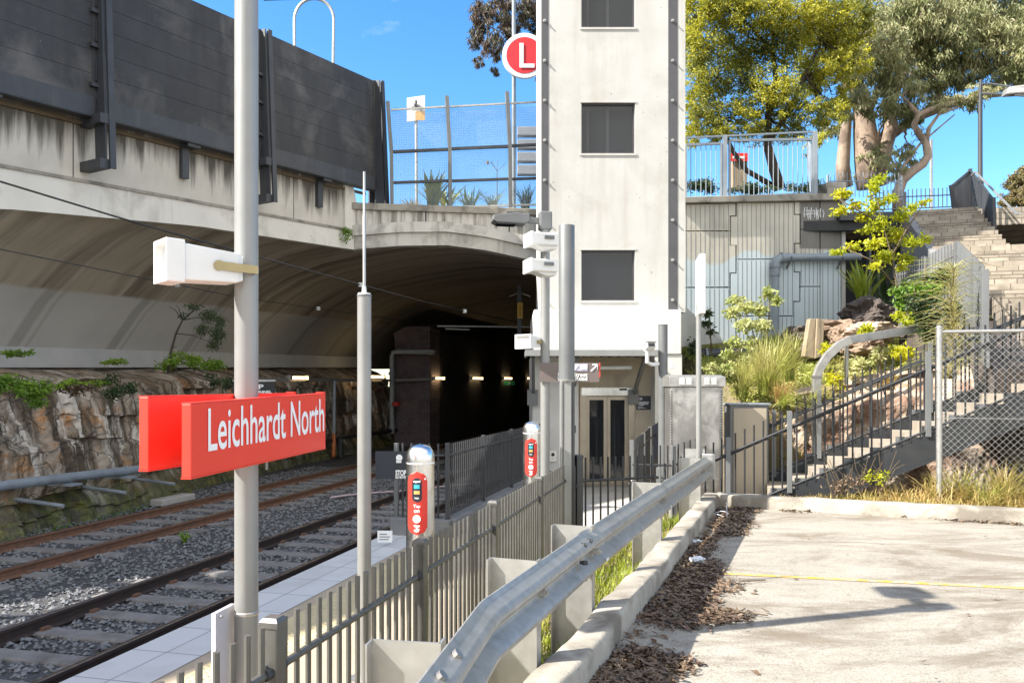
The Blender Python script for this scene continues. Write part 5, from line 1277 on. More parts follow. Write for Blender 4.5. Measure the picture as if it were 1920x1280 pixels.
panel([(1262, 541), (1364, 541), (1364, 590), (1376 - g, 590), (1376 - g, 690), (1262, 690)], [(1364, 1377)])
panel([(1378, 383), (1484, 382), (1484, 405), (1495, 405), (1495, 457), (1484, 457), (1484, 485.5), (1378, 486.5), (1378, 461), (1367, 461), (1367, 408), (1378, 408)], [(1366, 1379), (1484, 1496)])
panel([(1378, 488.5), (1484, 487.5), (1484, 512), (1494, 512), (1494, 565), (1483, 565), (1483, 592), (1378, 592), (1378, 588), (1367, 588), (1367, 514), (1378, 514)], [(1366, 1379), (1483, 1495)])
panel([(1378, 594), (1483, 594), (1483, 690), (1378, 690)])
panel([(1486, 381), (1532, 380.5), (1532, 430), (1497, 430.5), (1497, 403), (1486, 403)], [(1485, 1497)])
panel([(1497, 432.5), (1532, 432), (1532, 537), (1496.5, 537), (1496.5, 510), (1486, 510), (1486, 459), (1497, 459)], [(1485, 1497)])
panel([(1497, 539), (1532, 539), (1532, 690), (1485, 690), (1485, 567), (1496.5, 567)], [(1484, 1497)])
panel([(1534, 380), (1571, 379.5), (1571, 690), (1534, 690)])
mb = MB(); mb.prism([RW(1572, 376, .2), RW(1578.5, 376, .2), RW(1578.5, 690, .2), RW(1572, 690, .2)], WN * -.5); mb.build('end_column', M['tower'], rw)
mb = MB(); mb.prism([RW(1262, 373.5, .30), RW(1582, 366, .30), RW(1582, 378.5, .30), RW(1262, 385, .30)], WN * -.7); mb.build('coping', M['coping'], rw, bevel=.02)
mb = MB(); q0 = RW(1549, 372, .35); mb.prism([RW(1548, 372, .1), RW(1583, 372, .1), RW(1583, 343, .1), RW(1548, 343, .1)], WN * -.6); mb.build('end_block', M['coping'], rw)
# scribbled tag on the top right panel
rt = random.Random(4); mb = MB()
for i in range(9):
    x = 1504 + i * 4.2; mb.tube([RW(x, 393 + rt.uniform(-3, 3), .15), RW(x + rt.uniform(-2, 3), 402, .15), RW(x + rt.uniform(-3, 3), 411 + rt.uniform(-2, 3), .15)], .012, 4)
mb.tube([RW(1502, 405, .15), RW(1515, 402, .15), RW(1530, 404, .15)], .010, 4); mb.tube([RW(1506, 397, .15), RW(1528, 399, .15)], .008, 4)
mb.build('graffiti', M['white_sign'], rw)
# pipe on the wall
root = thing('drain_pipe', 'fat grey pipe bending down the front of the ribbed wall', 'pipe', RW(1443, 640, .35))
mb = MB(); mb.tube([RW(1443, 690, .35), RW(1443, 520, .35)], .115, 12); mb.tube([RW(1465, 486.5, .35), RW(1600, 484.5, .35)], .115, 12); mb.build('pipe_run', M['pvc'], root, smooth='auto')
mb = MB(); mb.tube([RW(1443, 520, .35), RW(1443, 500, .35), RW(1445, 492, .35), RW(1452, 488, .35), RW(1466, 486.5, .35)], .14, 12); mb.tube([RW(1443, 505, .35), RW(1443, 502, .35)], .165, 12); mb.tube([RW(1453, 487, .35), RW(1455, 487, .35)], .165, 12); mb.build('elbow', M['pvc'], root, smooth='auto')
for px in (1470, 1564): mb = MB(); mb.tube([RW(px, 480, .35), RW(px, 487, .47), RW(px, 493, .35), RW(px - 1, 505, .2)], .03, 6); mb.build('pipe_clip', M['pole_mid'], root)
root = thing('ground_pipe', 'dark pipe lying across the slope at the foot of the ribbed wall', 'pipe', at(1370, 660, 20.5))
mb = MB(); mb.tube([at(1312, 664, 20.5), at(1420, 663, 20.6)], .14, 10); mb.build('pipe_run', M['barrier_steel'], root, smooth='auto')
mb = MB(); mb.tube([at(1322, 664, 20.45), at(1326, 664, 20.45)], .16, 10); mb.build('collar', M['pvc'], root)
root = thing('wing_slab', 'slanted concrete slab leaning beside the tower base', 'slab', at(1300, 640, 20.5))
mb = MB(); mb.prism([at(1276, 566, 19.6), at(1312, 598, 20.6), at(1348, 625, 21), at(1356, 642, 21), at(1276, 650, 19.6)], (0, .3, 0)); mb.build('slab', M['tower'], root)

# embankment
def bank_z(x, y):
    f = (y - 14.3) / 8.6; f = max(0, min(1, f)); z = -.55 + 1.75 * f
    y0_ = 13.6 if x < 4.5 else 14.5; k = max(0, min(1, (y - y0_) / .7)); z = -2.4 + (z + 2.4) * k * k * (3 - 2 * k)
    if x > 7.5: z += .25 * min(1, (x - 7.5) / 2)
    if x < 4.45: z = -2.5 + (z + 2.5) * max(0.0, min(1, (x - 3.98) / .45))
    if x > 9.5 and y > 16: z += (x - 9.5) * .35
    return z + .10 * noise.fractal(V((x * .9, y * .9, 3)), .9, 2, 4)
mb = MB(); mb.grid(lambda u, v: (3.9 + 8.6 * u, 13.0 + 10.6 * v, bank_z(3.9 + 8.6 * u, 13.0 + 10.6 * v)), 90, 80); struct(mb.build('embankment', M['soil'], smooth=True))
# natural rock face behind the stair
def crag(u, v):
    x = 4.55 + 4.75 * u; y = 14.75 - .28 * (x - 5.3) * .9 + .35 * v + .28 * noise.fractal(V((x * .9, v * 2.4, 6)), .9, 2.1, 5) - .2 * noise.cell(V((x * 1.1, v * 2.1, 2)))
    z = -2.5 + (2.35 + .1 * noise.noise(V((x * 1.3, 0, 0))) + .22 * (x - 5.3)) * v
    if v > .82: y += (v - .82) * 5
    return V((x, y, z))
mb = MB(); mb.grid(crag, 120, 70); tag(mb.build('rock_outcrop', M['rock_pale'], smooth=False), 'pale pink and brown sandstone outcrop behind the lower stair', 'rock')
def boulder(lab, px, py, Y, rx, ry_, rz, mat, seed):
    c = at(px, py, Y); mb = MB()
    def fn(u, v):
        a, b = u * 2 * math.pi, (v - .5) * math.pi; d = V((math.cos(a) * math.cos(b), math.sin(a) * math.cos(b), math.sin(b)))
        k = 1 + .35 * noise.fractal(d * 1.4 + V((seed, 0, 0)), .8, 2.1, 5) - .16 * noise.cell(d * 1.7 + V((seed, 5, 0))) + .05 * noise.fractal(d * 6 + V((seed, 0, 3)), .8, 2.1, 4)
        return c + V((d.x * rx, d.y * ry_, d.z * rz)) * k
    mb.grid(fn, 64, 34); tag(mb.build('boulder', M[mat], smooth=False), lab, 'boulder', 'boulders on the bank under the ribbed wall')
boulder('large dark weathered boulder at the right foot of the ribbed wall', 1628, 594, 20.5, .62, .6, .42, 'boulder_dark', 1)
boulder('long flat brown boulder behind the timber post', 1560, 618, 19.8, .85, .6, .26, 'boulder', 2)
boulder('pink brown boulder right of the timber post', 1588, 632, 19.0, .42, .5, .32, 'boulder', 3)
boulder('pale sandstone block on the bank above the curved rail', 1630, 622, 18.6, .55, .5, .22, 'rock_pale', 4)
boulder('dark brown boulder half buried left of the timber post', 1500, 640, 19.6, .42, .5, .38, 'boulder_dark', 5)
boulder('low reddish boulder under the pale sandstone block', 1610, 650, 18.2, .5, .5, .25, 'boulder', 6)
# timber post
root = thing('timber_post', 'weathered split timber post standing on the bank', 'post', at(1525, 665, 17.5))
mb = MB(); mb.prism([at(1508, 668, 17.5), at(1527, 672, 17.5), at(1530, 598, 17.5), at(1519, 597, 17.5)], (0, .22, 0)); mb.prism([at(1528.5, 672, 17.45), at(1543, 668, 17.45), at(1546, 599, 17.45), at(1532, 597, 17.45)], (0, .22, 0)); mb.build('timber', M['wood'], root, bevel=.012)

# cabinets
def at_(px, py, Y): return at(px, py, Y)
cb_ = thing('electrical_cabinet', 'tall scratched stainless electrical cabinet with a louvred hood', 'cabinet', at(1307, 880, 13.2))
x0, x1, y0 = X_(1257, 13.2), X_(1356, 13.2), 13.2; zt = Z_(725, 13.2)
MB().box((x0, y0, -2.3), (x1, y0 + .5, zt)).build('body', M['steel_dull'], cb_, bevel=.01)
MB().prism([(x0 - .03, y0 - .05, zt + .002), (x0 - .03, y0 - .05, zt + .165), (x0 - .03, y0 + .25, zt + .2), (x0 - .03, y0 + .55, zt + .165), (x0 - .03, y0 + .55, zt + .002)], (x1 - x0 + .06, 0, 0)).build('hood', M['galv'], cb_, bevel=.008)
dm = MB().box((X_(1268, y0), y0 - .018, -2.2), (X_(1348, y0), y0 - .002, zt - .04)).build('door', M['steel_dull'], cb_, bevel=.006)
mb = MB(); mb.box((X_(1270, y0), y0 - .045, Z_(757, y0)), (X_(1277, y0), y0 - .019, Z_(748, y0))); mb.tube([(X_(1272, y0), y0 - .045, Z_(755, y0)), (X_(1272, y0), y0 - .06, Z_(755, y0))], .02, 8); mb.build('lock', M['galv'], dm)
for px in (1273, 1286, 1319.5, 1332.5):
    mb = MB()
    for i in range(5): z = zt + .04 + i * .022; mb.prism([(X_(px, y0), y0 - .051, z), (X_(px + 9, y0), y0 - .051, z), (X_(px + 9, y0), y0 - .066, z + .003), (X_(px, y0), y0 - .066, z + .003)], (0, .004, .012))
    mb.build('louvre', M['white'], cb_)
for px in (1259.5, 1352.5):
    mb = MB(); z = -1.6
    while z < zt - .06: mb.box((X_(px - 1.2, y0), y0 - .008, z), (X_(px + 1.2, y0), y0 - .001, z + .02)); z += .045
    mb.build('vent_slots', M['black'], cb_)
sc = thing('beige_cabinet', 'low beige utility cabinet with a grey frame beside the stainless one', 'cabinet', at(1404, 880, 13.7))
x0, x1, y0, zt = X_(1369, 13.7), X_(1441, 13.7), 13.7, Z_(759, 13.7)
MB().box((x0, y0, -2.3), (x1, y0 + .4, zt)).build('body', M['pole_mid'], sc, bevel=.008)
MB().box((X_(1375, y0), y0 - .016, -2.15), (X_(1437, y0), y0 - .002, Z_(765, y0))).build('door', M['beige'], sc, bevel=.005)
MB().box((x0 - .03, y0 - .03, zt + .002), (x1 + .03, y0 + .43, zt + .03)).build('lid', M['pvc'], sc)

# lower stair
SD = V((.96, -.28, 0)).normalized(); SW = V((.28, .96, 0)).normalized(); S0 = V((4.1, 11.6, 0)); SLOPE = .465; WID = 2.6
def SP(s, w, z=0.0): return S0 + SD * s + SW * w + UP * (-1.53 + SLOPE * s + z)
st = thing('lower_stair', 'lower flight of stairs with pale precast treads and dark steel sides', 'stair', S0 + UP * -2.35)
run = .335
k = -6
while k * run < 4.3:
    s = k * run; z = -1.53 + SLOPE * s; rise = run * SLOPE
    mb = MB(); A = S0 + SD * s + SW * .06; 
    mb.prism([A + UP * z, A + SD * (run + .03) + UP * z, A + SD * (run + .03) + UP * (z - .05), A + SD * .04 + UP * (z - .05), A + SD * .04 + UP * (z - rise), A + UP * (z - rise)], SW * (WID - .12)); mb.build('step', M['step_lower'], st); k += 1
for w in (0.0, WID):
    mb = MB(); mb.prism([SP(-2.0, w, -.34), SP(4.3, w, -.34), SP(4.3, w, .03), SP(-2.0, w, .03)], SW * .05); mb.prism([SP(-2.0, w - .05, -.36), SP(4.3, w - .05, -.36), SP(4.3, w - .05, -.342), SP(-2.0, w - .05, -.342)], SW * .14); mb.build('stringer', M['stair_steel'], st)
    # saw tooth cheek plates
    mb = MB()
    for k in range(-5, 12): s = k * run; mb.prism([SP(s, w + .02, .03), SP(s + run, w + .02, .03), S0 + SD * s + SW * (w + .02) + UP * (-1.53 + SLOPE * (s + run) + .03)], SW * .01)
    mb.build('cheek_plates', M['pole_mid'], st)
def stair_fence(lab, w, s_list, grp='stair balustrades'):
    fence('stair_fence', lab, [SP(s, w, 0.0) for s in s_list], 1.13, ('stair_steel', 'pole_mid'), cat='balustrade', group=grp, sp=.118, pr=.0135, rails=(.18, 1.04), low=.02, post_w=.07, cap=False, post_h=1.19, over=.08)
stair_fence('dark steel balustrade on the near side of the lower stair behind the kerb', .0, [-1.95, -.93, -.07, 1.75, 3.4, 4.3])
stair_fence('dark steel balustrade on the far side of the lower stair against the bank', WID, [-1.95, -.2, .55, 2.3, 4.2])
for w, lab in ((.13, 'steel handrail tube along the near side of the lower stair'), (WID - .13, 'steel handrail tube along the far side of the lower stair')):
    hr = thing('handrail', lab, 'handrail', SP(0, w, .9)); MB().tube([SP(-2.1, w, .66), SP(-2.0, w, .86), SP(-1.9, w, .92), SP(4.3, w, .92)], .021, 8).build('tube', M['stair_steel'], hr, smooth='auto')
    for s in (-1.2, .0, 1.2, 2.4, 3.6): MB().tube([SP(s, w, .90), SP(s, w - .1 if w < 1 else w + .1, .84)], .009, 6).build('bracket', M['stair_steel'], hr)
# fences near the lift
fence('ramp_fence', 'grey picket fence running back towards the lift right of the doors', [V((X_(1185, 13.4), 13.4, -2.3)), V((X_(1207, 14.9), 14.9, -2.27)), V((X_(1219, 16.2), 16.2, -2.22)), V((X_(1236, 17.9), 17.9, -2.2))], 1.38, ('fence_dark', 'pole_mid'), rails=(.2, 1.2), sp=.11, post_w=.07, cap=False)
fence('stair_foot_fence', 'short picket fence at the foot of the stair in front of the dark pole', [V((X_(1186, 13.0), 13.0, -2.3)), V((X_(1263, 12.9), 12.9, -2.3)), SP(-1.4, 1.3)], 1.33, ('stair_steel', 'pole_mid'), rails=(.32, 1.2), sp=.115, post_w=.07, cap=False, posts=[1])
root = thing('ramp_handrail', 'looped grey handrail end at the foot of the stair', 'handrail', at(1195, 900, 12.2))
mb = MB(); mb.tube([at(1235, 895, 12.2), at(1195, 897, 12.2), at(1185, 900, 12.2), at(1181, 906, 12.2), at(1185, 913, 12.2), at(1195, 916, 12.2), at(1215, 915, 12.2)], .022, 8); mb.build('tube', M['pole_grey'], root, smooth=True)
root = thing('dark_hoarding', 'dark panel leaning behind the ramp fence beside the camera pole', 'panel', at(1226, 840, 16.8))
mb = MB(); mb.prism([at(1214, 860, 16.8), at(1233, 860, 16.8), at(1233, 793, 16.8), at(1214, 805, 16.8)], (.0, .04, 0)); mb.build('plate', M['navy'], root)

# landing and upper flights
struct(MB().prism([V((8.2, 10.2, .45)), V((11.6, 9.2, .45)), V((12.2, 13.9, .45)), V((8.9, 13.9, .45))], (0, 0, -2.9)).build('stair_landing', M['step_lower']))
up = thing('upper_stair', 'upper stair flights of pale brick pavers climbing to the street', 'stair', V((10.5, 17, .45)))
UD = V((.275, .961, 0)); US = V((.961, -.275, 0))
def flight(P0, z0, n_, run, rise, wid):
    for k in range(n_):
        z = z0 + rise * (k + 1); a = P0 + UD * (run * k)
        mb = MB(); mb.prism([a + UP * z, a + US * wid + UP * z, a + US * wid + UP * (z - rise - .25), a + UP * (z - rise - .25)], UD * (run + .02)); mb.build('step', M['step_brick'], up)
    return P0 + UD * (run * n_), z0 + rise * n_
P0 = V((9.05, 13.9, 0)); n1 = 17
P1, z1 = flight(P0, .45, n1, .315, .164, 2.9)
mb = MB(); mb.prism([P1 + UP * z1, P1 + US * 2.9 + UP * z1, P1 + US * 2.9 + UP * (z1 - .4), P1 + UP * (z1 - .4)], UD * 1.3); mb.build('landing', M['step_brick'], up)
P2, z2 = flight(P1 + UD * 1.3 + US * -.12, z1, 11, .31, .168, 1.75)
mb = MB(); mb.prism([P2 - US * 2 + UP * z2, P2 + US * 5 + UP * z2, P2 + US * 5 + UP * (z2 - .5), P2 - US * 2 + UP * (z2 - .5)], UD * 5); mb.build('top_landing', M['step_brick'], up)
mb = MB(); mb.prism([P1 + UP * (z1 + .1) - US * .22, P1 + UD * 1.3 + UP * (z1 + .1) - US * .22, P2 + UP * (z2 + .1) - US * .22, P2 + UP * (z1 - 1.8) - US * .22, P1 + UP * (z1 - 1.8) - US * .22], US * .2); mb.build('side_wall', M['plinth'], up)
rq = P1 + US * 2.2
mb = MB(); mb.prism([P1 + US * 2.2 + UD * .4 + UP * (z1 - 1), P1 + US * 5.5 + UD * .4 + UP * (z1 - 1), P1 + US * 5.5 + UD * .4 + UP * (z1 + .85), P1 + US * 2.2 + UD * .4 + UP * (z1 + .85)], UD * .2); mb.build('back_wall', M['plinth'], up)
def FL(k, wid, base, zb, run, rise): q = base + UD * (run * k) + US * wid; return V((q.x, q.y, zb + rise * (k + 1)))
fence('upper_fence', 'grey picket balustrade rising along the left edge of the upper stair', [V((7.45, 12.6, .62)), V((7.9, 13.7, .98)), V((8.9, 16.0, 1.66)), V((8.92, 17.2, 1.55)), V((8.98, 18.6, 1.6))], 1.2, ('pole_mid', 'pole_mid'), rails=(.25, 1.08), sp=.115, post_w=.1, cap=False, over=.04)
mb = MB()
for a, b in ((V((7.45, 12.6, .62)), V((7.9, 13.7, .98))), (V((7.9, 13.7, .98)), V((8.9, 16, 1.66))), (V((8.9, 16, 1.66)), V((8.98, 18.6, 1.6)))): mb.prism([a, b, b - UP * .34, a - UP * .34], (.06, -.02, 0))
tag(mb.build('fence_stringer', M['pole_mid']), 'grey steel stringer under the upper balustrade', 'stringer')
tag(MB().prism([V((7.6, 12.6, -1)), V((8.98, 16, -1)), V((9.0, 18.6, -1)), V((9.0, 18.6, 1.22)), V((8.98, 16, 1.3)), V((7.6, 12.6, .25))], (.9, .2, 0)).build('stair_side_wall', M['boulder_dark']), 'shaded concrete wall under the upper balustrade', 'wall')  # dark colour put in for the shade beneath the balustrade
fence('mid_landing_fence', 'dark picket fence across the back of the middle stair landing', [V(((P1 + US * 2.15 + UD * .5).x, (P1 + US * 2.15 + UD * .5).y, z1 + .85)), V(((P1 + US * 5 + UD * .3).x, (P1 + US * 5 + UD * .3).y, z1 + .85))], 1.1, ('barrier_steel', 'barrier_steel'), rails=(.1, 1.0), sp=.11, post_w=.08, cap=False)
root = thing('stair_handrail', 'pale tubular handrail descending from the top of the upper stair', 'handrail', P2 + UP * z2)
mb = MB(); q0 = FL(10.5, 1.6, P1 + UD * 1.3, z1, .31, .168) + UP * .95; q1 = FL(-1, 1.6, P1 + UD * 1.3, z1, .31, .168) + UP * .95; mb.tube([q0 + UD * .4, q0, q1, q1 - UD * .3 - UP * .05], .028, 8); mb.build('tube', M['galv'], root, smooth='auto')
# bridge like slab beside the stair with a black sheet for the shaded void under it
root = thing('stair_slab', 'dark concrete slab bridging from the ribbed wall to the top of the stair', 'slab', at(1640, 420, 23.6))
mb = MB(); mb.prism([at(1576, 398, 23.6), at(1725, 396, 23.6), at(1725, 411, 23.6), at(1576, 413, 23.6)], (.3, 2.0, 0)); mb.build('slab', M['barrier_steel'], root)
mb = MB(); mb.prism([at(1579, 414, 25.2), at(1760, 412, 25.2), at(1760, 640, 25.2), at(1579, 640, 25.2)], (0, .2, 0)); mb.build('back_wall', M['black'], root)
mb = MB()
for px in (1624, 1668, 1700): mb.box(at(px, 640, 24.4), at(px + 10, 412, 24.2))
mb.build('prop', M['pole_mid'], root)

# curved galvanised rail
root = thing('curved_rail', 'pale galvanised box rail curving over beside the lower stair', 'rail', at(1533, 900, 14.55))
pl = [at(1532, 900, 14.55), at(1531, 706, 14.55), at(1537, 690, 14.55), at(1551, 668, 14.55), at(1572, 648, 14.55), at(1594, 637, 14.55), at(1650, 628, 14.75), at(1755, 611, 15.3)]
mb = MB()
fr_ = []
for i, p in enumerate(pl):
    d = (pl[min(i + 1, len(pl) - 1)] - pl[max(i - 1, 0)]).normalized(); b_ = V((0, 1, 0)); a_ = d.cross(b_).normalized(); fr_.append((a_, b_))
mb.sweep([(-.075, -.05), (.075, -.05), (.075, .05), (-.075, .05)], pl, fr_); mb.build('box_rail', M['galv'], root, bevel=.008)
MB().box(at(1583, 720, 14.7), at(1591, 646, 14.62)).build('leg', M['galv'], root)
MB().obox(at(1531, 706, 14.55), (.085, 0, 0), (0, .06, 0), (0, 0, .02)).build('joint', M['steel_dull'], root)

# chain link fence
cl = thing('chain_link_fence', 'galvanised chain link fence panel right of the lower stair', 'fence', at(1761, 925, 10.6))
cd_ = V((.975, -.22, 0)).normalized(); c0 = at(1761, 925, 10.6); cz0, cz1 = c0.z, Z_(622, 10.6)
q0 = V((c0.x, c0.y, 0)); L = 3.4
mb = MB(); mb.lathe(q0, [(.038, cz0 - .1), (.038, Z_(614, 10.6)), (.045, Z_(614, 10.6)), (.03, Z_(611, 10.6)), (0, Z_(610.5, 10.6))], 14); mb.build('post', M['galv'], cl, smooth='auto')
mb = MB(); mb.lathe(q0 + cd_ * L, [(.038, cz0 - .1), (.038, cz1 + .05)], 12); mb.build('post', M['galv'], cl, smooth='auto')
mb = MB(); mb.tube([q0 + UP * cz1, q0 + cd_ * L + UP * cz1], .024, 10); mb.build('top_rail', M['galv'], cl, smooth='auto')
mb = MB(); mb.tube([q0 + UP * (cz0 + 1.0), q0 + cd_ * L + UP * (cz0 + 1.0)], .004, 5); mb.build('strand', M['galv'], cl)
mb = MB(); H = cz1 - cz0 - .05; step = .088; nx = int((L + H) / step)
for sgn in (1, -1):
    for i in range(nx):
        s_ = -H + i * step if sgn == 1 else i * step
        a0, a1 = (0, H)
        # line: s = s_ + sgn * h
        lo = max(0, (0 - s_) / 1.0) if sgn == 1 else max(0, s_ - L)
        hi = min(H, L - s_) if sgn == 1 else min(H, s_)
        if hi - lo < .02: continue
        P = [q0 + cd_ * (s_ + sgn * h) + UP * (cz0 + .05 + h) for h in (lo, hi)]
        mb.tube(P, .0026, 4, cap=False)
mb.build('mesh', M['galv'], cl)
for i in range(10): MB().lathe(q0 + UP * (cz0 + .15 + i * .21), [(.041, 0), (.041, .006)], 12).build('tie_wire', M['steel'], cl)

# ================================================================== street level things
def mesh_fence():
    root = thing('mesh_fence', 'tall kinked steel mesh fence on top of the tunnel portal', 'fence', WP(1.2, 5.0))
    def Q(px, py, off=-.05): # on the portal plane
        k = (px - HX) / F; s = (k * VC.y - VC.x) / (WD.x - k * WD.y); q = VC + WD * s; return V((q.x, q.y, (HY - py) / F * q.y)) + WN * off
    xs = [(735, 727, 190), (844.5, 838, 180), (957.5, 951, 172), (1070, 1064, 168)]
    for xb, xt, yt in xs:
        a, b, c = Q(xb, 391), Q(xb - 1, 285 if xb < 800 else 275), Q(xt, yt)
        mb = MB(); mb.bar(a, b, .10, .16, up=WN); mb.bar(b - UP * .02, c, .10, .15, up=WN); mb.build('post', M['pole_mid'], root)
    def rail(y0, y1, x0, x1, t, name='rail'):
        MB().bar(Q(x0, y0), Q(x1, y1), t, t).build(name, M['barrier_steel'] if t > .05 else M['galv'], root)
    for (xa, ta, ya), (xb, tb, yb) in zip(xs, xs[1:]):
        f = lambda y: (y - 190) * .05
        rail(205 - (xa - 735) * .053, 199 - (xa - 735) * .053, ta + 6, tb, .045, 'top_rail')
        rail(284 - (xa - 735) * .05, 279 - (xa - 735) * .05, xa, xb, .075); rail(342 - (xa - 735) * .03, 338 - (xa - 735) * .03, xa, xb, .07); rail(391 - (xa - 735) * .03, 388 - (xa - 735) * .03, xa, xb, .05)
        mb = MB(); n1_ = 34
        for i in range(n1_ + 1):
            u = i / n1_; mb.tube([Q(xa + (xb - xa) * u, 390, -.09), Q(xa + (xb - xa) * u - 1, 283 - (xa - 735) * .05, -.09), Q(ta + 6 + (tb - ta - 6) * u, 203 - (xa - 735) * .05 - 5 * u, -.09)], .003, 3, cap=False)
        for j in range(58):
            y = 389 - j * 3.3
            if y < 198: break
            mb.tube([Q(xa, y, -.09), Q(xb, y - 4, -.09)], .003, 3, cap=False)
        mb.build('mesh', M['pvc'], root)
        yk = 283 - (xa - 735) * .05
        mb = MB(); mb.prism([Q(xa + 5, 388, -.12), Q(xb - 5, 387, -.12), Q(xb - 6, yk - 4, -.12), Q(xa + 4, yk, -.12)], WN * -.006); mb.prism([Q(xa + 4, yk - 4, -.12), Q(xb - 6, yk - 9, -.12), Q(tb, 206 - (xa - 735) * .05, -.12), Q(ta + 8, 210 - (xa - 735) * .05, -.12)], WN * -.006)
        mb.build('clear_sheet', M['sheet'], root)
mesh_fence()
# white sign seen from behind
root = thing('road_sign_back', 'white road sign seen from behind on a thin post beyond the mesh fence', 'sign', at(780, 390, 24.5))
mb = MB(); mb.tube([at(781, 400, 24.5), at(780, 186, 24.5)], .045, 8); mb.build('post', M['galv'], root, smooth='auto')
mb = MB(); a, b = at(763, 229, 24.44), at(797, 179, 24.40); c_ = [V((a.x, a.y, a.z)), V((b.x, b.y, a.z + .06)), V((b.x, b.y, b.z)), V((a.x, a.y, b.z - .06))]
mb.prism(c_, (0, .02, 0)); mb.build('plate', M['white'], root, bevel=.06)
mb = MB(); a, b = at(779, 226, 24.37), at(796.5, 209, 24.35); mb.box(a, (b.x, b.y + .01, b.z)); mb.build('sticker', M['amber'], root)
mb = MB(); mb.tube([at(780, 190, 24.36), at(779, 197, 24.3), at(786, 203, 24.3)], .05, 6); mb.bar(at(772, 203, 24.36), at(790, 203, 24.36), .04, .08); mb.build('clamp', M['barrier_steel'], root)
# wall of grey blocks behind the mesh
root = thing('block_wall', 'grey panel wall on the street behind the mesh fence beside the tower', 'wall', at(1000, 330, 27))
for i in range(4):
    MB().box(at(970, 331 - i * 24, 27.3), at(1040, 309 - i * 24, 27.0)).build('panel', M['bridge_blocks'], root, bevel=.02)
# red roundel sign
root = thing('roundel_sign', 'round red sign with a white letter L on a tall thin pole beside the tower', 'sign', at(964, 395, 25.6))
mb = MB(); mb.tube([at(963.5, 398, 25.7), at(963.5, -40, 25.7)], .065, 10); mb.build('pole', M['pvc'], root, smooth='auto')
c = at(983.5, 104, 25.5); R1 = 42 / F * 25.5
mb = MB(); mb.tube([c, c + V((0, .12, 0))], R1, 48); mb.build('rim', M['white_sign'], root, smooth='auto')
mb = MB(); mb.tube([c - V((0, .012, 0)), c - V((0, .002, 0))], R1 * .81, 48); mb.build('disc', M['roundel_red'], root, smooth='auto')
mb = MB(); q = at(974, 127, 25.46); w = 5.6 / F * 25.5; h_ = 46 / F * 25.5
mb.box((q.x, q.y, q.z), (q.x + w * 1.35, q.y + .01, q.z + h_)); mb.box((q.x + w * 1.35, q.y, q.z), (q.x + 28 / F * 25.5, q.y + .01, q.z + w * 1.3)); mb.build('letter', M['white_sign'], root)
# looped lamp arch behind the barrier
root = thing('hoop_lamp', 'tall pale hooped pole standing behind the noise barrier', 'pole', at(553, 120, 30))
mb = MB(); mb.tube([at(553, 200, 30)] + [at(588 - 36 * math.cos(t) + (2 if t > 1.5 else 0), 38 - 40 * math.sin(t), 30) for t in [i * math.pi / 14 for i in range(15)]] + [at(624, 200, 30)], .055, 8); mb.build('tube', M['galv'], root, smooth='auto')
# street balustrade right of the tower
bl = thing('street_balustrade', 'tall framed galvanised bar balustrade on top of the ribbed wall', 'balustrade', RW(1415, 374))
def frame(xa, xb, ya, yb, yl, yr):
    mb = MB()
    P = [RW(xa, yl), RW(xa, ya), RW(xb, yb), RW(xb, yr)]
    for a, b in zip(P, P[1:] + P[:1]): mb.bar(a, b, .06, .07)
    f = mb.build('panel_frame', M['pvc'], bl)
    mb = MB(); n_ = int((xb - xa) / 9)
    for i in range(1, n_):
        u = i / n_; mb.tube([RW(xa + (xb - xa) * u, yl + (yr - yl) * u), RW(xa + (xb - xa) * u, ya + (yb - ya) * u)], .013, 5)
    mb.build('bars', M['pvc'], f)
frame(1286, 1352, 272, 269, 372, 370.5); frame(1368, 1523, 263.5, 261, 369.5, 363.5)
mb = MB(); mb.bar(RW(1280, 259), RW(1530, 247), .05, .05); mb.build('top_rail', M['pvc'], bl)
for px, yt, yb in ((1359, 254, 373), (1528, 246, 367)): MB().bar(RW(px, yb), RW(px, yt), .12, .12).build('post', M['pvc'], bl)
mb = MB(); mb.prism([RW(1534, 366), RW(1549, 345, -.9), RW(1543, 247, -.9), RW(1534, 290)], WN * -.06); mb.build('end_brace', M['pvc'], bl)
# low street fences
fence('street_fence', 'thin picket fence along the street behind the gum trunks', [V((X_(1552, 25.5), 25.5, Z_(375, 25.5))), V((X_(1690, 26.5), 26.5, Z_(375, 26.5)))], .80, ('pvc', 'pvc'), rails=(.2,), sp=.16, pr=.012, post_w=.06, cap=False, over=.1)
fence('stair_top_fence', 'dark picket fence across the top of the stair against the sky', [V((X_(1640, 25), 25.2, Z_(396, 25))), V((X_(1696, 25), 25, Z_(396, 25))), V((X_(1784, 25), 24.8, Z_(395, 25)))], .60, ('barrier_steel', 'barrier_steel'), rails=(.15, .52), sp=.118, pr=.014, post_w=.09, cap=False, over=.08)
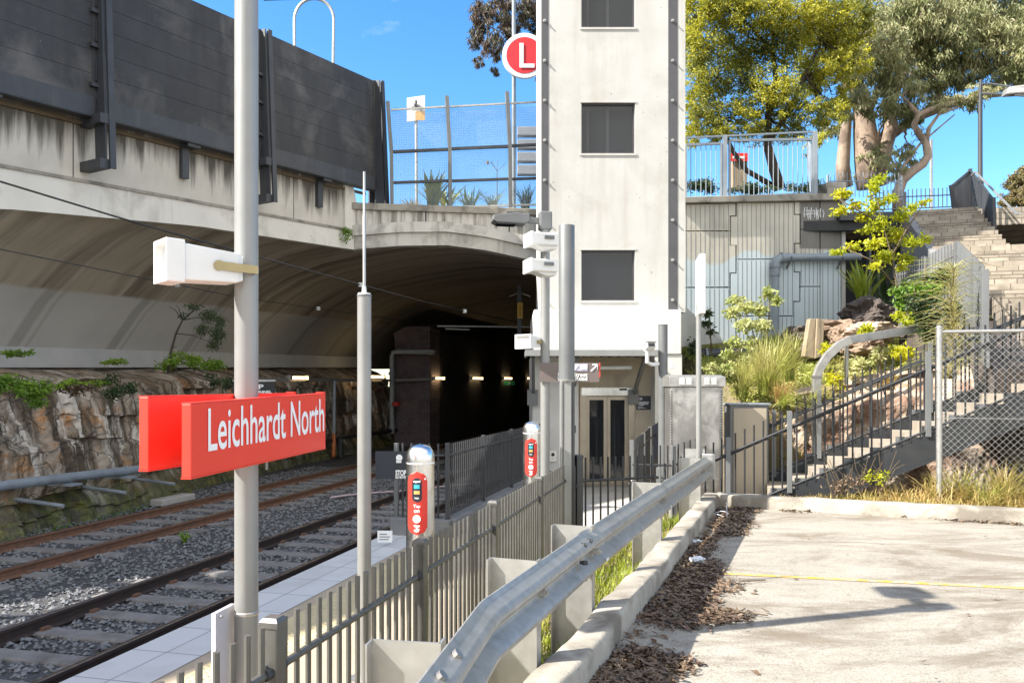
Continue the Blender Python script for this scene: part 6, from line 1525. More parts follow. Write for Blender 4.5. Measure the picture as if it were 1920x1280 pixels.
# steep dark balustrade at the top landing
root = thing('landing_screen', 'steep dark slatted balustrade screen at the head of the stair', 'balustrade', at(1810, 395, 23.5))
P = [at(1783, 395, 23.0), at(1783, 350, 23.0), at(1819, 320, 24.5), at(1840, 345, 23.2), at(1862, 374, 21.5)]
B_ = [at(1783, 395, 23.0), at(1790, 395, 23.1), at(1819, 393, 24.5), at(1841, 405, 23.2), at(1864, 440, 21.5)]
for i in (1, 2, 3):
    MB().bar(P[i], P[i + 1], .05, .05).build('top_rail', M['barrier_steel'], root)
mb = MB()
for i in (1, 2, 3):
    n_ = max(5, int((P[i + 1] - P[i]).length / .125))
    for k in range(n_ + 1):
        u = k / n_; lo, hi = lerp(B_[i], B_[i + 1], u), lerp(P[i], P[i + 1], u); mb.bar(lo, hi, .028, .04, up=V((0, 1, 0)))
mb.build('slats', M['barrier_steel'], root)
for i in (1, 2, 3, 4): MB().bar(B_[i], P[i] + UP * .05, .09, .09, up=V((0, 1, 0))).build('post', M['barrier_steel'], root)
# street lamps and poles
root = thing('street_lamp', 'dark street lamp on a tall thin pole at the right edge', 'street lamp', at(1838, 395, 26))
mb = MB(); mb.tube([at(1838, 420, 26), at(1838, 196, 26), at(1839, 150, 26)], [.075, .065, .05], 10); mb.build('pole', M['barrier_steel'], root, smooth='auto')
mb = MB(); mb.tube([at(1839, 158, 26), at(1856, 157, 25.6), at(1896, 163, 25)], .03, 6); mb.tube([at(1839, 176, 26), at(1860, 176, 25.6), at(1930, 181, 24.6)], .03, 6); mb.build('arm', M['barrier_steel'], root)
mb = MB(); mb.prism([at(1888, 176, 25), at(1893, 162, 25), at(1960, 153, 24.6), at(1965, 172, 24.6)], (0, .35, 0)); mb.build('lamp_housing', M['galv'], root, bevel=.04)
root = thing('thin_pole', 'thin pale pole standing behind the stair top fence', 'pole', at(1746, 390, 34)); mb = MB(); mb.tube([at(1746, 400, 34), at(1746, 262, 34)], .06, 8); mb.build('shaft', M['galv'], root, smooth='auto')
root = thing('red_placard', 'small red placard on a brick pillar seen through the balustrade', 'sign', at(1386, 345, 30))
MB().box(at(1370, 360, 30.3), at(1401, 302, 30)).build('pillar', M['wood'], root); MB().box(at(1369, 303, 29.97), at(1402, 287, 29.9)).build('plate', M['red'], root)
mb = MB(); put_text(mb, 'STOP', .2, at(1374, 299, 29.88), (1, 0, 0), (0, 0, 1), width=.4); mb.build('lettering', M['white_sign'], root) if 0 else None
MB().box((at(1374, 0, 29.88).x, 29.89, Z_(297, 29.88)), (at(1397, 0, 29.88).x, 29.898, Z_(293, 29.88))).build('lettering', M['white_sign'], root)
# ================================================================== vegetation
rv = random.Random(99)
def limb(mb, pts, r0, r1, n=7):
    k = len(pts); mb.tube(pts, [r0 + (r1 - r0) * (i / (k - 1)) for i in range(k)], n)
def wander(a, b, k, j):
    return [a + (b - a) * (i / k) + (V((rv.gauss(0, j), rv.gauss(0, j), rv.gauss(0, j))) if 0 < i < k else V((0, 0, 0))) for i in range(k + 1)]
def crown_tree(root, mats, clumps, leaf, trunkpts, droop, hubs, per=1.0, twig=.02, blossom=None):
    wood = MB(); fol = MB(); bl_ = MB()
    for pts, r0, r1 in trunkpts: limb(wood, [V(p) for p in pts], r0, r1, 10)
    hubs = [V(h) for h in hubs]
    for c, rad, n in clumps:
        c = V(c); h = min(hubs, key=lambda q: (q - c).length)
        limb(wood, wander(h, c, 5, .10 * (h - c).length ** .5), twig * 2.4, twig * .5, 5)
        n = int(n * 3.2); sub = max(6, int(n / 42))
        for _ in range(sub):                # sprays inside the clump
            d = V((rv.gauss(0, 1), rv.gauss(0, 1), rv.gauss(0, 1))).normalized() * rv.uniform(.35, 1.0)
            q = c + V((d.x * rad[0], d.y * rad[1], d.z * rad[2]))
            if rv.random() < .35: limb(wood, wander(c, q, 3, .05), twig * .6, twig * .2, 4)
            rr_ = rv.uniform(.24, .5)
            leafy(fol, q, (rad[0] * rr_, rad[1] * rr_, rad[2] * rr_ * .8), int(n / sub * per), leaf[0], leaf[1], rv, droop, shell=.2)
    wood.build('trunk', M[mats[0]], root, smooth=True)
    fol.build('crown', M[mats[1]], root)

# golden wattle behind the balustrade
Y = 27.0
root = thing('wattle_tree', 'golden flowering wattle tree with fine yellow foliage right of the lift tower', 'tree', at(1455, 350, Y))
cl_ = []
for px, py, rx, rz, n in [(1310, 30, 45, 50, 1300), (1370, 20, 50, 45, 1300), (1440, 15, 55, 45, 1400), (1510, 25, 55, 40, 1400), (1570, 35, 45, 35, 1100), (1610, 30, 30, 25, 600), (1315, 95, 45, 45, 1100), (1385, 90, 50, 45, 1100), (1455, 85, 50, 45, 1200), (1530, 85, 45, 40, 1100), (1590, 75, 35, 30, 700), (1320, 160, 45, 42, 1000), (1390, 155, 45, 45, 900), (1450, 165, 45, 40, 900), (1520, 150, 40, 40, 800), (1310, 215, 40, 30, 700), (1370, 220, 45, 30, 700), (1440, 215, 40, 28, 500), (1500, 205, 42, 28, 500), (1580, 175, 20, 20, 220), (1545, 215, 25, 20, 220), (1340, 250, 40, 16, 330), (1480, 245, 44, 18, 380), (1410, 252, 40, 14, 260), (1300, 262, 20, 20, 160), (1560, 215, 30, 28, 420), (1555, 130, 36, 34, 620), (1600, 120, 28, 26, 380), (1530, 265, 26, 16, 140), (1300, -50, 60, 40, 700), (1420, -60, 80, 40, 900), (1540, -50, 70, 40, 900)]:
    yy = Y + rv.uniform(-1.3, .9); rx *= 1.1; rz *= 1.12; cl_.append((at(px, py, yy), (rx / F * yy, 1.1, rz / F * yy), n))
crown_tree(root, ('bark_dark', 'wattle'), cl_, (.13, .045), [
    ([at(1463, 355, Y), at(1449, 310, Y), at(1438, 270, Y), at(1441, 215, Y), at(1455, 150, Y), at(1448, 90, Y)], .19, .07),
    ([at(1455, 352, Y + .3), at(1400, 320, Y), at(1375, 285, Y), at(1355, 240, Y - .2), at(1335, 170, Y - .3)], .10, .04),
    ([at(1438, 270, Y), at(1480, 210, Y), at(1510, 140, Y), at(1540, 80, Y)], .10, .04)], .5,
    [at(1448, 90, Y), at(1455, 150, Y), at(1441, 215, Y), at(1335, 170, Y - .3), at(1355, 240, Y - .2), at(1510, 140, Y), at(1540, 80, Y)], per=1.0)

# big gum
Y = 31.0
root = thing('gum_tree', 'large gum tree with thick pale trunks and grey green drooping leaves', 'tree', at(1630, 340, Y))
cl_ = []
gum = [(1610, 60, 40, 35, 480), (1905, 70, 40, 40, 520), (1935, 130, 30, 30, 350), (1760, 50, 50, 40, 500), (1830, 55, 50, 40, 500), (1660, 30, 60, 45, 900), (1730, 15, 60, 45, 900), (1800, 20, 60, 45, 900), (1870, 25, 60, 45, 900), (1930, 40, 50, 50, 600), (1650, 95, 45, 40, 650), (1710, 90, 45, 40, 650), (1780, 85, 50, 40, 750), (1850, 85, 50, 40, 750), (1915, 105, 40, 45, 500), (1615, 130, 40, 35, 480), (1680, 145, 40, 32, 480), (1750, 140, 45, 32, 500), (1690, 185, 28, 25, 260), (1810, 130, 40, 30, 420), (1860, 140, 35, 28, 320), (1600, 190, 30, 25, 260), (1655, 200, 22, 20, 160), (1580, 95, 30, 30, 350), (1720, 210, 25, 18, 160), (1765, 185, 32, 18, 190), (1640, 300, 28, 22, 260), (1620, 325, 14, 14, 90), (1700, 270, 22, 25, 120), (1690, 320, 20, 22, 90), (1830, 185, 25, 12, 110), (1890, 150, 30, 14, 150), (1700, -50, 80, 40, 600), (1850, -50, 90, 40, 700), (1560, 240, 24, 20, 130)]
for px, py, rx, rz, n in gum:
    yy = Y + rv.uniform(-2.2, 1.6); cl_.append((at(px, py, yy), (rx / F * yy * 1.08, 1.3, rz / F * yy * 1.1), int(n * 1.15)))
crown_tree(root, ('bark_gum', 'gum'), cl_, (.24, .058), [
    ([at(1636, 350, Y), at(1628, 300, Y), at(1622, 250, Y), at(1618, 205, Y), at(1605, 160, Y), at(1612, 100, Y), at(1640, 40, Y)], .58, .14),
    ([at(1584, 350, Y + .2), at(1580, 310, Y + .2), at(1584, 260, Y + .1), at(1588, 225, Y), at(1580, 180, Y), at(1598, 120, Y)], .30, .10),
    ([at(1640, 330, Y - .1), at(1655, 280, Y - .1), at(1670, 240, Y - .1), at(1668, 200, Y), at(1690, 140, Y), at(1720, 80, Y)], .40, .10),
    ([at(1660, 262, Y - .1), at(1700, 232, Y), at(1735, 215, Y - .2), at(1790, 195, Y - .4), at(1850, 180, Y - .5), at(1915, 175, Y - .7)], .20, .06),
    ([at(1735, 215, Y - .2), at(1760, 180, Y), at(1800, 110, Y), at(1850, 50, Y)], .12, .05),
    ([at(1622, 235, Y), at(1640, 180, Y + .3), at(1660, 130, Y + .4), at(1700, 60, Y)], .16, .06)], 1.1,
    [at(1612, 100, Y), at(1640, 40, Y), at(1598, 120, Y), at(1690, 140, Y), at(1720, 80, Y), at(1790, 195, Y - .4), at(1850, 180, Y - .5), at(1800, 110, Y), at(1850, 50, Y), at(1660, 130, Y + .4), at(1700, 60, Y), at(1655, 280, Y - .1), at(1700, 232, Y)], twig=.028)
# twisting small gum in front of the sky
Y = 28.5
root = thing('twisted_tree', 'slender gum with a strongly twisted pale trunk beside the stair top', 'tree', at(1682, 385, Y))
cl_ = [(at(px, py, Y + rv.uniform(-.5, .5)), (rx / F * Y, .5, rz / F * Y), n) for px, py, rx, rz, n in [(1700, 290, 20, 22, 90), (1685, 320, 16, 16, 70), (1790, 180, 28, 14, 120), (1840, 170, 30, 14, 120), (1720, 160, 26, 18, 120), (1665, 300, 16, 24, 90), (1770, 200, 18, 10, 50)]]
crown_tree(root, ('bark_gum', 'gum'), cl_, (.19, .036), [
    ([at(1684, 395, Y), at(1684, 360, Y), at(1692, 338, Y), at(1710, 322, Y), at(1730, 308, Y), at(1740, 292, Y), at(1736, 268, Y), at(1722, 250, Y), at(1714, 234, Y), at(1722, 215, Y), at(1745, 205, Y), at(1780, 195, Y), at(1830, 180, Y), at(1885, 165, Y)], .20, .05),
    ([at(1736, 268, Y), at(1742, 240, Y), at(1760, 215, Y), at(1800, 200, Y)], .09, .03),
    ([at(1686, 345, Y), at(1695, 310, Y), at(1725, 270, Y), at(1790, 215, Y)], .08, .02),
    ([at(1722, 215, Y), at(1705, 195, Y), at(1690, 180, Y)], .09, .03)], 1.0, [at(1710, 322, Y), at(1722, 250, Y), at(1780, 195, Y), at(1830, 180, Y), at(1690, 180, Y)], twig=.014)
# tree behind the roundel
Y = 34.0
root = thing('hanging_gum', 'drooping brown green gum branches behind the round red sign', 'tree', at(1060, 390, Y))
cl_ = [(at(px, py, Y + rv.uniform(-.8, .8)), (rx / F * Y, .8, rz / F * Y), n) for px, py, rx, rz, n in [(905, 30, 26, 30, 420), (940, 20, 30, 30, 460), (985, 25, 30, 35, 520), (1010, 60, 20, 40, 300), (895, 70, 18, 28, 260), (925, 80, 22, 34, 300), (950, 55, 25, 25, 320), (900, 115, 12, 16, 90), (930, 118, 10, 16, 90), (955, 95, 14, 18, 100), (1010, 120, 8, 30, 110), (1030, 0, 40, 40, 400), (950, -40, 60, 30, 500)]]
crown_tree(root, ('bark_dark', 'gum_far'), cl_, (.20, .05), [([at(1070, 400, Y), at(1065, 200, Y), at(1045, 60, Y), at(1000, -10, Y)], .3, .1), ([at(1045, 60, Y), at(1000, 20, Y), at(940, 10, Y), at(905, 25, Y)], .1, .04)], 1.4, [at(1000, -10, Y), at(940, 10, Y), at(905, 25, Y), at(1000, 20, Y)])
# far round tree at the right edge
Y = 40.0
root = thing('round_tree', 'rounded olive tree at the far right behind the stair', 'tree', at(1915, 395, Y))
cl_ = [(at(px, py, Y + rv.uniform(-1, 1)), (rx / F * Y, 1.0, rz / F * Y), n) for px, py, rx, rz, n in [(1915, 345, 28, 26, 700), (1900, 368, 22, 18, 420), (1935, 365, 24, 24, 500), (1890, 382, 14, 12, 220), (1925, 325, 18, 14, 260), (1920, 388, 30, 14, 400)]]
crown_tree(root, ('bark_dark', 'far_tree'), cl_, (.16, .09), [([at(1915, 420, Y), at(1915, 350, Y)], .25, .1)], .2, [at(1915, 365, Y)])
# small street side hedges and flax behind the mesh fence
def flax(lab, px, py, Y, n, h, sp, mat='flax', w=.07, grp=None):
    c = at(px, py, Y); mb = MB(); blades(mb, c, n, h, sp, w, rv, segs=4, droop=.55)
    tag(mb.build('flax_plant', M[mat], origin=c), lab, 'plant', grp)
g_ = 'flax clumps behind the mesh fence'
flax('tall upright flax clump behind the left bay of the mesh fence', 812, 392, 23.2, 50, 1.15, .75, w=.085, grp=g_)
flax('smaller flax clump just left of the middle fence post', 838, 392, 23.8, 30, .75, .8, grp=g_)
flax('low grey green flax right of the middle fence post', 880, 392, 23.6, 60, .65, .85, 'tussock', .03, grp=g_)
flax('pale wispy tussock between the last two mesh fence posts', 925, 392, 23.6, 80, .55, .8, 'tussock', .022, grp=g_)
flax('dark tussock beside the tower behind the mesh fence', 985, 392, 23.8, 80, .8, .7, 'dark_leaf', .025, grp=g_)
flax('dry straw tuft at the left end of the mesh fence', 770, 392, 23.4, 70, .3, .6, 'straw', .02, grp=g_)
def dead_stalk():
    root = thing('dead_stalk', 'bare dead flower stalk sticking up behind the mesh fence', 'plant', at(930, 392, 23.6)); mb = MB()
    mb.tube([at(932, 392, 23.6), at(932, 320, 23.6), at(920, 303, 23.6)], .012, 5); mb.tube([at(932, 322, 23.6), at(946, 308, 23.6)], .008, 4); mb.tube([at(932, 320, 23.6), at(933, 300, 23.6)], .008, 4); mb.build('stem', M['stem'], root)
    mb = MB(); leafy(mb, at(914, 304, 23.6), (.1, .05, .05), 40, .06, .03, rv); mb.build('flower_head', M['straw'], root)
dead_stalk()
def hedge(lab, px, py, Y, rx, rz, n, mat, L=.1, W=.05, grp='hedges behind the balustrade'):
    c = at(px, py, Y); mb = MB()
    for k in range(8): leafy(mb, c + V((rv.uniform(-.7, .7) * rx, rv.uniform(-.3, .3), rv.uniform(-.4, .4) * rz)), (rx * .45, .4, rz * .6), n // 8, L, W, rv, .1)
    tag(mb.build('hedge', M[mat], origin=c - UP * rz), lab, 'hedge', grp)
hedge('dark low hedge behind the left bar panel', 1318, 352, 26, .75, .35, 1100, 'dark_leaf')
hedge('dark low hedge behind the wide bar panel left of the wattle trunk', 1410, 356, 26, .85, .25, 1000, 'dark_leaf')
hedge('dark green hedge right of the wattle trunk behind the bars', 1500, 352, 26, .7, .28, 800, 'dark_leaf')

# lime green bush in front of the wall end
def bush(name, lab, cat, base, stems, clumps, leaf, mats, droop=.2, sr=.02):
    root = thing(name, lab, cat, base); w = MB(); f = MB(); base = V(base)
    for s_ in stems: w.tube([V(p) for p in s_], [sr * (1 - .6 * i / (len(s_) - 1)) for i in range(len(s_))], 5)
    for c, rad, n in clumps:
        c = V(c); near = min([V(p) for s_ in stems for p in s_], key=lambda q: (q - c).length); w.tube([near, (near + c) / 2 + V((0, 0, .04)), c], [sr * .5, sr * .3, sr * .15], 4)
        leafy(f, c, rad, n, leaf[0], leaf[1], rv, droop, shell=.15)
    w.build('stem', M[mats[0]], root, smooth=True); f.build('leaves', M[mats[1]], root)
Y = 17.5
def A(px, py, dy=0.0): return at(px, py, Y + dy)
cl_ = [(A(px, py, rv.uniform(-.5, .5)), (rx / F * Y, .3, rz / F * Y), n) for px, py, rx, rz, n in [
    (1580, 365, 22, 14, 170), (1575, 395, 18, 12, 130), (1600, 385, 18, 14, 120), (1638, 350, 14, 20, 160), (1650, 335, 10, 12, 70), (1640, 385, 24, 18, 220), (1668, 372, 14, 10, 90), (1620, 405, 24, 14, 180), (1650, 420, 24, 20, 240), (1690, 405, 22, 16, 170), (1710, 388, 18, 8, 80), (1735, 378, 16, 6, 50), (1680, 440, 26, 20, 240), (1640, 455, 26, 16, 200), (1600, 462, 22, 10, 110), (1570, 472, 18, 8, 80), (1710, 455, 26, 16, 160), (1735, 448, 14, 10, 60), (1660, 480, 26, 16, 180), (1700, 485, 22, 14, 130), (1640, 497, 18, 10, 70), (1690, 500, 16, 10, 60), (1625, 430, 16, 8, 70)]]
bush('lime_bush', 'sprawling lime green bush in front of the end of the ribbed wall', 'bush', at(1690, 600, Y), [[A(1690, 600), A(1682, 540), A(1672, 480), A(1655, 420), A(1642, 360)], [A(1682, 540), A(1640, 490), A(1590, 468)], [A(1672, 480), A(1700, 430), A(1730, 385)], [A(1655, 420), A(1610, 395), A(1575, 375)]], cl_, (.095, .065), ('stem', 'lime'), .15, .025)
Y = 16.8
bush('lime_bush', 'smaller lime green shrub above the curved rail near the stair', 'bush', A(1705, 625), [[A(1705, 625), A(1700, 590), A(1705, 560)]], [(A(px, py, rv.uniform(-.3, .3)), (rx / F * Y, .25, rz / F * Y), n) for px, py, rx, rz, n in [(1700, 575, 22, 16, 190), (1685, 592, 14, 12, 100), (1720, 590, 18, 16, 150), (1705, 603, 20, 10, 120), (1715, 555, 14, 10, 80), (1732, 575, 12, 14, 80)]], (.085, .055), ('stem', 'lime'))
# flax in shadow below the slab
flax('dark green flax clump in the shade below the slab', 1618, 572, 21.5, 60, 1.2, .8, 'grass', .06)
flax('shaded flax clump behind the lime bush', 1655, 568, 22.5, 46, 1.2, .8, 'dark_leaf', .06)
# pale leafy shrubs on the bank
Y = 16.0
bush('pale_shrub', 'large pale leaved shrub in front of the blue grey wall', 'shrub', A(1430, 740), [[A(1430, 740), A(1425, 690), A(1418, 640), A(1400, 590)], [A(1425, 690), A(1440, 620), A(1443, 560)], [A(1418, 640), A(1375, 660)]],
     [(A(px, py, rv.uniform(-.4, .4)), (rx / F * Y, .3, rz / F * Y), n) for px, py, rx, rz, n in [(1380, 562, 20, 10, 120), (1372, 585, 18, 14, 130), (1400, 575, 22, 14, 170), (1425, 580, 16, 16, 150), (1440, 548, 12, 14, 130), (1455, 560, 9, 16, 90), (1395, 610, 22, 14, 170), (1430, 610, 20, 16, 170), (1375, 640, 16, 12, 110), (1410, 645, 22, 16, 170), (1440, 650, 16, 14, 120), (1365, 662, 14, 10, 90), (1395, 675, 18, 12, 120), (1425, 680, 18, 12, 120)]], (.10, .07), ('stem', 'pale_shrub'), .25)
Y = 15.2
bush('pale_shrub', 'low pale leaved shrub just behind the stainless cabinet', 'shrub', A(1345, 735), [[A(1345, 735), A(1345, 705), A(1340, 690)]], [(A(px, py, rv.uniform(-.2, .2)), (rx / F * Y, .25, rz / F * Y), n) for px, py, rx, rz, n in [(1335, 688, 16, 10, 130), (1360, 692, 16, 12, 140), (1350, 705, 20, 10, 130), (1375, 708, 14, 10, 80)]], (.10, .07), ('stem', 'pale_shrub'), .2)
Y = 19.6
bush('dark_sapling', 'thin dark leaved sapling against the wall beside the tower base', 'sapling', A(1334, 660), [[A(1334, 660), A(1332, 620), A(1328, 580)]], [(A(px, py), (rx / F * Y, .2, rz / F * Y), n) for px, py, rx, rz, n in [(1328, 588, 10, 12, 90), (1326, 605, 12, 10, 80), (1333, 622, 8, 10, 50), (1300, 650, 9, 22, 130)]], (.12, .06), ('stem', 'dark_leaf'), .3)
# tussocks and bank plants
def tussock(lab, px, py, Y, n, h, sp, mat='tussock', w=.012):
    c = at(px, py, Y); mb = MB(); blades(mb, c, n, h, sp, w, rv, segs=5, droop=1.3); tag(mb.build('grass_tussock', M[mat], origin=c), lab, 'grass', 'tussocks on the bank')
tussock('big yellow green weeping tussock on the bank above the beige cabinet', 1440, 740, 15.0, 420, 1.15, .75)
tussock('weeping tussock left of the big one behind the stainless cabinet', 1392, 745, 15.1, 260, .8, .55)
tussock('weeping tussock right of the big one near the timber post', 1478, 715, 15.6, 260, 1.05, .55)
tussock('dry tussock at the top of the rock behind the beige cabinet', 1465, 755, 14.7, 170, .5, .5, 'straw')
for i, (x, y, lab) in enumerate(((4.9, 14.35, 'weeping grass hanging over the rock edge right of the beige cabinet'), (5.5, 14.2, 'weeping grass hanging over the rock face left of the curved rail'), (6.6, 14.1, 'dry weeping grass on the rock edge under the curved rail'), (7.6, 13.95, 'weeping grass on the rock edge near the chain link post'))):
    c = V((x, y, -.35 + .2 * (x - 5.3))); mb = MB(); blades(mb, c, 190, .5, .6, .012, rv, lean=(0, -.35), segs=5, droop=2.4); tag(mb.build('grass_tussock', M['straw' if i == 2 else 'tussock'], origin=c), lab, 'grass', 'tussocks on the bank')
mb = MB()
for _ in range(5200):
    x, y = rv.uniform(4.3, 9.9), rv.uniform(14.3, 22.0); p = V((x, y, bank_z(x, y)))
    if rv.random() < .55: blades(mb, p, 3, rv.uniform(.1, .3), .15, .016, rv, segs=2)
    else: leafy(mb, p + UP * .1, (.16, .16, .10), 7, .085, .05, rv, .1)
tag(mb.build('bank_plants', M['tussock']), 'yellow green grass and weeds covering the bank below the ribbed wall', 'ground cover', kind='stuff')
mb = MB()
for _ in range(700):
    x = rv.uniform(6.9, 9.6); y = rv.uniform(20.6, 22.6); p = V((x, y, bank_z(x, y) + .05)); blades(mb, p, 4, .35, .2, .02, rv, segs=2)
tag(mb.build('wall_foot_grass', M['grass']), 'green grass along the shaded foot of the ribbed wall', 'grass', kind='stuff')
Y = 15.4
for lab, px, py, k in (('leafy green plant under the curved rail', 1600, 690, 1.0), ('leafy green plant above the rock outcrop right of the rail leg', 1650, 675, 1.0), ('leafy green plant in the bend of the curved rail', 1565, 715, .8), ('tall leafy weed above the curved rail', 1622, 620, .5), ('leafy weed beside the timber post', 1553, 655, .5), ('leafy green plant behind the far balustrade', 1690, 665, .9)):
    bush('bank_shrub', lab, 'plant', A(px, py + 25 * k), [[A(px, py + 25 * k), A(px, py), A(px + 4, py - 25 * k)]], [(A(px + rv.uniform(-18, 18) * k, py + rv.uniform(-16, 16) * k, rv.uniform(-.2, .2)), (18 * k / F * Y, .2, 12 * k / F * Y), int(60 * k) + 10) for _ in range(6)], (.10, .05), ('stem', 'pale_shrub' if k > .9 else 'lime'), .1)
for i, (px, py, Y_, lab) in enumerate(((1715, 560, 15.6, 'dark green bush in the shade under the upper balustrade'), (1745, 600, 14.9, 'dark bush low under the upper balustrade near the curved rail'), (1735, 520, 16.2, 'dark leafy climber below the peak of the upper balustrade'))):
    c = at(px, py, Y_); bush('shade_bush', lab, 'bush', c - UP * .3, [[c - UP * .3, c, c + UP * .3]], [(c + V((rv.uniform(-.4, .4), rv.uniform(-.1, .1), rv.uniform(-.4, .4))), (.25, .2, .2), 150) for _ in range(8)], (.10, .05), ('stem', 'dark_leaf' if i else 'fern'), .3)
# feathery sapling by the stair
Y = 13.0
root = thing('feathery_sapling', 'feathery green casuarina sapling leaning over the stair fence', 'sapling', A(1790, 700)); w = MB(); f = MB()
w.tube([A(1790, 700), A(1786, 620), A(1782, 560), A(1790, 500)], [.015, .012, .008, .004], 5)
for _ in range(420):
    b = lerp(A(1788, 690), A(1788, 500), rv.random()); e = b + V((rv.gauss(0, .36), rv.gauss(0, .2), rv.uniform(-.05, .25))); mid = (b + e) / 2 + UP * .07; f.tube([b, mid, e - UP * .05], [.004, .003, .0015], 3, cap=False)
w.build('stem', M['stem'], root); f.build('needles', M['tussock'], root)
# dry grass and weeds in front of the stair
mb = MB()
for _ in range(2200):
    s = rv.uniform(.7, 5.0); o = rv.uniform(.22, .9) if s < 2.5 else rv.uniform(.22, 1.6); p = FK(s, o, DZ + .06); f_ = max(.15, min(1, (s - .6) / 1.9)); h = rv.uniform(.06, .20) * f_ * 1.2 if rv.random() < .8 else rv.uniform(.2, .42) * f_
    blades(mb, p, 3, h, h * .9, .010, rv, segs=3)
tag(mb.build('dry_grass', M['straw']), 'dry straw coloured grass behind the far kerb below the chain link fence', 'grass', kind='stuff')
mb = MB()
for s, o, n, h in ((3.0, 1.05, 170, .62), (3.5, 1.0, 170, .66), (2.7, 1.0, 100, .5), (3.9, .9, 170, .62), (2.3, .75, 40, .35), (3.3, .7, 120, .42), (4.4, .8, 140, .6)): blades(mb, FK(s, o, DZ + .05), n, h, .55, .014, rv, segs=4, droop=1.2)
tag(mb.build('long_grass', leafmat('straw and green grass', [(.50, .42, .14), (.30, .32, .07), (.56, .42, .17)], s=5, trans=.4, big=2.0), origin=FK(4.5, .9, DZ)), 'clump of long green and straw grass leaning through the foot of the chain link fence', 'grass')
struct(MB().prism([FK(-.2, .19, DZ + .05), FK(20, .19, DZ + .05), FK(20, 3.0, DZ - .2), FK(1.0, 1.3, DZ - .5), FK(-.2, .8, DZ - .6)], (0, 0, -.4)).build('verge', M['soil']))
for i, (px, py, lab) in enumerate(((1600, 905, 'brown dead weed stalks behind the kerb under the stair'), (1640, 895, 'green and brown weeds behind the kerb beneath the stringer'), (1575, 915, 'thin brown stalks at the foot of the stair stringer'))):
    c = at(px, py + 12, 10.7); mb = MB()
    for _ in range(9): a = rv.uniform(-.3, .3); mb.tube([c + V((a * .5, 0, -.05)), c + V((a, 0, .2)), c + V((a * 1.3 + rv.uniform(-.05, .05), 0, rv.uniform(.25, .45)))], .004, 4)
    root = thing('dead_weed', lab, 'weed', c, 'weeds behind the far kerb'); mb.build('stem', M['stem'], root); m2 = MB(); leafy(m2, c + UP * .1, (.25, .12, .12), 90, .06, .03, rv, .2); m2.build('leaves', M['dryleaf'] if i != 1 else M['lime'], root)
o = MB(); c = atz(1838, 922, DZ + .15)
def fnb(u, v):
    a, b = u * 2 * math.pi, (v - .5) * math.pi; d = V((math.cos(a) * math.cos(b), math.sin(a) * math.cos(b), math.sin(b))); return c + V((d.x * .13, d.y * .1, d.z * .07)) * (1 + .3 * noise.noise(d * 2))
o.grid(fnb, 20, 12); tag(o.build('stone', M['rock_pale'], smooth=True), 'pale rounded stone in the dry grass behind the kerb', 'stone')

# leaf litter on the slab
def inside(x, y, poly):
    c = False; j = len(poly) - 1
    for i in range(len(poly)):
        if (poly[i].y > y) != (poly[j].y > y) and x < (poly[j].x - poly[i].x) * (y - poly[i].y) / (poly[j].y - poly[i].y) + poly[i].x: c = not c
        j = i
    return c
def blob(pts, z, name, mat, seed, lab=None):
    mb = MB(); P = []; n_ = len(pts)
    for i in range(n_):
        a, b = V(pts[i]), V(pts[(i + 1) % n_])
        for k in range(10):
            q = a + (b - a) * (k / 10); q += V((noise.noise(q * 4 + V((seed, 0, 0))), noise.noise(q * 4 + V((0, seed, 5))), 0)) * .09 + V((noise.noise(q * 13), noise.noise(q * 13 + V((3, 0, 0))), 0)) * .05; P.append(V((q.x, q.y, z)))
    xs = [p.x for p in P]; ys = [p.y for p in P]; k = 0; rq_ = random.Random(seed); w0 = 3.0
    area = abs(sum(P[i].x * P[(i + 1) % len(P)].y - P[(i + 1) % len(P)].x * P[i].y for i in range(len(P)))) / 2
    while k < area * 5200:                # fine crumbled debris, thinning out at the edge
        x, y = rq_.uniform(min(xs) - .1, max(xs) + .1), rq_.uniform(min(ys) - .1, max(ys) + .1)
        if not inside(x + rq_.gauss(0, .035), y + rq_.gauss(0, .035), P) or V((x, y, 0)).dot(KN) > pk - .005: continue
        if noise.fractal(V((x * 2.5, y * 2.5, seed)), .8, 2, 4) < -.42: k += 1; continue
        l = rq_.uniform(.006, .02); a = rq_.uniform(0, 6.28); d = V((math.cos(a), math.sin(a), rq_.uniform(-.4, .4))) * l; s_ = V((-math.sin(a), math.cos(a), rq_.uniform(-.5, .5))) * l * rq_.uniform(.25, .7)
        q = V((x, y, z + rq_.uniform(0, .016))); mb.add([q - d, q + s_, q + d, q - s_], [(0, 1, 2, 3)]); k += 1
    tag(mb.build(name, M[mat]), lab, 'leaf litter', kind='stuff'); return P
def dk(px, py): return atz(px, py, DZ)
L0 = [(1347, 953), (1420, 947), (1424, 958), (1396, 968), (1408, 985), (1394, 1003), (1340, 1008), (1334, 985)]
L1 = [(1302, 1012), (1338, 1006), (1336, 1030), (1322, 1046), (1346, 1062), (1349, 1085), (1390, 1097), (1382, 1113), (1346, 1112), (1330, 1140), (1404, 1151), (1396, 1168), (1325, 1178), (1255, 1180), (1203, 1166), (1245, 1105), (1275, 1055)]
L2 = [(1118, 1262), (1180, 1212), (1240, 1230), (1310, 1245), (1260, 1260), (1230, 1300), (1080, 1330)]
L3 = [(1490, 962), (1560, 957), (1700, 968), (1920, 986), (1920, 976), (1700, 957), (1500, 949), (1420, 944)]
blob([dk(*p) for p in L1], DZ + .005, 'leaf_mulch', 'mulch', 1, 'dark leaf mulch heaped along the kerb in the guardrail shade')
blob([dk(*p) for p in L0], DZ + .005, 'leaf_mulch', 'mulch', 4, 'dark leaf mulch filling the inner corner of the kerbs')
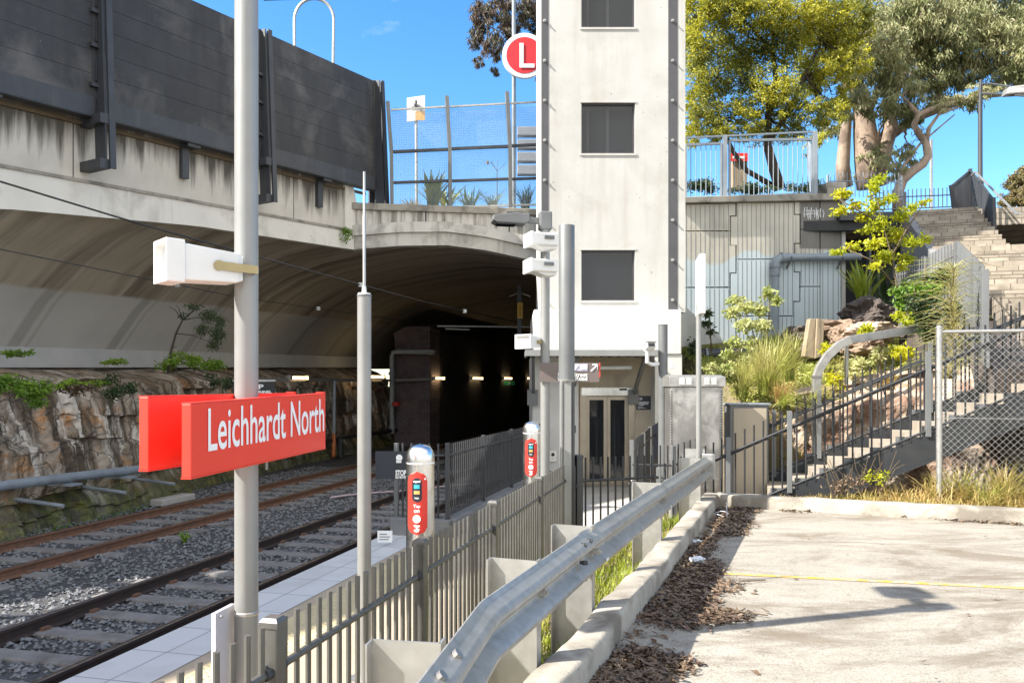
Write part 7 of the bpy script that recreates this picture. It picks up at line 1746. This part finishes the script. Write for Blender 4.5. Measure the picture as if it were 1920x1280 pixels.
blob([dk(*p) for p in L2], DZ + .005, 'leaf_mulch', 'mulch', 2, 'dark leaf mulch by the kerb in the near foreground')
blob([dk(*p) for p in L3], DZ + .005, 'leaf_mulch', 'mulch', 3, 'brown strip of leaf mulch along the foot of the far kerb')
mb = MB(); rl = random.Random(8)
def leaf_at(x, y, z0):
    l = rl.uniform(.018, .046); w = l * rl.uniform(.22, .45); a = rl.uniform(0, 6.28); d = V((math.cos(a), math.sin(a), rl.uniform(-.3, .45))); s_ = V((-math.sin(a), math.cos(a), rl.uniform(-.5, .5))) * w; c = V((x, y, z0 + rl.uniform(.004, .03)))
    mb.add([c - d * l, c + s_ - d * l * .2, c + d * l + UP * rl.uniform(-.005, .012), c - s_ - d * l * .2 + UP * .006], [(0, 1, 2, 3)])
for polyp, n_ in ((L0, 900), (L1, 1700), (L2, 1300), (L3, 1300)):
    P = [dk(*p) for p in polyp]; xs = [p.x for p in P]; ys = [p.y for p in P]; k = 0
    while k < n_:
        x, y = rl.uniform(min(xs) - .1, max(xs) + .15), rl.uniform(min(ys) - .1, max(ys) + .1)
        if inside(x + rl.gauss(0, .06), y + rl.gauss(0, .06), P) and V((x, y, 0)).dot(KN) < pk - .01: leaf_at(x, y, DZ); k += 1
for _ in range(450):
    t = rl.uniform(3.0, tk - .1); p = pk - abs(rl.gauss(0, .16)) - .02; q = K(t, p); leaf_at(q.x, q.y, DZ)
for _ in range(40):
    x, y = rl.uniform(1, 6.5), rl.uniform(4, 10.2)
    q = V((x, y, 0))
    if q.dot(KN) < pk - .1: leaf_at(x, y, DZ - .004)
tag(mb.build('fallen_leaves', M['dryleaf']), 'dry gum leaves scattered along the kerb and over the concrete', 'leaf litter', kind='stuff')
# litter and twigs
def crumple(lab, px, py, r, seed):
    c = dk(px, py); mb = MB()
    def fn(u, v):
        a, b = u * 2 * math.pi, (v - .5) * math.pi; d = V((math.cos(a) * math.cos(b), math.sin(a) * math.cos(b), math.sin(b))); k = 1 + .9 * noise.fractal(d * 2.2 + V((seed, 0, 0)), .7, 2.2, 4); return c + V((d.x * r, d.y * r * .7, r * .28 + d.z * r * .38)) * 1 + V((d.x, d.y, d.z * .5)) * (r * (k - 1) * .7) - c * 0
    mb.grid(fn, 28, 18); tag(mb.build('plastic_scrap', M['plastic']), lab, 'litter', 'litter on the slab')
crumple('crumpled white plastic scrap in the leaf litter level with the yellow line', 1308, 1055, .075, 2)
crumple('small white plastic scrap farther up the leaf litter', 1308, 1018, .05, 6)
for lab, P in (('long thin twig lying across the reddish leaf patch', [(1310, 1142), (1380, 1150), (1440, 1158)]), ('short twig beside the long one', [(1385, 1152), (1397, 1145)]), ('thin twig lying right of the yellow line start', [(1385, 1094), (1435, 1091)])):
    mb = MB(); mb.tube([dk(*p) + UP * .02 for p in P], .006, 5); tag(mb.build('twig', M['stem']), lab, 'twig', 'twigs on the slab')
root = thing('cable_loop', 'loop of discarded white strapping near the kerb corner', 'litter', dk(1350, 968)); mb = MB()
mb.tube([dk(1350, 968) + V((.11 * math.cos(t), .16 * math.sin(t), .03 + .02 * math.sin(2 * t))) for t in [i * .52 for i in range(11)]] + [dk(1362, 955) + UP * .1], .005, 5); mb.build('strap', M['plastic'], root)

# ================================================================== light, sky, camera
SUN_AZ = (.956, .292)                      # horizontal travel of the sunlight
EL = R(41)
sd = bpy.data.lights.new('sun', 'SUN'); sd.energy = 4.4; sd.angle = R(.53); sd.color = (1, .95, .87)
so = bpy.data.objects.new('sun', sd); COL.objects.link(so)
dirv = V((SUN_AZ[0] * math.cos(EL), SUN_AZ[1] * math.cos(EL), -math.sin(EL))); so.rotation_euler = dirv.to_track_quat('-Z', 'Y').to_euler()
w = bpy.data.worlds.new('World'); scene.world = w; w.use_nodes = True; nt = w.node_tree; bg = nt.nodes['Background']
sky = nt.nodes.new('ShaderNodeTexSky'); sky.sky_type = 'NISHITA'; sky.sun_disc = False; sky.sun_elevation = EL; sky.sun_rotation = math.atan2(-SUN_AZ[0], -SUN_AZ[1]) % (2 * math.pi)
sky.air_density = 1.0; sky.dust_density = .6; sky.ozone_density = 3.0
tc_ = nt.nodes.new('ShaderNodeTexCoord')
sc_ = nt.nodes.new('ShaderNodeVectorMath'); sc_.operation = 'MULTIPLY'; sc_.inputs[1].default_value = (1, 1, 2.2); nt.links.new(tc_.outputs['Generated'], sc_.inputs[0])
cn = nt.nodes.new('ShaderNodeTexNoise'); cn.inputs['Scale'].default_value = 3.1; cn.inputs['Detail'].default_value = 9; cn.inputs['Roughness'].default_value = .62; nt.links.new(sc_.outputs[0], cn.inputs['Vector'])
mr = nt.nodes.new('ShaderNodeMapRange'); mr.inputs[1].default_value = .62; mr.inputs[2].default_value = .84; mr.inputs[4].default_value = .6; nt.links.new(cn.outputs[0], mr.inputs[0])
mx = nt.nodes.new('ShaderNodeMix'); mx.data_type = 'RGBA'; 
# cloud banks added behind the viewer as fill light; only wisps ahead
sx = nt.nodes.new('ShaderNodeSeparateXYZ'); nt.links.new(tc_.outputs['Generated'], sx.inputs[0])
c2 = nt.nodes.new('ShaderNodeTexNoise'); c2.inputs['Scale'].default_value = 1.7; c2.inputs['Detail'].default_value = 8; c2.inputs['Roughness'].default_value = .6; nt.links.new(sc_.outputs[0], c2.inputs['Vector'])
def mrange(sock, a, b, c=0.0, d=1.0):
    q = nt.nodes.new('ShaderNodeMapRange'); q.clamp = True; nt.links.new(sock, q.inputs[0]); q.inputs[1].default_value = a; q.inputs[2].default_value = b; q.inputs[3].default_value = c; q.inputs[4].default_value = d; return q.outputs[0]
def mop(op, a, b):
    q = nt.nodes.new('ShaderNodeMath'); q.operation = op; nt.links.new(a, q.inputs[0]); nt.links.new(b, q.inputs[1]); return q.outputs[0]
fill_clouds = mop('MULTIPLY', mrange(c2.outputs[0], .40, .52), mrange(sx.outputs[1], .15, -.25))
cl_mask = mop('MAXIMUM', mr.outputs[0], fill_clouds)
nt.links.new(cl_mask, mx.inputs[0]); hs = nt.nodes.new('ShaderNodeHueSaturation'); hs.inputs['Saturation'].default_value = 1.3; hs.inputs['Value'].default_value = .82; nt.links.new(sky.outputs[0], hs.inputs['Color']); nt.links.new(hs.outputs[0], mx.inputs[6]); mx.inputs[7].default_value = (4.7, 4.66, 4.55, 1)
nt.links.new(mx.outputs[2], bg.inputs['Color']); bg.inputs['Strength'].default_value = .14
cd = bpy.data.cameras.new('camera'); cd.sensor_width = 36; cd.lens = 36 * F / 1920; cd.shift_y = (HY - 640) / 1920; cd.clip_end = 2000; cd.clip_start = .05
co = bpy.data.objects.new('camera', cd); COL.objects.link(co); co.rotation_euler = (R(90), 0, 0); scene.camera = co
vs = scene.view_settings; vs.view_transform = 'Standard'; vs.look = 'None'; vs.exposure = 1.52; vs.gamma = 1
scene.cycles.use_denoising = True
scene.cycles.max_bounces = 12; scene.cycles.diffuse_bounces = 8
